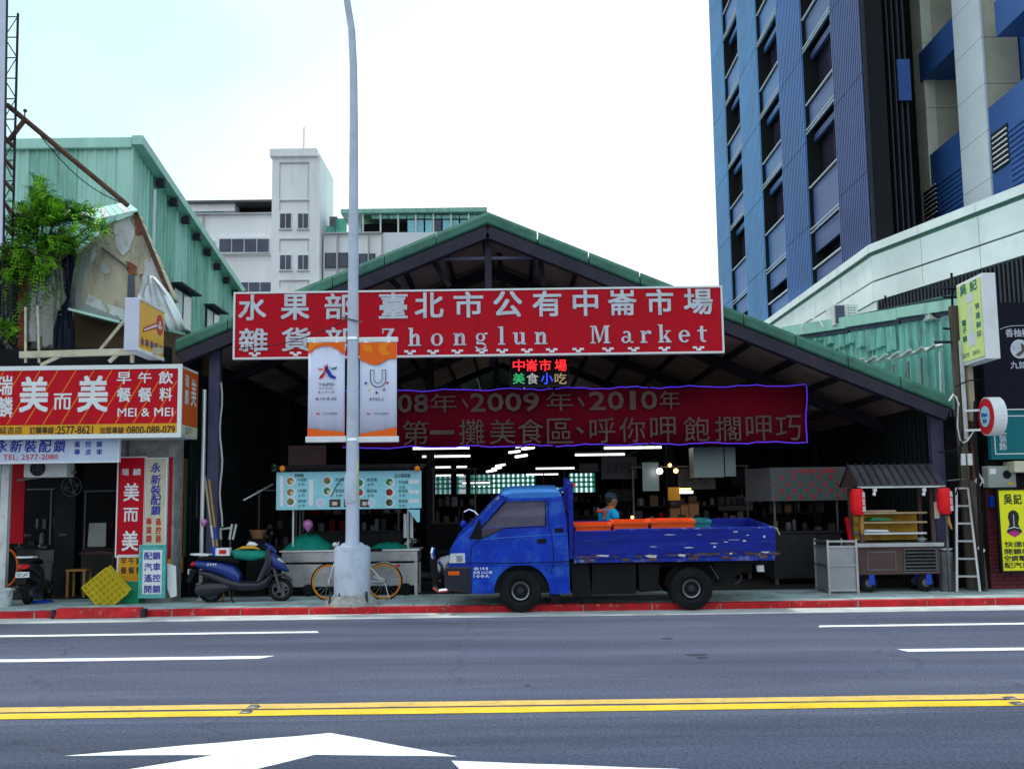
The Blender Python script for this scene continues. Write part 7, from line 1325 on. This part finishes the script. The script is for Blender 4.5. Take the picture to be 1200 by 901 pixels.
for i in range(40):                                 # rust and bare patches along the lower rail
    x = 674+rn.random()*228; y = 651.8-.0205*(x-673)+rn.uniform(-1.2, 1.0); l = rn.uniform(4, 16); h = rn.uniform(1.2, 3.0); q = [(x, y), (x+l*.4, y-h*.4), (x+l, y-.3), (x+l*.9, y+h), (x+l*.3, y+h*.8)]
    tp('worn_patch', rn.choice(['rust_bed', 'chipped', 'rust_bed', 'white_dirty', 'rust']), q, -.0405-.0004*i/10, -.0356)
for x, y, l, h in ((850, 631.5, 16, 1.3), (857, 622.3, 6, 1.8), (830, 636, 10, 1), (800, 641, 12, 1.2), (892, 628, 3, 3), (777, 626, 14, .8), (834, 640, 4, 2), (846, 634.5, 6, .8), (868, 633, 5, 1.8), (872, 626.5, 4, 1), (760, 640, 9, .8), (700, 634, 8, .7), (815, 626, 6, .8)):
    tp('scratch', 'white_dirty', [(x, y), (x+l*.5, y-h*.5), (x+l, y+h*.1), (x+l*.8, y+h*.6), (x+l*.2, y+h*.7)], -.0375, -.0356)
tp('rail', 'chipped', [(672.5, 655.8), (907, 650.3), (907, 656), (672.5, 659.5)], -.02, .03); tp('rail', 'chipped', [(672.5, 655.8), (907, 650.3), (907, 656), (672.5, 659.5)], W2-.03, W2+.02)
for x in (690, 733, 764, 811, 850, 893): y = 655-.0217*(x-690); tp('hinge', 'rust_bed', [(x-5, y-1.5), (x+5, y-1.7), (x+5, y+3), (x-5, y+3)], -.034, -.021)
tp('bed_floor', 'steel_dim', [(672, 652), (907, 647), (907, 652), (672, 657)], .0305, W2-.0305); tp('tailgate', 'bed_blue', [(903.5, 618.5), (907, 618.2), (908, 650), (904.5, 650)], .0, W2); b = MB('wood_pale'); b.pipe([(T(900, 619)[0], -.02, T(900, 617)[1]), (T(908, 619)[0], -.04, T(908, 619)[1]), (T(911, 622)[0], -.05, T(911, 626)[1])], .012, 5); b.build('rope_end', tk)
# chassis and underside
for yy in (.35, 1.15): tp('chassis_rail', 'black', [(668, 662), (905, 655), (905, 664), (668, 672)], yy, yy+.08)
tp('under_box', 'black', [(668, 660), (690, 660), (694, 700), (672, 700)], .1, .9); tp('tool_box', 'black', [(694, 661), (746, 660), (746, 697), (694, 698)], .09, .5, bevel=.01); tp('fuel_tank', 'black', [(748, 660), (775, 660), (772, 694), (750, 696)], .12, .55, bevel=.02); tp('fuel_tank', 'black', [(700, 668), (760, 666), (758, 690), (702, 692)], .9, 1.4)
tp('mud_flap', 'rubber', [(643.5, 697), (656, 697), (655, 706), (648, 706)], .02, .2); tp('rear_frame', 'black', [(836, 658), (880, 656), (868, 678), (842, 686)], .3, W2-.3); tl('tow_hook', 'steel_dim', [(866, 688), (872, 684), (874, 679), (871, 676)], .008, .3); tp('tail_lamp', 'lens_clear', [(888, 664), (896, 663), (897, 671), (889, 671)], .1, .18); tp('rear_box', 'black', [(840, 682), (868, 680), (866, 688), (842, 690)], .3, 1.2)
tp('inner_fender', 'black', archpts(811, 690, 30, 0, 180, 10)+[(782, 658), (840, 658)][::-1], .25, .6); b = MB('steel_dim'); b.tube((wrx, .2, .305), (wrx, W2-.2, .305), .05, n=10); b.build('axle', tk); b = MB('black'); b.tube((0, .2, .29), (0, W2-.2, .29), .04, n=10); b.build('axle', tk); tl('stay', 'steel_dim', [(834, 664), (845, 681)], .01, .2)
X_T, _ = 0, 0; p0 = at(610.4, 719.2, TY)
tk.location = (p0.x, TY, .006); tk.rotation_euler = (radians(4.2), 0, 0)
def tworld(px, py, y): x, z = T(px, py); return tk.matrix_world @ Vector((x, y, z))
bpy.context.view_layer.update()
# crates in the bed
for i, (x0, x1, y0, m, l) in enumerate(((673, 717, 612.6, 'crate_orange', 'orange plastic crate nearest the cab in the truck bed'), (717.5, 761, 609.5, 'crate_orange', 'orange plastic crate in the middle of the truck bed'), (761.5, 815, 608.2, 'crate_orange', 'orange plastic crate at the far end of the orange row in the truck bed'), (817, 840, 610.6, 'crate_teal', 'dull teal crate behind the orange crates in the truck bed'))):
    a, c = T(x0, y0), T(x1, y0); zf = T((x0+x1)/2, 651-.0217*(x0-690))[1]; yy = .10 if i < 3 else .5; t = thing('plastic_crate', l, 'crate', (0, 0, 0), 'crates standing in the truck bed')
    X0, X1, Z0, Z1 = a[0], c[0], zf, a[1]-.035
    for nm, q in (('side', (X0+.02, X1-.02, yy, yy+.02)), ('side', (X0+.02, X1-.02, yy+.40, yy+.42)), ('end', (X0+.02, X0+.04, yy+.021, yy+.399)), ('end', (X1-.04, X1-.02, yy+.021, yy+.399))): bld(m, nm, t, lambda b: b.box(q[0], q[1], q[2], q[3], Z0, Z1-.02))
    bld(m, 'bottom', t, lambda b: b.box(X0+.041, X1-.041, yy+.021, yy+.399, Z0, Z0+.02))
    for q in ((X0, X1, yy-.02, yy+.005), (X0, X1, yy+.415, yy+.44), (X0, X0+.025, yy+.006, yy+.414), (X1-.025, X1, yy+.006, yy+.414)): bld(m, 'rim', t, lambda b: b.box(*q, Z1-.035, Z1))
    t.location = tk.location; t.rotation_euler = tk.rotation_euler
# ============================================================ SCOOTERS
def scooter(label, body='scooter_blue', loc=(0, 0), rz=0, cover=True, name='motor_scooter'):
    r = thing(name, label, 'scooter', (0, 0, 0)); R = .215
    for cx, nm in ((0, 'rear_wheel'), (1.22, 'front_wheel')):
        b = MB('rubber'); b.lathe([(R*.7, -.04), (R*.9, -.052), (R, -.03), (R+.004, 0), (R, .03), (R*.9, .052), (R*.7, .04)], (cx, 0, R), 'y', 28, caps=False); o = b.build('wheel', r, smooth=True)
        bld('grey_plastic', 'rim', o, lambda b: b.lathe([(R*.7, -.03), (R*.6, -.035), (R*.6, .035), (R*.7, .03)], (cx, 0, R), 'y', 24, caps=False)); bld('grey_plastic', 'hub', o, lambda b: b.lathe([(.05, -.05), (.05, .05)], (cx, 0, R), 'y', 14))
        for k in range(5): a = k*2*pi/5; bld('grey_plastic', 'spoke', o, lambda b: b.bar((cx, 0, R), (cx+R*.62*cos(a), 0, R+R*.62*sin(a)), .025, .03))
    S_ = lambda m, nm, secs, **k: (lambda b: (b.loft(secs, **k), b.build(nm, r, smooth=True))[1])(MB(m))
    S_(body, 'side_fairing', [(-.30, 0, .72, .05, .03), (-.24, 0, .71, .12, .07), (-.05, 0, .68, .165, .10), (.2, 0, .62, .17, .13), (.42, 0, .52, .16, .16), (.52, 0, .42, .13, .12)])
    S_('scooter_dark', 'lower_fairing', [(-.2, 0, .55, .08, .04), (0, 0, .50, .13, .09), (.3, 0, .36, .15, .11), (.55, 0, .30, .17, .09), (.85, 0, .30, .17, .08), (.98, 0, .36, .14, .10), (1.04, 0, .45, .09, .06)])
    S_('scooter_dark', 'engine_cover', [(-.24, -.11, .23, .03, .05), (-.16, -.13, .24, .05, .11), (.05, -.13, .25, .055, .12), (.25, -.12, .27, .05, .08), (.36, -.10, .28, .03, .04)])
    S_('rubber', 'seat', [(-.22, 0, .80, .10, .03), (-.1, 0, .815, .14, .045), (.2, 0, .80, .15, .05), (.42, 0, .765, .13, .055), (.50, 0, .74, .08, .03)])
    b = MB('scooter_dark'); b.prism([(.80, .34), (.90, .36), (1.10, .72), (1.06, .98), (.98, 1.0), (.96, .72)], -.17, .17, 'y'); b.build('leg_shield', r, bevel=.04)
    S_(body, 'front_cowl', [(.98, 0, .84, .10, .10), (1.06, 0, .80, .15, .15), (1.18, 0, .70, .13, .12), (1.30, 0, .60, .08, .06), (1.36, 0, .56, .03, .02)]); S_('scooter_dark', 'front_mudguard', [(1.02, 0, .44, .05, .03), (1.12, 0, .49, .075, .03), (1.28, 0, .48, .075, .03), (1.42, 0, .38, .05, .03)])
    S_('lens_clear', 'headlight', [(1.13, 0, .80, .12, .03), (1.19, 0, .765, .11, .04), (1.26, 0, .71, .05, .02)]); S_(body, 'handlebar_cover', [(.88, 0, 1.02, .06, .03), (.96, 0, 1.03, .12, .06), (1.06, 0, .98, .10, .05), (1.12, 0, .93, .05, .03)])
    b = MB('black'); b.pipe([(.90, -.33, 1.04), (.98, -.2, 1.03), (1.0, 0, 1.0), (.98, .2, 1.03), (.90, .33, 1.04)], .018, 8); b.build('handlebar', r)
    for sy_ in (-1, 1):
        b = MB('black'); b.tube((.96, sy_*.22, 1.04), (.98, sy_*.30, 1.22), .008, n=6); m_ = b.build('mirror', r); bld('scooter_dark', 'mirror_glass', m_, lambda b: b.ball((.98, sy_*.31, 1.25), (.02, .07, .045), 12, 6)); bld('black', 'grip', r, lambda b: b.tube((.905, sy_*.24, 1.04), (.89, sy_*.36, 1.04), .022, n=8))
        b = MB('grey_plastic'); b.tube((1.10, sy_*.07, .62), (1.22, sy_*.07, R), .02, n=8); b.build('fork', r)
    b = MB('white'); b.pipe([(-.02, -.13, .87), (-.28, -.12, .885), (-.36, 0, .885), (-.28, .12, .885), (-.02, .13, .87)], .018, 7); b.build('grab_rail', r)
    S_('lens_red', 'tail_lamp', [(-.35, 0, .70, .06, .03), (-.32, 0, .71, .09, .05), (-.26, 0, .71, .09, .04)]); b = MB('white'); b.box(-.375, -.365, -.11, .11, .52, .62); pl = b.build('number_plate', r); bpl = MB('dark_ink'); Face((-.375, 0, 0), (0, -1, 0), (-1, 0, 0)).text(bpl, '727 LHT', 0, .57, .19, .06, .003, .03); bpl.build('lettering', pl, fix=False)
    b = MB('black'); b.prism([(-.22, .62), (-.34, .60), (-.42, .40), (-.36, .36), (-.28, .5)], -.07, .07, 'y'); b.build('rear_mudguard', r)
    b = MB('steel_dim'); b.tube((.1, .12, .25), (-.3, .16, .30), .05, n=10); b.build('exhaust', r); b = MB('black'); b.pipe([(.45, -.1, .3), (.40, -.16, .06), (.46, -.22, .01)], .014, 6); b.build('side_stand', r)
    r.rotation_euler.z = rz; r.location = (*loc, PZ); r.scale = (.9, .9, .84); return r
s1p, s1q = at(245, 701, 16.95), at(331, 700, 16.95)
sc1 = scooter('dark blue motor scooter parked side on before the market left post', loc=(at(247, 701, 16.95).x, 16.95))
b = MB('white'); f = Face((0, -.166, 0)); f.text(b, 'SYM', .05, .70, .16, .05, .0, .04, slant=.2); b.build('lettering', sc1, fix=False)
sc2 = scooter('black motor scooter seen from behind with its number plate in the breakfast shop', body='scooter_dark', loc=(at(33, 690, 17.0).x+.0, 17.0), rz=radians(99))
sc3 = scooter('black and white motor scooter front showing between the stall and the truck', body='white', loc=(at(505, 690, 18.3).x+.5, 18.75), rz=radians(195))
# things on the blue scooter
bx_ = sc1.location.x
def on(name, label, cat, fn, m, **k): b = MB(m); fn(b); return b.build(name, None, label=label, cat=cat, **k)
zs = PZ+.72
cn = thing('snack_tin', 'small blue and white printed tin standing on the blue scooter seat', 'tin', (bx_+.12, 16.95, zs)); bld('white', 'body', cn, lambda b: b.box(bx_+.08, bx_+.30, 16.88, 17.02, zs-.0, zs+.12)); bld('blue_plastic', 'end', cn, lambda b: b.box(bx_+.03, bx_+.078, 16.88, 17.02, zs-.0, zs+.14)); bld('red_ink', 'print', cn, lambda b: b.box(bx_+.14, bx_+.25, 16.872, 16.879, zs+.03, zs+.09))
on('teal_bag', 'teal plastic bag lying over the front of the blue scooter seat', 'bag', lambda b: b.loft([(bx_+.32, 16.97, zs+.04, .04, .03), (bx_+.38, 16.97, zs+.02, .13, .08), (bx_+.62, 16.97, zs+.0, .15, .09), (bx_+.88, 16.97, zs+.01, .12, .06), (bx_+.95, 16.97, zs+.02, .04, .03)]), 'tarp_teal', smooth=True)
on('brown_cap', 'orange brown cloth lying on the teal bag on the scooter', 'cloth', lambda b: b.loft([(bx_+.40, 16.94, zs+.09, .03, .01), (bx_+.5, 16.94, zs+.12, .09, .025), (bx_+.68, 16.94, zs+.12, .09, .025), (bx_+.76, 16.94, zs+.09, .03, .01)]), 'ochre_glow', smooth=True)
on('white_gloves', 'pair of white work gloves on the brown cloth on the scooter', 'gloves', lambda b: b.loft([(bx_+.56, 16.93, zs+.16, .02, .01), (bx_+.6, 16.93, zs+.18, .05, .035), (bx_+.68, 16.93, zs+.17, .05, .03), (bx_+.74, 16.93, zs+.15, .02, .01)]), 'white', smooth=True)
# ============================================================ BICYCLE behind the lamp post
bc = thing('bicycle', 'small bicycle with orange tyres standing behind the lamp post drum', 'bicycle', (at(418, 699, 17.1).x, 17.1, PZ)); BYc = 17.1
xr_, xf_ = at(450, 680, BYc).x, at(386, 680, BYc).x; RB = .262
for xc in (xf_, xr_):
    b = MB('bike_orange'); b.pipe([(xc+RB*cos(a), BYc, PZ+.275+RB*sin(a)) for a in [2*pi*i/36 for i in range(36)]], .016, 8, True); o = b.build('wheel', bc, smooth=True)
    b = MB('black'); b.pipe([(xc+(RB+.022)*cos(a), BYc, PZ+.275+(RB+.022)*sin(a)) for a in [2*pi*i/36 for i in range(36)]], .013, 6, True); b.build('tyre', o)
    for k in range(20): a = k*pi/10; bld('steel', 'spoke', o, lambda b: b.tube((xc, BYc+(.02 if k % 2 else -.02), PZ+.275), (xc+(RB-.01)*cos(a), BYc, PZ+.275+(RB-.01)*sin(a)), .0025, n=3))
    bld('alu', 'hub', o, lambda b: b.tube((xc, BYc-.05, PZ+.275), (xc, BYc+.05, PZ+.275), .02, n=8))
hx = xf_+.10
for nm, m, pts, rr in (('fork', 'alu', [(xf_, BYc-.05, PZ+.275), (xf_+.06, BYc-.04, PZ+.5), (hx, BYc, PZ+.62)], .014), ('head_tube', 'alu', [(hx, BYc, PZ+.58), (hx+.03, BYc, PZ+.78)], .02), ('stem', 'alu', [(hx+.03, BYc, PZ+.78), (hx+.05, BYc, PZ+.92)], .014), ('down_tube', 'alu', [(hx+.01, BYc, PZ+.64), (xf_+.48, BYc, PZ+.30)], .022), ('top_tube', 'alu', [(hx+.02, BYc, PZ+.72), (xf_+.60, BYc, PZ+.52)], .018), ('seat_tube', 'alu', [(xf_+.48, BYc, PZ+.28), (xf_+.66, BYc, PZ+.74)], .018), ('chain_stay', 'alu', [(xf_+.48, BYc-.04, PZ+.29), (xr_, BYc-.05, PZ+.275)], .01), ('seat_stay', 'alu', [(xf_+.6, BYc-.02, PZ+.55), (xr_, BYc-.05, PZ+.275)], .01), ('handlebar', 'black', [(hx+.0, BYc-.24, PZ+.95), (hx+.05, BYc-.1, PZ+.92), (hx+.05, BYc+.1, PZ+.92), (hx, BYc+.24, PZ+.95)], .012), ('crank', 'steel', [(xf_+.48, BYc-.06, PZ+.29), (xf_+.60, BYc-.08, PZ+.18)], .010), ('mudguard', 'alu', [(xr_+.28*cos(a), BYc, PZ+.275+.30*sin(a)) for a in [pi*.25+pi*.5*i/6 for i in range(7)]], .008), ('kick_stand', 'steel', [(xr_+.02, BYc-.05, PZ+.26), (xr_+.10, BYc-.14, PZ+.01)], .008)):
    b = MB(m); b.pipe(pts, rr, 7); b.build(nm, bc)
b = MB('black'); b.loft([(xf_+.55, BYc, PZ+.76, .03, .015), (xf_+.62, BYc, PZ+.77, .04, .02), (xf_+.78, BYc, PZ+.77, .075, .025), (xf_+.83, BYc, PZ+.77, .05, .02)]); b.build('saddle', bc, smooth=True); bld('alu', 'chain_guard', bc, lambda b: b.bar((xr_-.16, BYc-.06, PZ+.36), (xr_+.02, BYc-.06, PZ+.30), .012, .05)); bld('lens_red', 'reflector', bc, lambda b: b.box(xr_+.20, xr_+.25, BYc-.02, BYc+.02, PZ+.50, PZ+.54)); bld('white', 'pedal', bc, lambda b: b.box(xf_+.56, xf_+.66, BYc-.17, BYc-.09, PZ+.16, PZ+.18))
b = MB('white'); p = at(393, 638, BYc); b.ball((p.x, BYc, p.z), (.05, .05, .04), 10, 6); b.build('handle_bag', None, label='small white and pink bag hanging on the bicycle handlebar beside the lamp post', cat='bag', smooth=True)
# ============================================================ MAN behind the truck bed
def skin_body(name, parent, m, verts, edges, root=0, sub=2):
    me = bpy.data.meshes.new(name); me.from_pydata([Vector(v[:3]) for v in verts], edges, []); o = bpy.data.objects.new(name, me); COL.objects.link(o); o.parent = parent; OFF[o.name] = Vector((0, 0, 0)); me.materials.append(A[m])
    sk = o.modifiers.new('skin', 'SKIN'); sk.use_smooth_shade = True
    for i, v in enumerate(verts): d = me.skin_vertices[0].data[i]; d.radius = (v[3], v[4] if len(v) > 4 else v[3]); d.use_root = (i == root)
    sb_ = o.modifiers.new('sub', 'SUBSURF'); sb_.levels = sub; sb_.render_levels = sub; return o
man = thing('person', 'man in a bright blue shirt and dark cap standing behind the truck bed facing right', 'person', (0, 0, 0))
# local: x forward (he faces +X in the photo), y to his left, z up; height 1.62
V = [(0, 0, .86, .13, .15), (0, 0, .98, .125, .155), (.01, 0, 1.14, .125, .165), (.0, 0, 1.26, .115, .16), (.02, 0, 1.36, .055, .055), (.045, 0, 1.41, .05, .05),
     (0, -.17, 1.29, .062), (.04, -.22, 1.05, .048), (.24, -.20, .98, .036), (0, .17, 1.29, .062), (.05, .22, 1.05, .048), (.26, .18, 1.0, .036),
     (0, -.09, .80, .095), (.03, -.10, .46, .062), (-.01, -.10, .12, .042), (0, .09, .80, .095), (-.02, .10, .46, .062), (-.06, .10, .12, .042)]
Ed = [(0, 1), (1, 2), (2, 3), (3, 4), (4, 5), (3, 6), (6, 7), (7, 8), (3, 9), (9, 10), (10, 11), (0, 12), (12, 13), (13, 14), (0, 15), (15, 16), (16, 17)]
skin_body('body', man, 'skin', V, Ed)
skin_body('shirt', man, 'shirt_blue', [(0, 0, .90, .145, .165), (0, 0, 1.0, .14, .17), (.01, 0, 1.14, .138, .178), (0, 0, 1.27, .125, .168), (.012, 0, 1.335, .07, .075), (0, -.175, 1.30, .076), (.02, -.215, 1.16, .066), (0, .175, 1.30, .076), (.025, .215, 1.16, .066)], [(0, 1), (1, 2), (2, 3), (3, 4), (3, 5), (5, 6), (3, 7), (7, 8)])
skin_body('trousers', man, 'trouser', [(0, 0, .92, .14, .16), (0, 0, .84, .14, .15), (0, -.09, .78, .108), (.03, -.10, .46, .075), (-.01, -.10, .10, .062), (0, .09, .78, .108), (-.02, .10, .46, .075), (-.06, .10, .10, .062)], [(0, 1), (1, 2), (2, 3), (3, 4), (1, 5), (5, 6), (6, 7)])
b = MB('skin'); hz = 1.475
b.loft([(hz-.115, .050, 0, .035, .035), (hz-.095, .052, 0, .058, .048), (hz-.055, .040, 0, .080, .062), (hz-.01, .032, 0, .090, .070), (hz+.04, .028, 0, .095, .074), (hz+.085, .020, 0, .085, .066), (hz+.115, .015, 0, .050, .04)], n=20, e=2.1, ax='z'); b.build('head', man, smooth=True)
b = MB('skin'); b.add([(.115, -.006, hz+.03), (.115, .006, hz+.03), (.150, 0, hz-.015), (.118, -.018, hz-.022), (.118, .018, hz-.022), (.10, 0, hz+.04)], [(0, 1, 2), (0, 2, 3), (1, 4, 2), (3, 2, 4), (5, 1, 0)]); b.build('nose', man, smooth=True)
for y in (-1, 1):
    b = MB('skin'); b.ball((.015, y*.078, hz-.005), (.02, .010, .033), 10, 6); b.build('ear', man, smooth=True); b = MB('white'); b.ball((.103, y*.032, hz+.018), (.010, .013, .008), 8, 6); e_ = b.build('eye', man, smooth=True); b = MB('hair'); b.ball((.112, y*.033, hz+.018), (.003, .006, .006), 8, 5); b.build('pupil', e_); b = MB('hair'); b.bar((.113, y*.018, hz+.038), (.106, y*.048, hz+.036), .006, .007); b.build('eyebrow', man)
b = MB('red_ink'); b.loft([(-.022, .112, hz-.058, .004, .003), (0, .122, hz-.058, .006, .007), (.022, .112, hz-.058, .004, .003)]); b.v = [(p[1], p[0], p[2]) for p in b.v]; b.build('mouth', man)
b = MB('hair'); b.loft([(hz-.04, -.035, 0, .035, .05), (hz+.0, -.015, 0, .06, .074), (hz+.05, -.005, 0, .078, .078)], n=18, e=2.2, ax='z'); b.build('hair', man, smooth=True)
b = MB('cap'); b.loft([(hz+.035, .018, 0, .105, .082), (hz+.075, .012, 0, .104, .082), (hz+.11, .006, 0, .082, .066), (hz+.13, .0, 0, .045, .036)], n=20, e=2.1, ax='z'); cp_ = b.build('cap', man, smooth=True)
for y in (-1, 1):
    wx, wy, wz = (.24, -.20, .98) if y < 0 else (.26, .18, 1.0)
    hv = [(wx, wy, wz, .026, .03), (wx+.05, wy-y*.005, wz-.005, .02, .036), (wx+.085, wy-y*.01, wz-.012, .015, .038)]; he = [(0, 1), (1, 2)]
    hnd = skin_body('hand', man, 'skin', hv, he)
    for k, ln in enumerate((.062, .072, .068, .052)):
        oy = wy-y*.01+(-.03+.02*k); fv = [(wx+.075, oy, wz-.012, .010), (wx+.085+ln*.45, oy, wz-.02, .0085), (wx+.085+ln*.8, oy, wz-.042, .008), (wx+.08+ln*.95, oy, wz-.062, .007)]; skin_body('finger', man, 'skin', fv, [(0, 1), (1, 2), (2, 3)], sub=1).parent = hnd
    skin_body('thumb', man, 'skin', [(wx+.03, wy-y*.02, wz, .012), (wx+.055, wy-y*.05, wz-.008, .010), (wx+.085, wy-y*.06, wz-.02, .008)], [(0, 1), (1, 2)], sub=1).parent = hnd
    fx = -.01 if y < 0 else -.06; b = MB('black'); b.loft([(fx-.08, y*.10, .04, .03, .035), (fx, y*.10, .06, .045, .055), (fx+.10, y*.10, .035, .045, .035), (fx+.17, y*.10, .025, .03, .022)]); b.build('shoe', man, smooth=True)
b = MB('crate_orange'); b.pipe([(-.12, -.10, 1.16), (-.10, -.12, 1.30), (.0, -.12, 1.37), (.10, -.08, 1.28)], .018, 6); b.build('strap', man); b = MB('crate_orange'); b.loft([(-.22, -.04, 1.27, .03, .02), (-.17, -.04, 1.28, .05, .035), (-.12, -.04, 1.28, .03, .03)]); b.build('strap', man); b = MB('white'); Face((.02, -.255, 0), (1, 0, 0), (0, -1, 0)).disc(b, 0, 1.22, .02, .0, 8); b.build('badge', man)
man.location = (at(700, 600, 17.75).x+.0, 17.75, PZ); man.rotation_euler = (0, radians(9), radians(24)); man.scale = (1.08, 1.12, 1.03)
for o in [o for o in bpy.data.objects if o.parent is None and o.type == 'EMPTY' and not kids(o)]: bpy.data.objects.remove(o)
